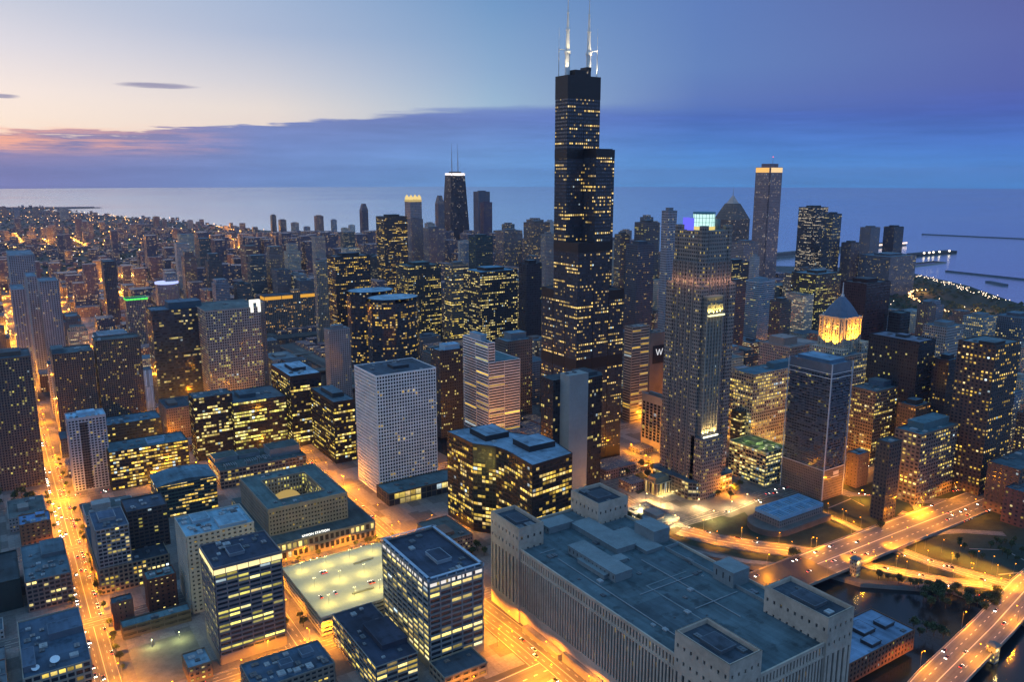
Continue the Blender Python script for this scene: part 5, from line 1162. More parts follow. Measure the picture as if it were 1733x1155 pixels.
# tall cream tower with lit top (right)
def cream():
    cy = 640.; xa, xm, xb = atY(1278, 285, cy + 30)[0], atY(1304, 283, cy)[0], 0
    x0, y0, zt = atY(1304, 283, cy); w = solve(lambda k: pj(x0 + k, y0, zt)[0] - 1326, 1, 100); d = solve(lambda k: 1278 - 0 - pj(x0, y0 + k, zt)[0] if True else 0, 1, 100)
    root, org = begin('skyscraper', 'tall mauve stone tower with a glowing orange band at its top', 'skyscraper', 'the tall mauve tower', rect(x0, x0 + w, y0, y0 + d), zt, vis=470)
    c = 3.; pl = [(x0 + c, y0), (x0 + w - c, y0), (x0 + w - c, y0 + c), (x0 + w, y0 + c), (x0 + w, y0 + d - c), (x0 + w - c, y0 + d - c), (x0 + w - c, y0 + d), (x0 + c, y0 + d), (x0 + c, y0 + d - c), (x0, y0 + d - c), (x0, y0 + c), (x0 + c, y0 + c)]
    k = MB(); k.prism(pl, 0, zt, top=False, bottom=False, bay=2.4, fl=4.1); k.build('shaft', facade((.27, .20, .20), (.05, .035, .04), .5, .8, .07, (1., .74, .5, 1), .9, 5, .6), root, org)
    k = MB(); k.face([(*p, zt) for p in pl]); k.build('roof', roofmat((.2, .16, .18)), root, org)
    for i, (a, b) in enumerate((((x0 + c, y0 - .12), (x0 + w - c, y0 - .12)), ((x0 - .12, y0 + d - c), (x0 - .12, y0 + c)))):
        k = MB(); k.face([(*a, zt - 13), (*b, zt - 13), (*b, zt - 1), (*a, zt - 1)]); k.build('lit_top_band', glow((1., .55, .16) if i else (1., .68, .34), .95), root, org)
    k = MB(); k.box(x0 + 12, x0 + w - 8, y0 + 10, y0 + d - 10, zt, zt + 9); k.bar((x0 + w * .75, y0 + d / 2, zt + 9), (x0 + w * .75, y0 + d / 2, zt + 26), .5, 5, .2); k.build('penthouse', plain((.22, .16, .18), .7), root, org)
    k = MB(); k.ball((x0 + w * .75, y0 + d / 2, zt + 26), 1.4, 6, 4); k.build('beacon', glow((1., .1, .12), 2.), root, org)
cream()
TW = [
 ('office_tower', 'dark tower with a paler twin top, fourth tall tower along the lake horizon', 'the far dark twin top tower', 801, 805, 325, 829, 2330, (.10, .10, .13), .02, 360, {}),
 ('office_tower', 'purple brown tower overlapping the far twin top tower on its right', None, 812, 815, 343, 833, 2200, (.11, .07, .10), .03, 385, {}),
 ('office_tower', 'dark office tower thick with yellow windows left of the four pinnacle tower', 'the tower thick with yellow windows', 636, 641, 368, 689, 1090, (.05, .045, .04), .42, 470, dict(st=1.1)),
 ('office_tower', 'teal topped office tower with staggered yellow windows beside the dark twin ovals', 'the teal topped office tower', 670, 676, 452, 746, 640, (.04, .05, .05), .45, 560, dict(rc=(.08, .14, .15))),
 ('office_tower', 'beige banded tower with a bright concrete edge strip', 'the beige banded tower', 752, 758, 450, 793, 560, (.19, .16, .13), .32, 575, dict(hf=.45, wf=.95)),
 ('office_tower', 'glass tower under a round blue roof with yellow rows', 'the tower under a round blue roof', 784, 792, 462, 876, 400, (.035, .035, .035), .45, 565, dict(rc=(.12, .26, .36))),
 ('office_tower', 'plain navy slab tower left of the black giant', 'the plain navy slab', 878, 887, 448, 917, 330, (.02, .022, .03), .02, 555, {}),
 ('office_tower', 'wide black tower with lit floors behind the dark twin ovals', 'the wide black tower behind the ovals', 553, 558, 436, 626, 640, (.03, .032, .035), .38, 580, dict(rc=(.12, .14, .17))),
 ('office_tower', 'small pale capped tower with a lit cream cornice', None, 530, 534, 448, 556, 800, (.26, .23, .2), .15, 470, {}),
 ('apartment_tower', 'pale concrete riverside tower below the dark twin ovals', None, 548, 552, 560, 592, 330, (.22, .23, .24), .05, 655, {}),
 ('office_tower', 'blue dark block with a bright blue roof house beside the striped tower', None, 729, 735, 596, 783, 150, (.03, .035, .04), .12, 740, dict(rc=(.2, .34, .46), pent=[(.3, .95, .2, .8, 6)], pentc=(.3, .45, .55))),
 ('office_tower', 'brown tower with a stepped teal roof just behind the striped tower', None, 838, 868, 580, 901, 170, (.11, .095, .085), .08, 700, dict(rc=(.12, .2, .25), pent=[(.3, .9, .3, .9, 9)], pentc=(.12, .17, .2))),
 ('office_tower', 'brown stone tower tucked behind the left flank of the black giant', None, 886, 890, 378, 931, 1150, (.16, .12, .10), .15, 440, {}),
 ('apartment_tower', 'tall grey ribbed tower rising left of the black giant', None, 915, 919, 398, 939, 700, (.24, .22, .21), .06, 480, {}),
 ('office_tower', 'ribbed stone tower with an orange lit crown far left of the giant', None, 838, 843, 392, 884, 1350, (.2, .16, .15), .12, 450, {}),
 ('office_tower', 'slim silver striped tower right of the black giant, tall and pale', 'the slim silver tower', 1120, 1126, 358, 1146, 200, (.24, .25, .28), .06, 540, {}),
 ('office_tower', 'dark crowned tower cluster of stone behind the slim silver tower', 'the dark stone cluster', 1074, 1080, 378, 1116, 520, (.10, .09, .09), .12, 480, {}),
 ('office_tower', 'ribbed navy tower directly right of the black giant', 'the ribbed navy tower', 1059, 1064, 415, 1108, 330, (.07, .075, .095), .07, 560, {}),
 ('office_tower', 'brown flat topped tower between the giant and the ribbed navy tower', None, 1040, 1043, 398, 1066, 560, (.13, .11, .10), .15, 470, {}),
 ('office_tower', 'dark lakeside tower with white lit rows and a blue lit sign top', 'the dark lakeside tower with white rows', 1352, 1358, 352, 1402, 760, (.05, .048, .05), .30, 450, dict(litc=(1., .82, .55, 1))),
 ('office_tower', 'blue glass tower leaning against the dark lakeside tower', None, 1394, 1400, 363, 1425, 700, (.04, .06, .08), .16, 450, {}),
 ('office_tower', 'teal roofed lit tower in front of the lakeside pair', 'the teal roofed lit tower', 1340, 1348, 466, 1424, 260, (.05, .048, .04), .30, 560, dict(rc=(.12, .2, .24), pent=[(.3, .7, .3, .7, 5)])),
 ('apartment_tower', 'grey lakefront tower with a lit rooftop, left of the black lakefront tower', None, 1456, 1460, 386, 1490, 900, (.13, .13, .15), .06, 425, {}),
 ('apartment_tower', 'black lakefront tower standing out against the blue lake', 'the black lakefront tower', 1496, 1500, 385, 1530, 880, (.025, .028, .04), .05, 430, {}),
 ('hotel_tower', 'broad grey slab block before the lake, dotted with white windows', 'the broad grey lakefront slab', 1455, 1462, 436, 1551, 560, (.12, .13, .15), .09, 520, dict(bay=4)),
 ('apartment_tower', 'dim brown tower to the left of the broad grey lakefront slab', None, 1424, 1428, 412, 1456, 660, (.10, .085, .09), .06, 480, {}),
 ('office_tower', 'pale blue striped office tower below the mauve tower', 'the pale blue striped tower', 1262, 1272, 478, 1312, 250, (.26, .34, .40), .05, 555, dict(wf=.98, hf=.45)),
 ('office_tower', 'reddish flat block next to the pale blue striped tower', None, 1227, 1231, 480, 1263, 180, (.14, .085, .075), .08, 575, {}),
 ('office_tower', 'slim white tower with a pointed grey cap in front of the mauve tower', None, 1269, 1273, 436, 1286, 420, (.34, .34, .35), .03, 480, {}),
 ('office_tower', 'pinkish stone block under the arrow crowned tower', None, 1238, 1243, 412, 1284, 560, (.24, .19, .19), .08, 445, {}),
 ('office_tower', 'dark block with a long yellow lit strip below the pinkish block', None, 1218, 1223, 446, 1268, 330, (.03, .032, .035), .35, 480, {}),
 ('office_tower', 'brown stone tower between striped blue tower and teal roofed lit tower', None, 1303, 1308, 512, 1340, 150, (.13, .10, .09), .08, 580, {}),
 ('civic_building', 'pinkish stone block with a flat terrace roof left of the golden tower', 'the pinkish terrace block', 1285, 1300, 590, 1392, -40, (.30, .22, .19), .05, 640, dict(rc=(.28, .21, .19), pent=[(.1, .5, .3, .8, 10)], pentc=(.3, .22, .19))),
 ('office_tower', 'grey grid tower with a lit cornice behind the long black block', 'the grey grid tower with a lit cornice', 1563, 1590, 556, 1632, -150, (.27, .26, .25), .12, 625, {}),
 ('office_building', 'pale lit office slab near the park at the far right', None, 1630, 1645, 540, 1688, -60, (.24, .26, .26), .6, 575, dict(st=.7)),
 ('office_building', 'blue grey slab at the right edge under the park lights', None, 1684, 1700, 540, 1760, -90, (.10, .12, .15), .15, 580, {}),
 ('apartment_tower', 'brown twin shafted apartment block left of the grey grid tower', None, 1553, 1560, 518, 1585, -20, (.14, .11, .10), .08, 560, {}),
 ('office_building', 'dark block wedged between the long black block and the dark brown tower', None, 1580, 1588, 612, 1626, -260, (.03, .032, .04), .10, 655, {}),
 ('office_building', 'low dark civic block with orange lit slots behind the teal roofed block', None, 1520, 1530, 690, 1575, -250, (.09, .07, .06), .2, 705, dict(litc=(1., .45, .08, 1))),
 ('apartment_tower', 'tall brown twin tower at far left, second row north of the river bend', None, 688, 692, 372, 716, 1500, (.19, .16, .17), .10, 440, {}),
 ('apartment_tower', 'grey brown ribbed tower with pinkish lights south of the black tapering tower', None, 716, 720, 388, 752, 1400, (.18, .15, .16), .10, 440, {}),
 ('office_tower', 'teal glass tower with a flat top in front of the twin top towers', None, 793, 798, 402, 834, 900, (.03, .06, .065), .08, 450, {}),
]
for nm, lb, rf, nw, sw, v, se, Y, wall, lit, vis, kw in TW:
    a = dict(bay=3.2, fl=3.9, wf=.55, hf=.5, run=4, units=2, pent=[(.25, .75, .25, .75, 5)], pentc=tuple(c * .8 for c in wall), relief=.5)
    if 'apartment' in nm: a.update(bay=3, fl=3.1, run=1)
    a.update(kw)
    if u'sq' not in a: a['sq'] = .75 if se > 640 else .6
    B(nm, lb, nm.replace('_', ' '), rf, nw, sw, v, se, Y=Y, wall=wall, lit=lit, vis=vis, **a)
# twin dark many-sided towers with pale round roofs
def oval(u0, u1, v, Y, label, ref, vis, wall=(.03, .034, .04)):
    xa, _, H = atY(u0, v, Y); xb = atY(u1, v, Y)[0]; rx = (xb - xa) / 2 / 1.05; cx, cy = (xa + xb) / 2, Y + rx * .55
    n = 12; pts = [(cx + rx * math.cos(math.tau * (i + .5) / n), cy + rx * .75 * math.sin(math.tau * (i + .5) / n)) for i in range(n)]
    root, org = begin('office_tower', label, 'office tower', ref, pts, H, vis)
    k = MB(); k.prism(pts, 0, H, top=False, bottom=False, bay=3.2, fl=3.9); k.build('glass_wall', facade(wall, (.02, .026, .034), .85, .62, .16, YEL, 1., 4, .3), root, org)
    k = MB(); k.face([(*p, H + .3) for p in inset(pts, 2.)]); k.build('roof', roofmat((.26, .40, .50)), root, org)
    k = MB(); k.prism(pts, H - 6, H + .2, top=False, bottom=False); k.prism(inset(pts, -.3), H, H + .25); k.build('roof_band', plain((.04, .08, .11), .5), root, org)
oval(631, 719, 510, 440, 'dark faceted oval tower with a pale round roof, the nearer of a pair', 'the nearer dark oval tower', 612)
oval(595, 676, 497, 560, 'dark faceted oval tower with a pale round roof, half hidden behind its twin', 'the farther dark oval tower', 612)

# ================================================================ STREETS
def road_material():
    m, t, b = newmat('asphalt_road')
    s = t.sep(t.n('ShaderNodeTexCoord').outputs['UV'])          # u across 0..1, v along in metres
    P = t.n('ShaderNodeNewGeometry').outputs['Position']
    a = t.noise(P, .06, 5., .65); a2 = t.noise(t.xyz(t.m('MULTIPLY', s[0], 9.), t.m('MULTIPLY', s[1], .02)), 1., 3., .6)
    base = t.mix(t.m('ADD', t.m('MULTIPLY', t.rng(a, .3, .7), .6), t.m('MULTIPLY', t.rng(a2, .3, .7), .4)), (.075, .072, .07, 1), (.135, .13, .125, 1))
    cen = t.m('LESS_THAN', t.m('ABSOLUTE', t.m('SUBTRACT', s[0], .5)), .014)
    lane = t.m('MULTIPLY', t.m('LESS_THAN', t.m('ABSOLUTE', t.m('SUBTRACT', t.m('ABSOLUTE', t.m('SUBTRACT', s[0], .5)), .25)), .011), t.m('LESS_THAN', t.m('FRACT', t.m('MULTIPLY', s[1], 1 / 9.)), .4))
    edge = t.m('LESS_THAN', t.m('ABSOLUTE', t.m('SUBTRACT', t.m('ABSOLUTE', t.m('SUBTRACT', s[0], .5)), .47)), .009)
    jt = t.m('MAXIMUM', t.m('LESS_THAN', t.m('FRACT', t.m('DIVIDE', s[1], 23.)), .014), t.m('MULTIPLY', t.m('LESS_THAN', t.m('ABSOLUTE', t.m('SUBTRACT', t.m('FRACT', t.m('MULTIPLY', s[0], 4.)), .5)), .12), .45))
    base = t.mix(t.m('MULTIPLY', jt, .5), base, (.03, .03, .03, 1))
    mk = t.m('MAXIMUM', cen, t.m('MAXIMUM', lane, edge))
    t.l(t.mix(t.m('MULTIPLY', mk, .8), base, (.6, .57, .46, 1)), b.inputs['Base Color']); b.inputs['Roughness'].default_value = .75
    return m
M_road = road_material()
RN = [0]
def ribbon(name, pts, w, z=.008, mat=None, kind='structure', thick=0., rail=0.):
    """a road following pts (x, y[, z]); thick > 0 makes a deck with a soffit, rail > 0 adds parapets"""
    RN[0] += 1; z = z + RN[0] * .004
    P = [Vector((p[0], p[1], (p[2] if len(p) > 2 else 0.) + z)) for p in pts]
    L, Rr, s = [], [], [0.]
    for i, p in enumerate(P):
        a, b = P[max(0, i - 1)], P[min(len(P) - 1, i + 1)]; d = Vector((b.x - a.x, b.y - a.y)).normalized(); n = Vector((-d.y, d.x, 0))
        L.append(p + n * w / 2); Rr.append(p - n * w / 2)
        if i: s.append(s[-1] + (p - P[i - 1]).length)
    k = MB(); dn = Vector((0, 0, thick)); rl = Vector((0, 0, rail))
    for i in range(len(P) - 1):
        k.k = 0; k.face([Rr[i], Rr[i + 1], L[i + 1], L[i]], [(1, s[i]), (1, s[i + 1]), (0, s[i + 1]), (0, s[i])])
        if thick:
            k.k = 1
            k.face([L[i] - dn, L[i + 1] - dn, Rr[i + 1] - dn, Rr[i] - dn])
            for A, sg in ((L, 1), (Rr, -1)):
                o = (A[i] - (Rr[i] if sg > 0 else L[i])).normalized() * .35
                k.face([A[i] - dn, A[i + 1] - dn, A[i + 1] + rl, A[i] + rl]); k.face([A[i] + rl, A[i + 1] + rl, A[i + 1] + rl + o, A[i] + rl + o]); k.face([A[i] + o - dn, A[i + 1] + o - dn, A[i + 1] + o + rl, A[i] + o + rl])
    o = k.build(name, [mat or M_road, M_conc])
    tag(o, kind=kind); return o
def patch(name, pts, mat, z, kind='structure', h=0.):
    RN[0] += 1; k = MB(); p = pts
    ar = sum(p[i][0] * p[(i + 1) % len(p)][1] - p[(i + 1) % len(p)][0] * p[i][1] for i in range(len(p)))
    if ar < 0: p = p[::-1]
    k.face([(q[0], q[1], z + RN[0] * .003) for q in p]); return tag(k.build(name, mat), kind=kind)
patch('verge', [(-74, -200), (-66, -250), (-40, -308), (0, -345), (10, -378), (62, -420), (68, -455), (150, -448), (300, -420), (330, -300), (180, -232), (96, -240), (20, -240), (0, -205)], M_hedge, .004)
NSX = [-1220, -1087, -953, -820, -680, -545, -424, -289, -84, 50, 166, 290, 415, 530, 680, 800, 945, 1080, 1220]
EWY = [-640, -500, -222, -94, 55, 190, 320, 460, 600, 745, 1010, 1121, 1250, 1380, 1510, 1640, 1770, 1900, 2030, 2160, 2290]
def px(*q, z=0.): return [un(u, v, z)[:2] for u, v in q]
for x in NSX:
    y1 = 850 if x > -100 else 780 if x > -300 else 2400
    ribbon('road', [(x, -640 if x < 0 else -205 if x == 50 else -325), (x, y1)] if x != -84 else [(x, -640 + 0), (x, -560)] if False else [(-40, -190), (-62, -150), (-70, 0), (-70, 400), (-80, 800)], 16 if x in (-545, -424, -289) else 14)
    if x > -100: ribbon('road', [(x, 955), (x, 2400)], 13)
for y in EWY:
    if y in (-500,): continue
    xs = [(-1250, -176), (-75 if y != -222 else 100, 1500)] if y < 800 else [(-1250, 1450)]
    if y == 1010: xs = [(20, 1650)]
    if y == -94: xs[0] = (-1250, -226)
    for a, b in xs: ribbon('road', [(a, y), (b, y)], 15)
for y in (-44, 55, 190, 320, 460, 600, 745):     # bascule bridges over the river
    o_ = ribbon('bridge', [(-178, y, .0), (-165, y, .5), (-80, y, .5), (-66, y, .0)], 18, thick=1.2, rail=1.)
    tag(o_, None, None, 'street bridges over the river')
    o_['kind'] = 'thing'; o_['label'] = 'flat street bridge over the river, %s' % {-44: 'beside the concave black block', 55: 'behind the concave black block', 190: 'left of the black giant', 320: 'third bridge upstream of the black giant', 460: 'fourth bridge upstream', 600: 'fifth bridge upstream', 745: 'farthest bridge before the river bend'}[y]; o_['category'] = 'bridge'
# boulevard bridging the river, with its ramps
Zb = 5.
bl = ribbon('boulevard_bridge', [(-150, -344, Zb), (-60, -344, Zb), (20, -345, Zb), (110, -344, 3.5), (190, -342, .6), (240, -342, 0)], 40, thick=1.6, rail=1.)
tag(bl, 'broad amber lit boulevard bridge crossing the dark river', 'bridge'); bl['kind'] = 'thing'
k = MB(); k.prism([(-100, -363.6), (-8, -364.2), (-8, -325.), (-100, -324.4)], Zb + .25, Zb + .32, bottom=False); k.build('lift_span', plain((.028, .03, .04), .5, .25, .3), bl)
for (u_, v_, lb_) in ((1446, 974, 'tall bridge house with a lit top at the river end of the boulevard'), (1679, 1112, 'squat lit bridge house beside the lower right bridge')):
    x_, y_, _z = un(u_, v_); t_ = tag(empty('bridge_house', (x_, y_, 0)), lb_, 'bridge house'); hh = 15 if u_ < 1500 else 9
    k = MB(); k.prism(rect(-3.2, 3.2, -3.2, 3.2), -4, hh, bottom=False, bay=1.6, fl=3.2); k.build('wall', facade((.26, .24, .2), (.02, .02, .02), .5, .5, .5, YEL, 1., 1), t_)
    k = MB(); k.prism(rect(-3.9, 3.9, -3.9, 3.9), hh, hh + .6); k.prism(rect(-3.6, 3.6, -3.6, 3.6), hh + .6, hh + 3, taper=rect(-.5, .5, -.5, .5)); k.build('roof', plain((.12, .14, .14), .7), t_)
    lamp('wall_light', (x_ - 1, y_ - 4.6, hh - 2), 1500, (1., .6, .2), t_, (x_, y_, 0), r=.2)
ribbon('road', [(240, -342), (520, -343), (1550, -345)], 40)
hb = ribbon('street_bridge', [(-140, -503, 2.5), (-80, -492, 3.5), (20, -478, 4.), (110, -462, 2.5), (230, -445, 0)], 26, thick=1.4, rail=1.)
tag(hb, 'street bridge at the lower right with dark railings', 'bridge'); hb['kind'] = 'thing'
ribbon('road', [(-500, -560), (-330, -530), (-140, -503)], 24)
ribbon('road', [(230, -445), (500, -430), (1500, -420)], 20)
# expressway trench mouth west of the stone block, opening under it
ribbon('expressway', [(-560, -375), (-420, -352), (-271, -345)], 44)
ribbon('road', [(-280, -560), (-281, -300), (-284, -230)], 17)
RAMPS = []
for q, w, lit in ((((1150, 899), (1215, 916), (1280, 927), (1340, 934), (1392, 943)), 24, 1), (((1398, 874), (1428, 887), (1456, 900)), 8, 1), (((1562, 846), (1546, 853), (1556, 867), (1546, 875), (1528, 881)), 8, 1),
             (((1440, 953), (1480, 962), (1533, 972), (1608, 987), (1665, 992), (1740, 1012)), 13, 1), (((1512, 930), (1571, 953), (1646, 975), (1740, 999)), 15, 1), (((1556, 910), (1590, 902), (1627, 900), (1700, 905)), 9, 0),
             (((1050, 838), (1090, 862), (1150, 888), (1215, 868), (1290, 838), (1350, 824)), 17, 0), (((1350, 824), (1440, 838), (1520, 848), (1640, 850)), 13, 0)):
    ribbon('ramp_road', px(*q), w, rail=.9 if lit else 0, thick=.3 if lit else 0)
    if lit: RAMPS.append((q, w))
ribbon('riverwalk', px((1108, 912), (1150, 928), (1205, 941), (1262, 951), (1318, 957)), 7, mat=M_pave)
for q in (((1640, 931), (1700, 933), (1736, 952)), ((1402, 862), (1440, 846), (1462, 858)), ((1690, 975), (1740, 970))): ribbon('path', px(*q), 1.6, z=.5, mat=M_conc)
PAV = MB()
for xa, xb in zip(NSX, NSX[1:]):
    for ya, yb in zip(EWY, EWY[1:]):
        x0, x1, y0, y1 = xa + 8.2, xb - 8.2, ya + 7.7, yb - 7.7
        if xa == -289: x1 = -178
        if xa == -84: x0 = -62
        if y1 < -380 and x1 > -170 or (ya == -500) or (ya == -640) or x1 - x0 < 10: continue
        if 745 <= ya < 1010 and x1 > -250: continue
        PAV.prism(rect(x0, x1, y0, y1), .0, .16, bottom=False)
for x0, x1, y0, y1 in ((-536, -433, -335, -230), (-415, -298, -320, -230)): PAV.prism(rect(x0, x1, y0, y1), .0, .16, bottom=False)
tag(PAV.build('pavement', M_pave), kind='structure')
patch('lawn', px((1408, 862), (1440, 842), (1500, 840), (1540, 852), (1520, 872), (1470, 886)), M_lawn, .2)
patch('lawn', px((1560, 934), (1640, 905), (1740, 925), (1740, 1000), (1650, 962)), M_lawn, .2)
patch('lawn', px((1210, 888), (1260, 868), (1280, 890), (1250, 905)), M_hedge, .2)
patch('lawn', px((1500, 935), (1560, 952), (1600, 975), (1520, 960)), M_hedge, .2)
patch('lawn', px((1052, 815), (1085, 800), (1110, 820), (1080, 838)), M_lawn, .25)
patch('gravel_lot', [(-528, -208), (-484, -206), (-484, -148), (-528, -149)], plain((.15, .15, .12), .95, .3, .15), .2)
patch('plaza', [(14, -215), (78, -208), (84, -178), (4, -182)], plain((.13, .12, .12), .8, .3, .1), .2)
patch('car_park', [(-690, 70), (-600, 70), (-600, 180), (-690, 180)], plain((.12, .115, .09), .9), .2)
# the park and harbour beyond the towers
patch('park_lawn', [(960, -330), (1590, -330), (1640, 220), (1940, 545), (2100, 850), (1300, 880), (1000, 700)], M_hedge, .05)

# ---------------------------------------------------------------- street lamps
SOD = (1., .315, .009)
WARM = (1., .62, .22)
lamp_src = {}
def lamp_kind(key, h, power, colr, gs, glob):
    root = empty('street_lamp', (0, 0, 0))
    k = MB(); k.bar((0, 0, 0), (0, 0, h), .14, 5, .09); k.bar((0, 0, h - .2), (1.6, 0, h + .3), .07, 4)
    k.build('pole', M_metal, root)
    k = MB()
    k.ball((1.7, 0, h + .1), glob, 6, 4, .7)
    k.build('lamp_head', glow(colr, gs), root)
    l = bpy.data.lights.new('lamp_light', 'SPOT' if key in ('near', 'white', 'ramp') else 'POINT'); l.energy = power;
    if l.type == 'SPOT': l.spot_size = math.radians(116 if key == 'ramp' else 162); l.spot_blend = .4
    l.color = colr; l.shadow_soft_size = .5
    lo = bpy.data.objects.new('lamp_light', l); C.objects.link(lo); lo.parent = root; lo.location = (1.7, 0, h - .9)
    lamp_src[key] = [root, False]
LP = 2.3
lamp_kind('near', 14, 25000 * LP, SOD, 9, .5)
lamp_kind('mid', 12, 27000 * LP, SOD, 9, .8)
lamp_kind('far', 13, 70000 * LP, SOD, 8, 1.3)
lamp_kind('ramp', 13, 24000 * LP, SOD, 8, .4)
lamp_kind('white', 10, 20000 * LP, WARM, 10, .6)
NL = [0]
ORD = {}
def word(n): return ['', 'second', 'third', 'fourth', 'fifth', 'sixth', 'seventh', 'eighth', 'ninth', 'tenth', 'eleventh', 'twelfth', 'thirteenth', 'fourteenth', 'fifteenth', 'sixteenth', 'seventeenth', 'eighteenth', 'nineteenth', 'twentieth'][n - 1] if n <= 20 else '%dth' % n
def nearest_ref(x, y, z=0.):
    a = pj(x, y, z); best = None
    for rf, bx, by, bh in REF:
        b = pj(bx, by, 0); d = math.hypot(a[0] - b[0], (a[1] - b[1]) * 1.2) + abs(bx - x) * .05 + abs(by - y) * .05
        if best is None or d < best[0]: best = (d, rf, b)
    dx, dy = a[0] - best[2][0], a[1] - best[2][1]
    rel = ('right of' if dx > 0 else 'left of') if abs(dx) > abs(dy) * 1.2 else ('in front of' if dy > 0 else 'behind')
    return rel, best[1]
def uniq(label_head, rel, ref, tail=''):
    key = (label_head, rel, ref); ORD[key] = ORD.get(key, 0) + 1; n = ORD[key]
    t = '%s %s %s' % (label_head, rel, ref)
    if n > 1: t = '%s %s' % (word(n), t)
    if len(t.split()) > 16: t = t.replace('pale grey', 'grey').replace('grey brown', 'brown').replace('dark teal', 'teal').replace('mid height ', '')
    return t
def in_view(x, y, z=0, m=25):
    u, v, d = pj(x, y, z); return d > 30 and -m < u < 1733 + m and v < 1155 + 60
def put_lamp(key, x, y, rot, head, z=0.):
    if not in_view(x, y): return
    if NL[0] >= 296 or any(a + 2.5 < x < b - 2.5 and c + 2.5 < y < d - 2.5 for a, b, c, d in BOX): return
    NL[0] += 1
    src = lamp_src[key]
    if not src[1]: o = src[0]; src[1] = True
    else: o = copy_tree(src[0])
    o.location = (x, y, z); o.rotation_euler = (0, 0, rot)
    rel, ref = nearest_ref(x, y)
    tag(o, uniq('%s street lamp' % head, rel, ref), 'street lamp', 'street lamps along the lit streets')
def lamp_row(key, a, b, sp, off, head, z=0., alt=True):
    a, b = Vector(a), Vector(b); L = (b - a).length; d = (b - a) / L; n = Vector((-d.y, d.x)); k = int(L / sp)
    for i in range(k + 1):
        s = (1 if i % 2 else -1) if alt else 1
        p = a + d * (i * sp) + n * off * s
        put_lamp(key, p.x, p.y, math.atan2(n.y, n.x) + (math.pi if s > 0 else 0), head, z)
lamp_row('near', (-545, -225), (-545, 330), 19, 8.2, 'orange')
lamp_row('mid', (-545, 345), (-545, 900), 42, 8., 'far orange')
lamp_row('near', (-600, -222), (-290, -222), 22, 8.2, 'amber')
lamp_row('near', (-480, -94), (-190, -94), 21, 8.2, 'amber')
lamp_row('near', (-289, -420), (-289, 210), 24, 8.2, 'amber')
lamp_row('near', (-424, -215), (-424, -100), 24, 8.2, 'amber')
lamp_row('near', (-303, -430), (-303, -240), 46, .1, 'amber', alt=False)
lamp_row('near', (-540, -362), (-290, -343), 28, 18, 'amber')
lamp_row('near', (-140, -344), (300, -342), 30, 19, 'bridge', 4.)
lamp_row('mid', (320, -342), (1400, -344), 60, 17, 'boulevard')
lamp_row('near', (-110, -495), (150, -455), 38, 13, 'amber', 2.)
lamp_row('mid', (-700, 320), (-555, 320), 30, 8, 'orange')
lamp_row('mid', (-80, 55), (-280, 55), 50, 8, 'amber')
lamp_row('mid', (-66, -140), (-66, 80), 45, 9, 'amber')
for q in ((1080, 872), (1140, 890), (1205, 882), (1236, 866), (1262, 853), (1092, 852), (1118, 858), (1180, 862)):
    x, y, _ = un(*q); put_lamp('white', x, y, 0, 'white')
for q in ((1565, 930), (1593, 938), (1622, 948), (1652, 958), (1678, 967), (1714, 980)):
    x, y, _ = un(*q); put_lamp('ramp', x, y, 0, 'tall ramp')
for q_, w_ in RAMPS:
    pts = px(*q_)
    for a, b in zip(pts, pts[1:]): lamp_row('ramp', a, b, 17 if w_ < 20 else 20, w_ * .42, 'ramp', alt=w_ > 12)
lamp_row('near', (40, -75), (130, -75), 24, 8, 'amber')
lamp_row('mid', (50, -190), (50, 0), 40, 8, 'amber')
lamp_row('mid', (166, -330), (166, 60), 55, 8, 'amber')
lamp_row('mid', (190, -222), (420, -222), 50, 8, 'amber')
for x in (290, 415, 530, 680): lamp_row('far', (x, -300), (x, 700), 125, 8, 'loop')
for x in (-545, -680): lamp_row('far', (x, 920), (x, 2300), 170, 8, 'far orange')
for x in (-680, -820): lamp_row('mid', (x, 150), (x, 700), 90, 8, 'west side')
for x in (-424, -289): lamp_row('mid', (x, 80 if x == -424 else 230), (x, 780), 60, 8, 'west side')
lamp_row('mid', (-540, 190), (-300, 190), 45, 8, 'west side')
for y in (460, 745, 1121): lamp_row('far', (-1000, y), (-250, y), 110, 8, 'cross street')
for y in (1250, 1640): lamp_row('far', (-700, y), (900, y), 170, 8, 'north side')
for x in (-424, -289, 166, 530): lamp_row('far', (x, 1050), (x, 2300), 170, 8, 'north side')
def deck_lamps():
    x0, x1, y0, y1, H = DECK
    for i in range(4):
        for j in range(3):
            x, y = x0 + 12 + i * 21, y0 + 16 + j * 31
            r = empty('deck_lamp', (x, y, H - .3)); rel, ref = nearest_ref(x, y)
            tag(r, 'yellow floodlight mast on the parking deck, row %s column %s' % (['one', 'two', 'three'][j], ['one', 'two', 'three', 'four'][i]), 'lamp mast', 'masts on the parking deck')
            k = MB(); k.bar((0, 0, 0), (0, 0, 8.5), .12, 5); k.box(-.8, .8, -.08, .08, 8.4, 8.55); k.build('pole', M_metal, r)
            k = MB(); k.ball((-.8, 0, 8.4), .25, 6, 4); k.ball((.8, 0, 8.4), .25, 6, 4); k.build('lamp_head', glow((1., .9, .5), 6.), r)
            lamp('lamp_light', (0, 0, 7.8), 9500, (1., .80, .15), r)
            r.children[-1].parent = r
deck_lamps()
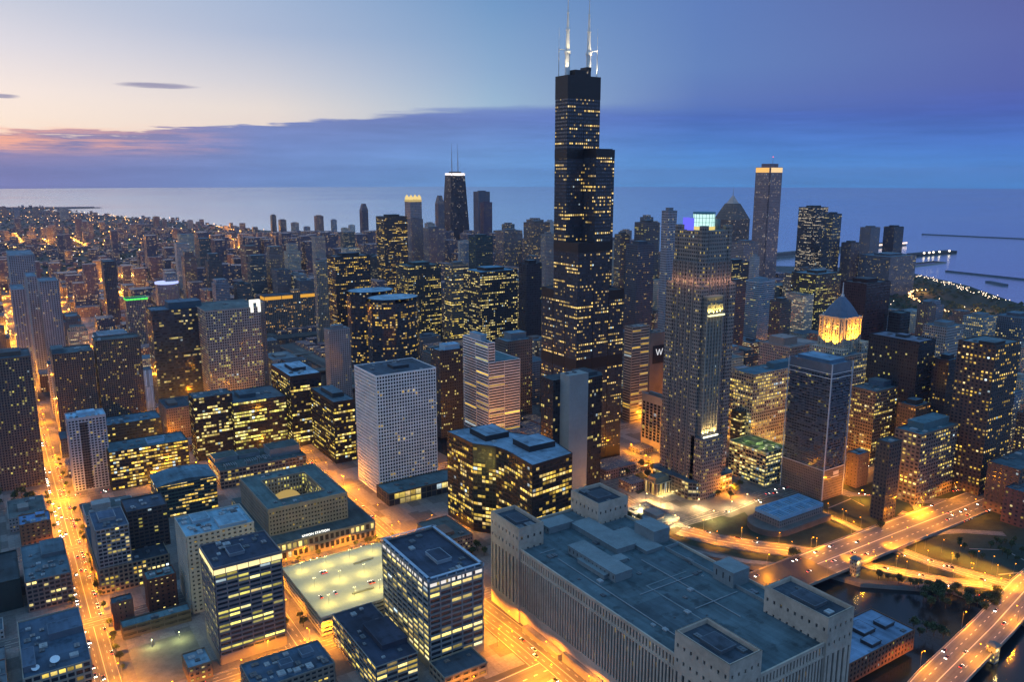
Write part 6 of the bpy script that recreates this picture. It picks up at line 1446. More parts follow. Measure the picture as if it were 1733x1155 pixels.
for (u, v) in ((258, 1092), (304, 1079)):
    x, y, _ = un(u, v + 6); r = empty('lot_lamp', (x, y, 0)); tag(r, 'greenish %s lamp on the shed wall over the gravel lot' % ('left' if u < 280 else 'right'), 'lamp', 'lamps over the gravel lot')
    k = MB(); k.bar((0, 0, 0), (0, 0, 7), .12, 5); k.build('pole', M_metal, r)
    k = MB(); k.ball((0, -.5, 7), .35, 6, 4); k.build('lamp_head', glow((.95, 1., .45), 7.), r)
    lamp('lamp_light', (0, -.9, 6.5), 4500, (.95, 1., .4), r)
# forecourt of the slate hall, and two shop fronts that spill light
def dots(name, pts, r, m, kind='stuff'):
    k = MB()
    for (x, y, z) in pts:
        k.v += [(x + r, y, z), (x - r, y, z), (x, y + r, z), (x, y - r, z), (x, y, z + r), (x, y, z - r)]; b = len(k.v) - 6
        for f in ((0, 2, 4), (2, 1, 4), (1, 3, 4), (3, 0, 4), (2, 0, 5), (1, 2, 5), (3, 1, 5), (0, 3, 5)):
            k.f.append(tuple(b + i for i in f)); k.uv.append([(0, 0)] * 3); k.mi.append(0)
    return tag(k.build(name, m), kind=kind)

# ---------------------------------------------------------------- cars
def car_kind(c):
    r = empty('parked_car', (0, 0, 0))
    k = MB(); k.prism([(-2.2, -.88), (2.15, -.88), (2.3, -.6), (2.3, .6), (2.15, .88), (-2.2, .88)], .32, .82); k.box(-2.0, 1.9, -.8, .8, .2, .34)
    k.k = 1
    for sx in (-1.35, 1.35):
        for sy in (-.9, .72): k.bar((sx, sy, .32), (sx, sy + .18, .32), .32, 8)
    k.build('body', [plain(c, .3, .05, .3, .5), M_dark], r)
    k = MB(); k.prism(rect(-1.7, 1.0, -.82, .82), .82, 1.42, taper=rect(-1.2, .4, -.66, .66)); k.build('cabin', plain((.02, .022, .025), .15, .05), r)
    for s in (-.6, .6):
        k = MB(); k.box(2.2, 2.34, s - .2, s + .2, .55, .74); k.build('headlight', glow((1., .92, .75), 14.), r)
        k = MB(); k.box(-2.26, -2.19, s - .2, s + .2, .6, .76); k.build('tail_light', glow((1., .04, .02), 5.), r)
    return r
CARC = [((.45, .45, .45), 'silver'), ((.03, .03, .035), 'black'), ((.6, .6, .58), 'white'), ((.25, .03, .025), 'red'), ((.04, .06, .13), 'blue')]
cars = [[car_kind(c), n, False] for c, n in CARC]
def small_car(c):
    r = MB(); r.prism([(-2.2, -.88), (2.15, -.88), (2.3, -.6), (2.3, .6), (2.15, .88), (-2.2, .88)], .25, .82); r.k = 1; r.prism(rect(-1.7, 1.0, -.82, .82), .82, 1.42, taper=rect(-1.2, .4, -.66, .66))
    for s in (-.6, .6): r.k = 2; r.box(2.2, 2.42, s - .24, s + .24, .5, .8); r.k = 3; r.box(-2.3, -2.19, s - .24, s + .24, .55, .8)
    return r.build('car', [plain(c, .3, .05, .3, .5), plain((.02, .022, .025), .15, .05), glow((1., .92, .75), 22.), glow((1., .05, .02), 8.)])
scars = [[small_car(c), n, False] for c, n in CARC]
NC = [0]
def depth(x, y, z=0): return pj(x, y, z)[2]
def put_car(x, y, rot, z=0., where='on the lit street'):
    if not in_view(x, y): return
    c = random.choice(cars if depth(x, y) < 520 else scars); NC[0] += 1
    o = c[0] if not c[2] else copy_tree(c[0]); c[2] = True
    o.name = 'car'
    o.location = (x, y, z + .12); o.rotation_euler = (0, 0, rot)
    rel, ref = nearest_ref(x, y)
    tag(o, uniq('%s car' % c[1], rel, ref), 'car', 'cars on the lit streets')
def car_row(a, b, w, n, z=0.):
    a, b = Vector(a), Vector(b); d = (b - a); ang = math.atan2(d.y, d.x); nn = Vector((-d.y, d.x)).normalized()
    for i in range(n):
        s = random.choice((-1, 1)); p = a + d * U(.02, .98) + nn * s * -w * random.choice((.35, .85))
        put_car(p.x, p.y, ang + (0 if s > 0 else math.pi), z)
car_row((-545, -230), (-545, 300), 6, 17)
car_row((-480, -94), (-200, -94), 6, 15)
car_row((-289, -80), (-289, 190), 6, 8)
car_row((-500, -222), (-300, -222), 6, 4)
car_row((-130, -344), (240, -342), 16, 13, 4.6)
car_row((250, -342), (700, -342), 16, 12)
car_row((-90, -490), (120, -460), 9, 6, 3.5)
car_row((-545, 300), (-545, 850), 6, 26)
car_row((-289, -420), (-289, -240), 7, 6)
car_row((260, -342), (900, -342), 16, 30)
car_row((215, -300), (330, -320), 14, 16)
car_row((190, -352), (330, -350), 12, 14)
car_row((-66, -140), (-70, 60), 7, 7)
car_row((166, -330), (166, 0), 6, 8)
car_row((60, -222), (420, -222), 6, 10)
car_row((-600, 320), (-420, 320), 6, 8)
car_row((-540, 190), (-300, 190), 6, 8)
for q_ in (((1165, 895), (1300, 921)), ((1470, 952), (1690, 1018)), ((1500, 930), (1720, 1000)), ((1290, 838), (1350, 824)), ((1350, 824), (1520, 848))): car_row(un(*q_[0])[:2], un(*q_[1])[:2], 4, 5)
for q in ((1090, 864), (1110, 870), (1130, 876), (1230, 868), (1280, 848)): x, y, _ = un(*q); put_car(x, y, -.7)
for i in range(13):
    x0, x1, y0, y1, H = DECK
    x, y = x0 + 8 + 2.9 * random.randrange(1, 26), y0 + 11 + 18.5 * random.randrange(0, 5)
    if -374 < x < -330 and y > -150: continue
    put_car(x, y, math.pi / 2, H - .4)

# ---------------------------------------------------------------- trees
def tree_mesh(seed, rx, rz, n=420):
    rr = random.Random(seed); k = MB()
    lob = [(rr.uniform(-.5, .5) * rx, rr.uniform(-.5, .5) * rx, rr.uniform(-.35, .55) * rz, rr.uniform(.45, .75)) for _ in range(7)]
    for _ in range(n):
        lx, ly, lz, s = rr.choice(lob); v = Vector((rr.gauss(0, 1), rr.gauss(0, 1), rr.gauss(0, 1))).normalized() * (rr.random() ** .33) * s
        c = Vector((lx + v.x * rx, ly + v.y * rx, lz + v.z * rz)); a = Vector((rr.gauss(0, 1), rr.gauss(0, 1), rr.gauss(0, 1))).normalized(); b = a.orthogonal().normalized(); e = a.cross(b); q = rr.uniform(.35, .8)
        k.face([c + b * q, c + e * q * .7, c - b * q, c - e * q * .7])
    return k
def leafmat():
    m, t, b = newmat('foliage')
    P = t.n('ShaderNodeNewGeometry').outputs['Position']; a = t.noise(P, .6, 3., .6); r = t.n('ShaderNodeObjectInfo').outputs['Random']
    t.l(t.mix(t.m('ADD', t.m('MULTIPLY', t.rng(a, .3, .7), .7), t.m('MULTIPLY', r, .3)), (.018, .035, .012, 1), (.075, .10, .03, 1)), b.inputs['Base Color']); b.inputs['Roughness'].default_value = .8
    return m
M_leaf = leafmat(); M_bark = plain((.06, .045, .03), .9)
tsrc = []
for i in range(4):
    r = empty('tree', (0, 0, 0)); k = tree_mesh(i, 3.6, 3.2); k.v = [(v[0], v[1], v[2] + 6.4) for v in k.v]; k.build('crown', M_leaf, r)
    k = MB(); k.bar((0, 0, 0), (.1, .05, 3.6), .28, 6, .18)
    for a in range(4): k.bar((.1, .05, 3.2), (1.6 * math.cos(a * 1.6 + i), 1.6 * math.sin(a * 1.6 + i), 6.), .13, 4, .05)
    k.build('trunk', M_bark, r); tsrc.append([r, False])
for i in range(-225, 330, 6):                # cars parked along the kerbs
    for sx in (-6.6, 6.6):
        if R() < .34: put_car(-545 + sx, i, math.pi / 2 * (1 if sx > 0 else -1))
for i in range(-470, -235, 6):
    for sy in (-6.4, 6.4):
        if R() < .3: put_car(i, -94 + sy, 0 if sy < 0 else math.pi)
for c_ in cars + scars:
    if not c_[2]:
        for o_ in list(c_[0].children) + [c_[0]]: bpy.data.objects.remove(o_)
def put_tree(x, y, s=1., head='leafy tree'):
    if not in_view(x, y): return
    t = random.choice(tsrc); o = t[0] if not t[1] else copy_tree(t[0]); t[1] = True
    s *= U(.8, 1.25); o.location = (x, y, 0); o.scale = (s, s, s * U(.85, 1.15)); o.rotation_euler = (0, 0, U(0, 6.28))
    rel, ref = nearest_ref(x, y); tag(o, uniq(head, rel, ref), 'tree', 'trees by the streets and river')
for _ in range(26): x, y, _z = un(U(1560, 1690), 0 + U(1000, 1032)); put_tree(x, y, .9, 'dark riverside tree')
for u, v in ((1590, 1020), (1640, 1030), (1662, 1038), (1556, 1078), (1568, 1072), (1580, 1078), (1596, 1084), (1545, 1068), (1490, 900), (1340, 950), (1350, 945)): x, y, _z = un(u, v); put_tree(x, y, 1., 'riverside tree')
for i in range(20): x, y, _z = un(1490 + i * 9.5 + U(-4, 4), 985 + i * 1.9 + U(-5, 3)); put_tree(x, y, .75, 'bank tree')
for u, v in ((628, 920), (636, 917), (622, 922), (640, 925)): x, y, _z = un(u, v); put_tree(x, y, .8, 'round dark tree')
for u, v in ((197, 1108), (203, 1120), (190, 1090), (165, 1000), (140, 900), (155, 960), (486, 1060), (508, 1048), (514, 1062)): x, y, _z = un(u, v); put_tree(x, y, .75, 'street tree')
for _ in range(16): x, y, _z = un(U(-10, 70), U(842, 868)); put_tree(x, y, 1.1, 'dark park tree')
for u, v in ((1062, 806), (1072, 798), (1085, 795), (1098, 792), (1105, 800), (1078, 815), (1060, 826), (1095, 812), (1215, 842), (1225, 830), (1245, 838), (1252, 826), (1236, 846), (1062, 896), (1072, 904), (1080, 885), (1064, 880)): x, y, _z = un(u, v); put_tree(x, y, 1., 'plaza tree')
for _ in range(8): x, y, _z = un(U(760, 850), U(912, 945)); put_tree(x, y, .8, 'courtyard tree')
for _ in range(0): x, y, _z = un(U(1500, 1700), U(893, 912)); put_tree(x, y, .8, 'ramp side tree')

for y in range(-210, 320, 17):
    for sx in (-9.6, 9.6):
        if R() < .5 and not any(a < -545 + sx < b and c < y < d for a, b, c, d in [(q[0] + 5, q[1] - 5, q[2] + 5, q[3] - 5) for q in BOX]): put_tree(-545 + sx * 1.06, y + U(-4, 4), .62, 'avenue tree')
for x in range(-470, -230, 18):
    for sy in (-9.8, 9.8):
        if R() < .45 and not any(a < x < b and c < -94 + sy < d for a, b, c, d in [(q[0] + 5, q[1] - 5, q[2] + 5, q[3] - 5) for q in BOX]): put_tree(x, -94 + sy, .6, 'kerb tree')
for _ in range(18): x, y, _z = un(U(1600, 1733), U(918, 955)); put_tree(x, y, .75, 'parkside tree')
# ================================================================ CITY INFILL (each building a thing of its own)
def depth(x, y, z=0): return pj(x, y, z)[2]
SKY = [(-60, 352), (100, 356), (150, 372), (260, 378), (330, 388), (430, 392), (500, 388), (620, 388), (700, 380), (800, 384), (900, 392), (1040, 396), (1160, 400), (1240, 410), (1340, 420), (1430, 436), (1520, 455), (1560, 500), (1800, 560)]
def skyv(u):
    for (a, va), (b, vb) in zip(SKY, SKY[1:]):
        if u <= b: return va + (vb - va) * max(0, u - a) / (b - a)
    return 560
PALE = [((.20, .18, .165), 'grey brown'), ((.13, .10, .09), 'brown'), ((.25, .24, .23), 'pale grey'), ((.07, .075, .085), 'charcoal'), ((.16, .09, .07), 'red brick'), ((.12, .14, .17), 'blue grey'), ((.28, .25, .21), 'beige'), ((.045, .06, .065), 'dark teal')]
PALE = [(tuple(min(.4, c * 1.35 + .012) for c in wc), nm) for wc, nm in PALE]
fstyles = []
for wc, nm in PALE:
    for lit in (.07, .16, .34):
        fstyles.append((facade(wc, (.014, .018, .022), U(.45, .7), U(.36, .5), lit, random.choice([YEL, (1., .80, .36, 1), (1., .55, .16, 1)]), 1.0, random.choice([1, 2, 4]), .5), nm, lit, wc))
frs = [roofmat(c) for c in ((.09, .13, .16), (.06, .08, .10), (.14, .19, .22), (.10, .12, .12), (.18, .22, .25))]
def river_hit(x0, x1, y0, y1):
    for fx in (0, .5, 1):
        for fy in (0, .5, 1):
            if inside((x0 + fx * (x1 - x0), y0 + fy * (y1 - y0)), river_poly): return True
    return False
CANDS = []
def lots():
    for xa, xb in zip(NSX, NSX[1:]):
        for ya, yb in zip(EWY, EWY[1:]):
            X0, X1, Y0, Y1 = xa + 12, xb - 12, ya + 11, yb - 11
            if ya < -230 and xa < 160: continue
            nx = max(1, round((X1 - X0) / U(34, 58))); ny = max(1, round((Y1 - Y0) / U(34, 58)))
            for i in range(nx):
                for j in range(ny):
                    g_ = 2.5
                    yield X0 + (X1 - X0) * i / nx + g_, X0 + (X1 - X0) * (i + 1) / nx - g_, Y0 + (Y1 - Y0) * j / ny + g_, Y0 + (Y1 - Y0) * (j + 1) / ny - g_
NOB = [(14, 90, -225, -175), (-700, -595, 60, 185), (-536, -480, -215, -140), (960, 1600, -340, 500), (60, 200, -345, -225)]
for (x0, x1, y0, y1) in lots():
    cx, cy = (x0 + x1) / 2, (y0 + y1) / 2
    if not in_view(cx, cy, 40, 40) or depth(cx, cy) < 200: continue
    if any(x0 < b and x1 > a and y0 < d and y1 > c for a, b, c, d in BOX + NOB): continue
    if river_hit(x0 - 8, x1 + 8, y0 - 8, y1 + 8) or cx > 1560: continue
    if cy > 850 and cx > 1500: continue
    if cx < -180 and cy < 320: h = U(8, 26)
    elif cx < -180: h = random.choice([U(8, 24), U(8, 24), U(15, 45), U(30, 75)])
    elif cy < 860: h = random.choice([U(35, 80), U(50, 120), U(60, 150)])
    elif cy < 1500: h = random.choice([U(20, 60), U(35, 110), U(60, 170)])
    else: h = random.choice([U(15, 45), U(30, 90), U(60, 190)])
    CANDS.append([x0, x1, y0, y1, h])
taken = [(c[0], c[1], c[2], c[3]) for c in CANDS]
for xa, xb in zip(NSX, NSX[1:]):
    for ya, yb in zip(EWY, EWY[1:]):
        if ya < -230 or ya > 800 or xa > 300: continue
        X0, X1, Y0, Y1 = xa + 11, xb - 11, ya + 10.5, yb - 10.5
        nx, ny = max(1, round((X1 - X0) / 22)), max(1, round((Y1 - Y0) / 22))
        for i in range(nx):
            for j in range(ny):
                x0, x1, y0, y1 = X0 + (X1 - X0) * i / nx + .6, X0 + (X1 - X0) * (i + 1) / nx - .6, Y0 + (Y1 - Y0) * j / ny + .6, Y0 + (Y1 - Y0) * (j + 1) / ny - .6
                if R() < .22 or not in_view((x0 + x1) / 2, (y0 + y1) / 2, 10, 40): continue
                if any(x0 < b - 3 and x1 > a + 3 and y0 < d - 3 and y1 > c + 3 for a, b, c, d in BOX + NOB) or any(x0 < b and x1 > a and y0 < d and y1 > c for a, b, c, d in taken): continue
                if river_hit(x0 - 6, x1 + 6, y0 - 6, y1 + 6): continue
                CANDS.append([x0, x1, y0, y1, U(5, 13)])
for _ in range(480):     # the dense districts between the river and the far shore
    y = U(1500, 5200); x = U(-3000, 1150); s = U(9, 18)
    if x > 1080 - (y - 2700) * .115 - 40 or x < -300 - y * .62: continue
    CANDS.append([x - s, x + s, y - s, y + s, random.choice([U(22, 50), U(35, 80), U(55, 130)])])
for _ in range(260):     # towers strung along the lake shore far to the north
    y = U(2400, 8200); xs = 1120 - (y - 2700) * .115 if y < 6300 else 480 - (y - 6300) * .15
    x = xs - abs(random.gauss(0, 1)) * 240 - 60; s = U(9, 17)
    CANDS.append([x - s, x + s, y - s, y + s, random.choice([U(25, 60), U(40, 95), U(60, 130)]) * (1.15 if y < 4000 else .8)])
KEPT = []
for c in CANDS:
    x0, x1, y0, y1, h = c
    w = x1 - x0
    if h > 60 and w > 40: m = (w - U(28, 40)) / 2; x0 += m; x1 -= m; d = (y1 - y0 - U(26, 40)) / 2; y0 += max(0, d); y1 -= max(0, d)
    dp = depth((x0 + x1) / 2, y0)
    def lim(z):
        us = [pj(x, y, z)[0] for x in (x0, x1) for y in (y0, y1)]; ua, ub = min(us), max(us); vt = min(pj(x, y, z)[1] for x in (x0, x1) for y in (y0, y1))
        if vt < skyv((ua + ub) / 2) + 2: return False
        for (a, b, d, vis, _) in OCC:
            if d > dp - 15 and b > ua + 1 and a < ub - 1 and vt < vis: return False
        return True
    while h > 4 and not lim(h): h *= .86
    if h <= 4: continue
    # hidden entirely by something nearer?
    us = [pj(x, y, h)[0] for x in (x0, x1) for y in (y0, y1)]; vt = min(pj(x, y, h)[1] for x in (x0, x1) for y in (y0, y1))
    KEPT.append([x0, x1, y0, y1, h, dp, min(us), max(us), vt])
KEPT.sort(key=lambda k: -(k[7] - k[6]) * max(2., pj((k[0] + k[1]) / 2, k[2], 0)[1] - k[8]))
TOPN = 270
rest = MB(); nm_i = 0
used_rel = {}
for i, (x0, x1, y0, y1, h, dp, ua, ub, vt) in enumerate(KEPT):
    cx, cy = (x0 + x1) / 2, (y0 + y1) / 2; poly = rect(x0, x1, y0, y1)
    low = h < 26
    if i < TOPN:
        fmat, cn, lit, wc = random.choice(fstyles)
        kind = 'low_rise' if low else 'mid_rise' if h < 70 else 'tower_block'
        root = empty(kind, (cx, cy, 0)); org = (cx, cy, 0)
        k = MB(); k.prism(poly, 0, h, top=False, bottom=False, bay=2.6, fl=3.5)
        setb = h > 45 and R() < .5
        if setb:
            q = inset(poly, min(x1 - x0, y1 - y0) * U(.08, .2)); h2 = h * U(.06, .14); k.prism(q, h, h + h2 * (0 if vt < 420 else 1) + .5, top=False, bottom=False, bay=3.2, fl=3.6)
            h2 = h2 * (0 if vt < 420 else 1) + .5
        k.build('facade', fmat, root, org)
        r = MB(); r.face([(*p, h - .05) for p in poly]); r.k = 1
        if setb: r.k = 0; r.face([(*p, h + h2) for p in q]); r.k = 1
        for e in range(4):
            a, b = poly[e], poly[(e + 1) % 4]; c, d = inset(poly, .5)[e], inset(poly, .5)[(e + 1) % 4]
            r.face([(*a, h - .1), (*b, h - .1), (*b, h + .8), (*a, h + .8)]); r.face([(*a, h + .8), (*b, h + .8), (*d, h + .8), (*c, h + .8)]); r.face([(*d, h - .1), (*c, h - .1), (*c, h + .8), (*d, h + .8)])
        r.build('roof', [random.choice(frs), plain(wc, .75, .22, .08)], root, org)
        if not setb:
            w_, d_ = x1 - x0, y1 - y0; a, b = U(.15, .3), U(.15, .45); k = MB(); k.box(x0 + a * w_, x0 + (a + U(.25, .45)) * w_, y0 + b * d_, y0 + (b + U(.25, .45)) * d_, h - .05, h + U(2.5, 6 if vt > 430 else 3)); k.build('penthouse', plain(tuple(c * .8 for c in wc), .75), root, org)
        if dp < 900:
            for _ in range(5): roof_unit(root, org, U(x0 + 4, x1 - 4), U(y0 + 4, y1 - 4), h, U(1.2, 2.2))
        rel, ref = nearest_ref(cx, cy, h * .7)
        tag(root, uniq('%s%s %s%s' % ('lit ' if lit > .3 else '', cn, {'low_rise': 'low building', 'mid_rise': 'mid height building', 'tower_block': 'tower block'}[kind], ''), rel, ref), 'building', 'plain buildings filling the city blocks')
    else:
        rest.prism(poly, 0, h, bottom=False, bay=3.4, fl=3.6)
rr = random.Random(5)
for _ in range(5200):      # endless low roofs to the north and north-west
    y = 2400 * (9500 / 2400.) ** rr.random(); x = rr.uniform(-4200, 1500)
    xs = 1080 - (y - 2700) * .115 if y < 6300 else 480 - (y - 6300) * .15
    if x > xs - 30: continue
    if not in_view(x, y, 0, 20): continue
    s, t = rr.uniform(6, 16), rr.uniform(6, 16); rest.prism(rect(x - s, x + s, y - t, y + t), 0, rr.choice([7, 8, 10, 12, 14, 22, 40 if rr.random() < .3 else 9]), bottom=False, bay=3.4, fl=3.6)
tag(rest.build('distant_buildings', facade((.11, .10, .13), (.015, .02, .025), .5, .5, .17, (1., .66, .25, 1), 1.1, 3, 0.)), kind='stuff')
trs = MB()
for _ in range(9000):
    y = 2300 * (9000 / 2300.) ** rr.random(); x = rr.uniform(-4200, 1300)
    xs = 1060 - (y - 2700) * .115 if y < 6300 else 480 - (y - 6300) * .15
    if x > xs or not in_view(x, y, 0, 20): continue
    s = rr.uniform(5, 13); c = Vector((x, y, s * .55))
    P = [c + Vector((s * math.cos(a) * rr.uniform(.7, 1.2), s * math.sin(a) * rr.uniform(.7, 1.2), rr.uniform(-.4, .1) * s)) for a in [i * math.tau / 5 for i in range(5)]]; tp = c + Vector((0, 0, s * rr.uniform(.4, .7)))
    for i in range(5): trs.face([P[i], P[(i + 1) % 5], tp])
tag(trs.build('distant_woods', plain((.022, .036, .018), .95, .4, .02)), kind='stuff')
pk = MB()
for _ in range(1500):
    x, y = rr.uniform(980, 1960), rr.uniform(-330, 800)
    if x > 1560 + max(0, y) * .55 or (abs(y + 343) < 40): continue
    s = rr.uniform(5, 9); c = Vector((x, y, s * .7))
    P = [c + Vector((s * math.cos(a) * rr.uniform(.7, 1.2), s * math.sin(a) * rr.uniform(.7, 1.2), rr.uniform(-.5, .1) * s)) for a in [i * math.tau / 6 for i in range(6)]]; tp = c + Vector((0, 0, s * rr.uniform(.4, .7)))
    for i in range(6): pk.face([P[i], P[(i + 1) % 6], tp])
tag(pk.build('park_woods', plain((.025, .042, .02), .95, .4, .05)), kind='stuff')

# the towers that break the far skyline, each at its own place along the shore
for (u, vt, wpx, vb, ci) in ((265, 366, 10, 386, 4), (279, 371, 8, 388, 1), (323, 372, 9, 390, 0), (240, 373, 8, 384, 5), (206, 373, 7, 382, 2), (382, 382, 8, 393, 0), (401, 383, 8, 394, 5), (432, 384, 9, 396, 1), (464, 363, 9, 396, 7), (479, 371, 12, 398, 3), (500, 376, 12, 398, 0), (520, 383, 10, 399, 5), (541, 364, 14, 402, 4), (566, 371, 9, 402, 5), (584, 385, 11, 404, 6), (596, 380, 10, 405, 2), (636, 392, 12, 410, 1), (728, 376, 15, 420, 0), (744, 386, 12, 424, 5), (800, 392, 16, 425, 2), (860, 377, 18, 430, 7), (905, 369, 24, 436, 3), (930, 372, 12, 430, 2), (1058, 388, 16, 440, 1), (1092, 364, 18, 446, 3), (1104, 374, 18, 448, 0), (30, 352, 9, 370, 5), (62, 350, 10, 370, 1), (110, 351, 14, 374, 0), (8, 349, 8, 368, 4), (142, 372, 10, 382, 2), (172, 374, 9, 384, 6)):
    x, y, _ = un(u, vb); H = solve(lambda z: vt - pj(x, y, z)[1], 3, 400); w = wpx * depth(x, y) / FPX / 2 / 1.15
    wc, cn = PALE[ci]; poly = rect(x - w, x + w, y - w, y + w)
    root = empty('tower_block', (x, y, 0)); org = (x, y, 0)
    k = MB(); k.prism(poly, 0, H * .96, bottom=False, bay=3.2, fl=4.); k.prism(rect(x - w * .6, x + w * .6, y - w * .6, y + w * .6), H * .96, H, bottom=False, bay=3.2, fl=4.)
    k.build('facade', facade(wc, (.02, .024, .03), .5, .45, .14, (1., .74, .35, 1), 1.2, 2, .3), root, org)
    rel, ref = nearest_ref(x, y, H * .8); tag(root, uniq('%s far skyline tower' % cn, rel, ref), 'building', 'towers on the far skyline')

# ---------------------------------------------------------------- far lights
D = []
for i in range(48):                        # far north-south and east-west streets
    x = -4200 + i * 120
    if rr.random() < .45: continue
    y = 1300.; dens = rr.choice((30, 45, 90))
    while y < 8800:
        xs = 1080 - (y - 2700) * .115 if y < 6300 else 480 - (y - 6300) * .15
        if x < xs - 20 and rr.random() < .85: D.append((x + rr.uniform(-6, 6), y, 11))
        y += dens * (1 + y / 2600) * rr.uniform(.7, 1.3)
for i in range(60):
    y = 1250 + i * 130
    if rr.random() < .5: continue
    x = -4200.; dens = rr.choice((40, 60, 120))
    while x < 1100:
        xs = 1080 - (y - 2700) * .115 if y < 6300 else 480 - (y - 6300) * .15
        if x < xs - 20: D.append((x, y + rr.uniform(-5, 5), 11))
        x += dens * rr.uniform(.6, 1.5)
for k in range(7):                         # angled avenues
    x, y = [(-150, 1300), (-500, 1500), (-900, 1700), (100, 2600), (-1500, 2300), (-700, 3000), (-250, 2000)][k]; a = math.radians([128, 126, 128, 118, 130, 122, 127][k])
    for j in range(170):
        D.append((x + math.cos(a) * j * 16 + rr.uniform(-5, 5), y + math.sin(a) * j * 16 + rr.uniform(-5, 5), 11))
def keepd(x, y):
    from mathutils import noise as mn
    v = mn.noise(Vector((x / 700., y / 900., 3.))) * .9 + mn.noise(Vector((x / 220., y / 260., 9.))) * .5
    return rr.random() < (.85 if y < 3300 else .6) + v * 1.0
D = [d for d in D if in_view(*d, 20) and keepd(d[0], d[1])]
LINE = []                                  # the brightest avenues: continuous strings of lamps
for k in range(34):
    x = rr.choice([-1900, -1500, -1220, -1087, -953, -820, -680, -545, -424, -289, -160, 50, 290, 530, 700]) + rr.uniform(-20, 20); y0 = rr.uniform(1100, 4200); L_ = rr.uniform(120, 420) * (1 + y0 / 4000); y = y0
    while y < y0 + L_:
        xs = 1080 - (y - 2700) * .115
        if x < xs and in_view(x, y): LINE.append((x + rr.uniform(-5, 5), y, 10))
        y += rr.uniform(12, 34)
for (x, y, z) in LINE[::max(1, len(LINE) // 22)]: lamp('avenue_light', (x, y, 18), 260000 * (1 + y / 3000), (1., .36, .03), r=3.)
dots('distant_street_lamps', LINE, 1.7, glow((1., .44, .07), 8.))
n3 = rr.sample(D, len(D))
def szd(a): return [d for d in a]
for i_, (r_n, s_n) in enumerate(((1.1, 5.), (1.5, 9.), (2.1, 11.))):
    dn_ = [d for j, d in enumerate(D) if depth(*d) < 3300 and j % 3 == i_]; df_ = [d for j, d in enumerate(D) if depth(*d) >= 3300 and j % 3 == i_]
    dots('distant_street_lamps', dn_, r_n, glow((1., .46, .07), s_n))
    dots('distant_street_lamps', df_, r_n * 1.45, glow((1., .52, .15), s_n * .5))
W = []
for _ in range(420):
    y = 1200 * (8500 / 1200.) ** rr.random(); x = rr.uniform(-3800, 1300); xs = 1060 - (y - 2700) * .115 if y < 6300 else 480 - (y - 6300) * .15
    if x < xs: W.append((x, y, rr.uniform(8, 30)))
dots('distant_white_lights', [w for w in W if in_view(*w)], 1.7, glow((.95, .92, 1.), 2.5))
# lakefront drive lights and park lamps, right
L2 = []
for j in range(90):
    t = j / 90; L2.append((1700 - 500 * t + rr.uniform(-6, 6), 560 - 620 * t * t + rr.uniform(-8, 8), 9)); 
    L2.append((1690 + 330 * t + rr.uniform(-20, 20), 330 + 420 * t + rr.uniform(-30, 30), 9))
for _ in range(60): L2.append((rr.uniform(1000, 1600), rr.uniform(-330, 500), 9))
dots('park_lamps', L2[::2], 1.5, glow((1., .55, .22), 5.)); dots('park_lamps', L2[1::2], 1.1, glow((1., .75, .5), 5.))
L3 = [(1280 + rr.uniform(0, 190), -40 + rr.uniform(-60, 60), 10) for _ in range(60)]
dots('park_lamps', L3, 1.5, glow((1., .48, .06), 9.))
for (x, y) in ((1330, -40), (1420, -10), (1700, 560), (1500, 300), (1250, 250)):
    lamp('park_light', (x, y, 22), 160000, (1., .42, .06))
    

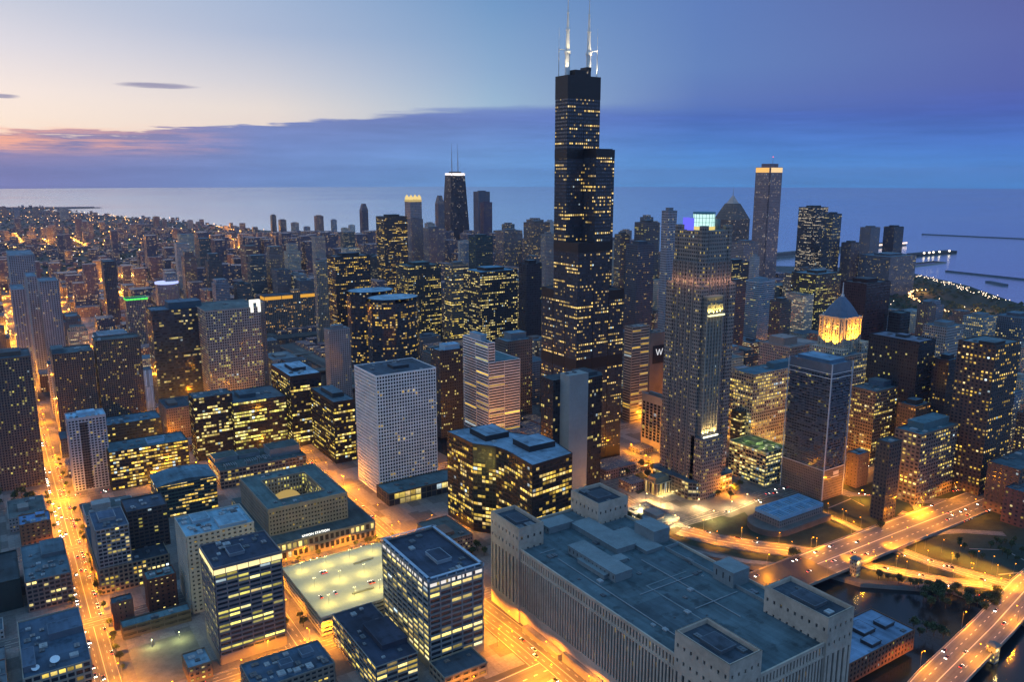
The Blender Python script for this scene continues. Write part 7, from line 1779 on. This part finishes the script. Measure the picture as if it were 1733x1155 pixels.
# ---------------------------------------------------------------- harbour: pier, islet, breakwaters
k = MB(); k.prism([(1880, 1440), (3240, 1540), (3240, 1610), (1880, 1510)], -4, 2); k.prism([(1950, 1470), (3150, 1558), (3150, 1590), (1950, 1500)], 2, 14)
pr_ = empty('pier', (1880, 1470, 0)); k.build('deck', plain((.12, .11, .11), .8), pr_, (1880, 1470, 0)); tag(pr_, 'long pier reaching into the lake behind the lakefront towers, bright white lights at its end', 'pier')
k = MB()
for i in range(26): k.box(3000 + i * 9, 3004 + i * 9, 1530, 1532, 6, 13)
k.build('pier_light', glow((1., .72, .55), 2.5), pr_, (1880, 1470, 0))
k = MB(); a_, b_ = un(1545, 432), un(1602, 427)
for i in range(9):
    t = i / 8; c = Vector(a_) * (1 - t) + Vector(b_) * t; k.prism(rect(c.x - 38, c.x + 38, c.y - 26, c.y + 26), -4, 3 + 4 * math.sin(i * 2.1) ** 2)
is_ = empty('harbour_islet', (a_[0], a_[1], 0)); k.build('bank', plain((.03, .035, .035), .9), is_, (a_[0], a_[1], 0)); tag(is_, 'dark low islet with a few lights in the lake at the right', 'islet')
k = MB()
for t in (.15, .3, .42, .6, .9): c = Vector(a_) * (1 - t) + Vector(b_) * t; k.ball((c.x, c.y - 26, 9), 4.5, 6, 4)
k.build('islet_lamp', glow((1., .8, .6), 3.), is_, (a_[0], a_[1], 0))
for lb, q0, q1, w in (('far dark breakwater line across the blue lake', (1560, 396), (1760, 405), 5), ('nearer dark breakwater line across the blue lake', (1600, 458), (1760, 475), 2.5), ('short dark breakwater stub off the park', (1672, 476), (1702, 482), 18)):
    A, Bq = Vector(un(*q0)), Vector(un(*q1)); d = (Bq - A).normalized(); n = Vector((-d.y, d.x, 0)) * w / 2
    k = MB(); k.prism([tuple(p)[:2] for p in (A - n, Bq - n, Bq + n, A + n)], -4, 1.2); tag(k.build('breakwater', plain((.06, .085, .12), .9)), lb, 'breakwater')
# point of land far north-west
k = MB(); k.prism([(-900, 9350), (470, 9000), (480, 9050), (-900, 9700)], -4, 5); tag(k.build('headland', plain((.02, .025, .035), .9)), kind='structure')

# ---------------------------------------------------------------- evening haze
HAZE = 2.2e-5
if HAZE:
    k = MB(); k.box(CAM[0] - 27000, CAM[0] + 27000, CAM[1] - 27000, CAM[1] + 27000, -6, 540)
    m = bpy.data.materials.new('haze'); m.use_nodes = True; nt = m.node_tree
    for n_ in list(nt.nodes): nt.nodes.remove(n_)
    v = nt.nodes.new('ShaderNodeVolumePrincipled'); v.inputs['Color'].default_value = (.70, .72, 1., 1); v.inputs['Density'].default_value = HAZE; v.inputs['Anisotropy'].default_value = .2
    o = nt.nodes.new('ShaderNodeOutputMaterial'); nt.links.new(v.outputs[0], o.inputs['Volume'])
    tag(k.build('haze', m), kind='stuff')

print('LAMPS', NL[0])
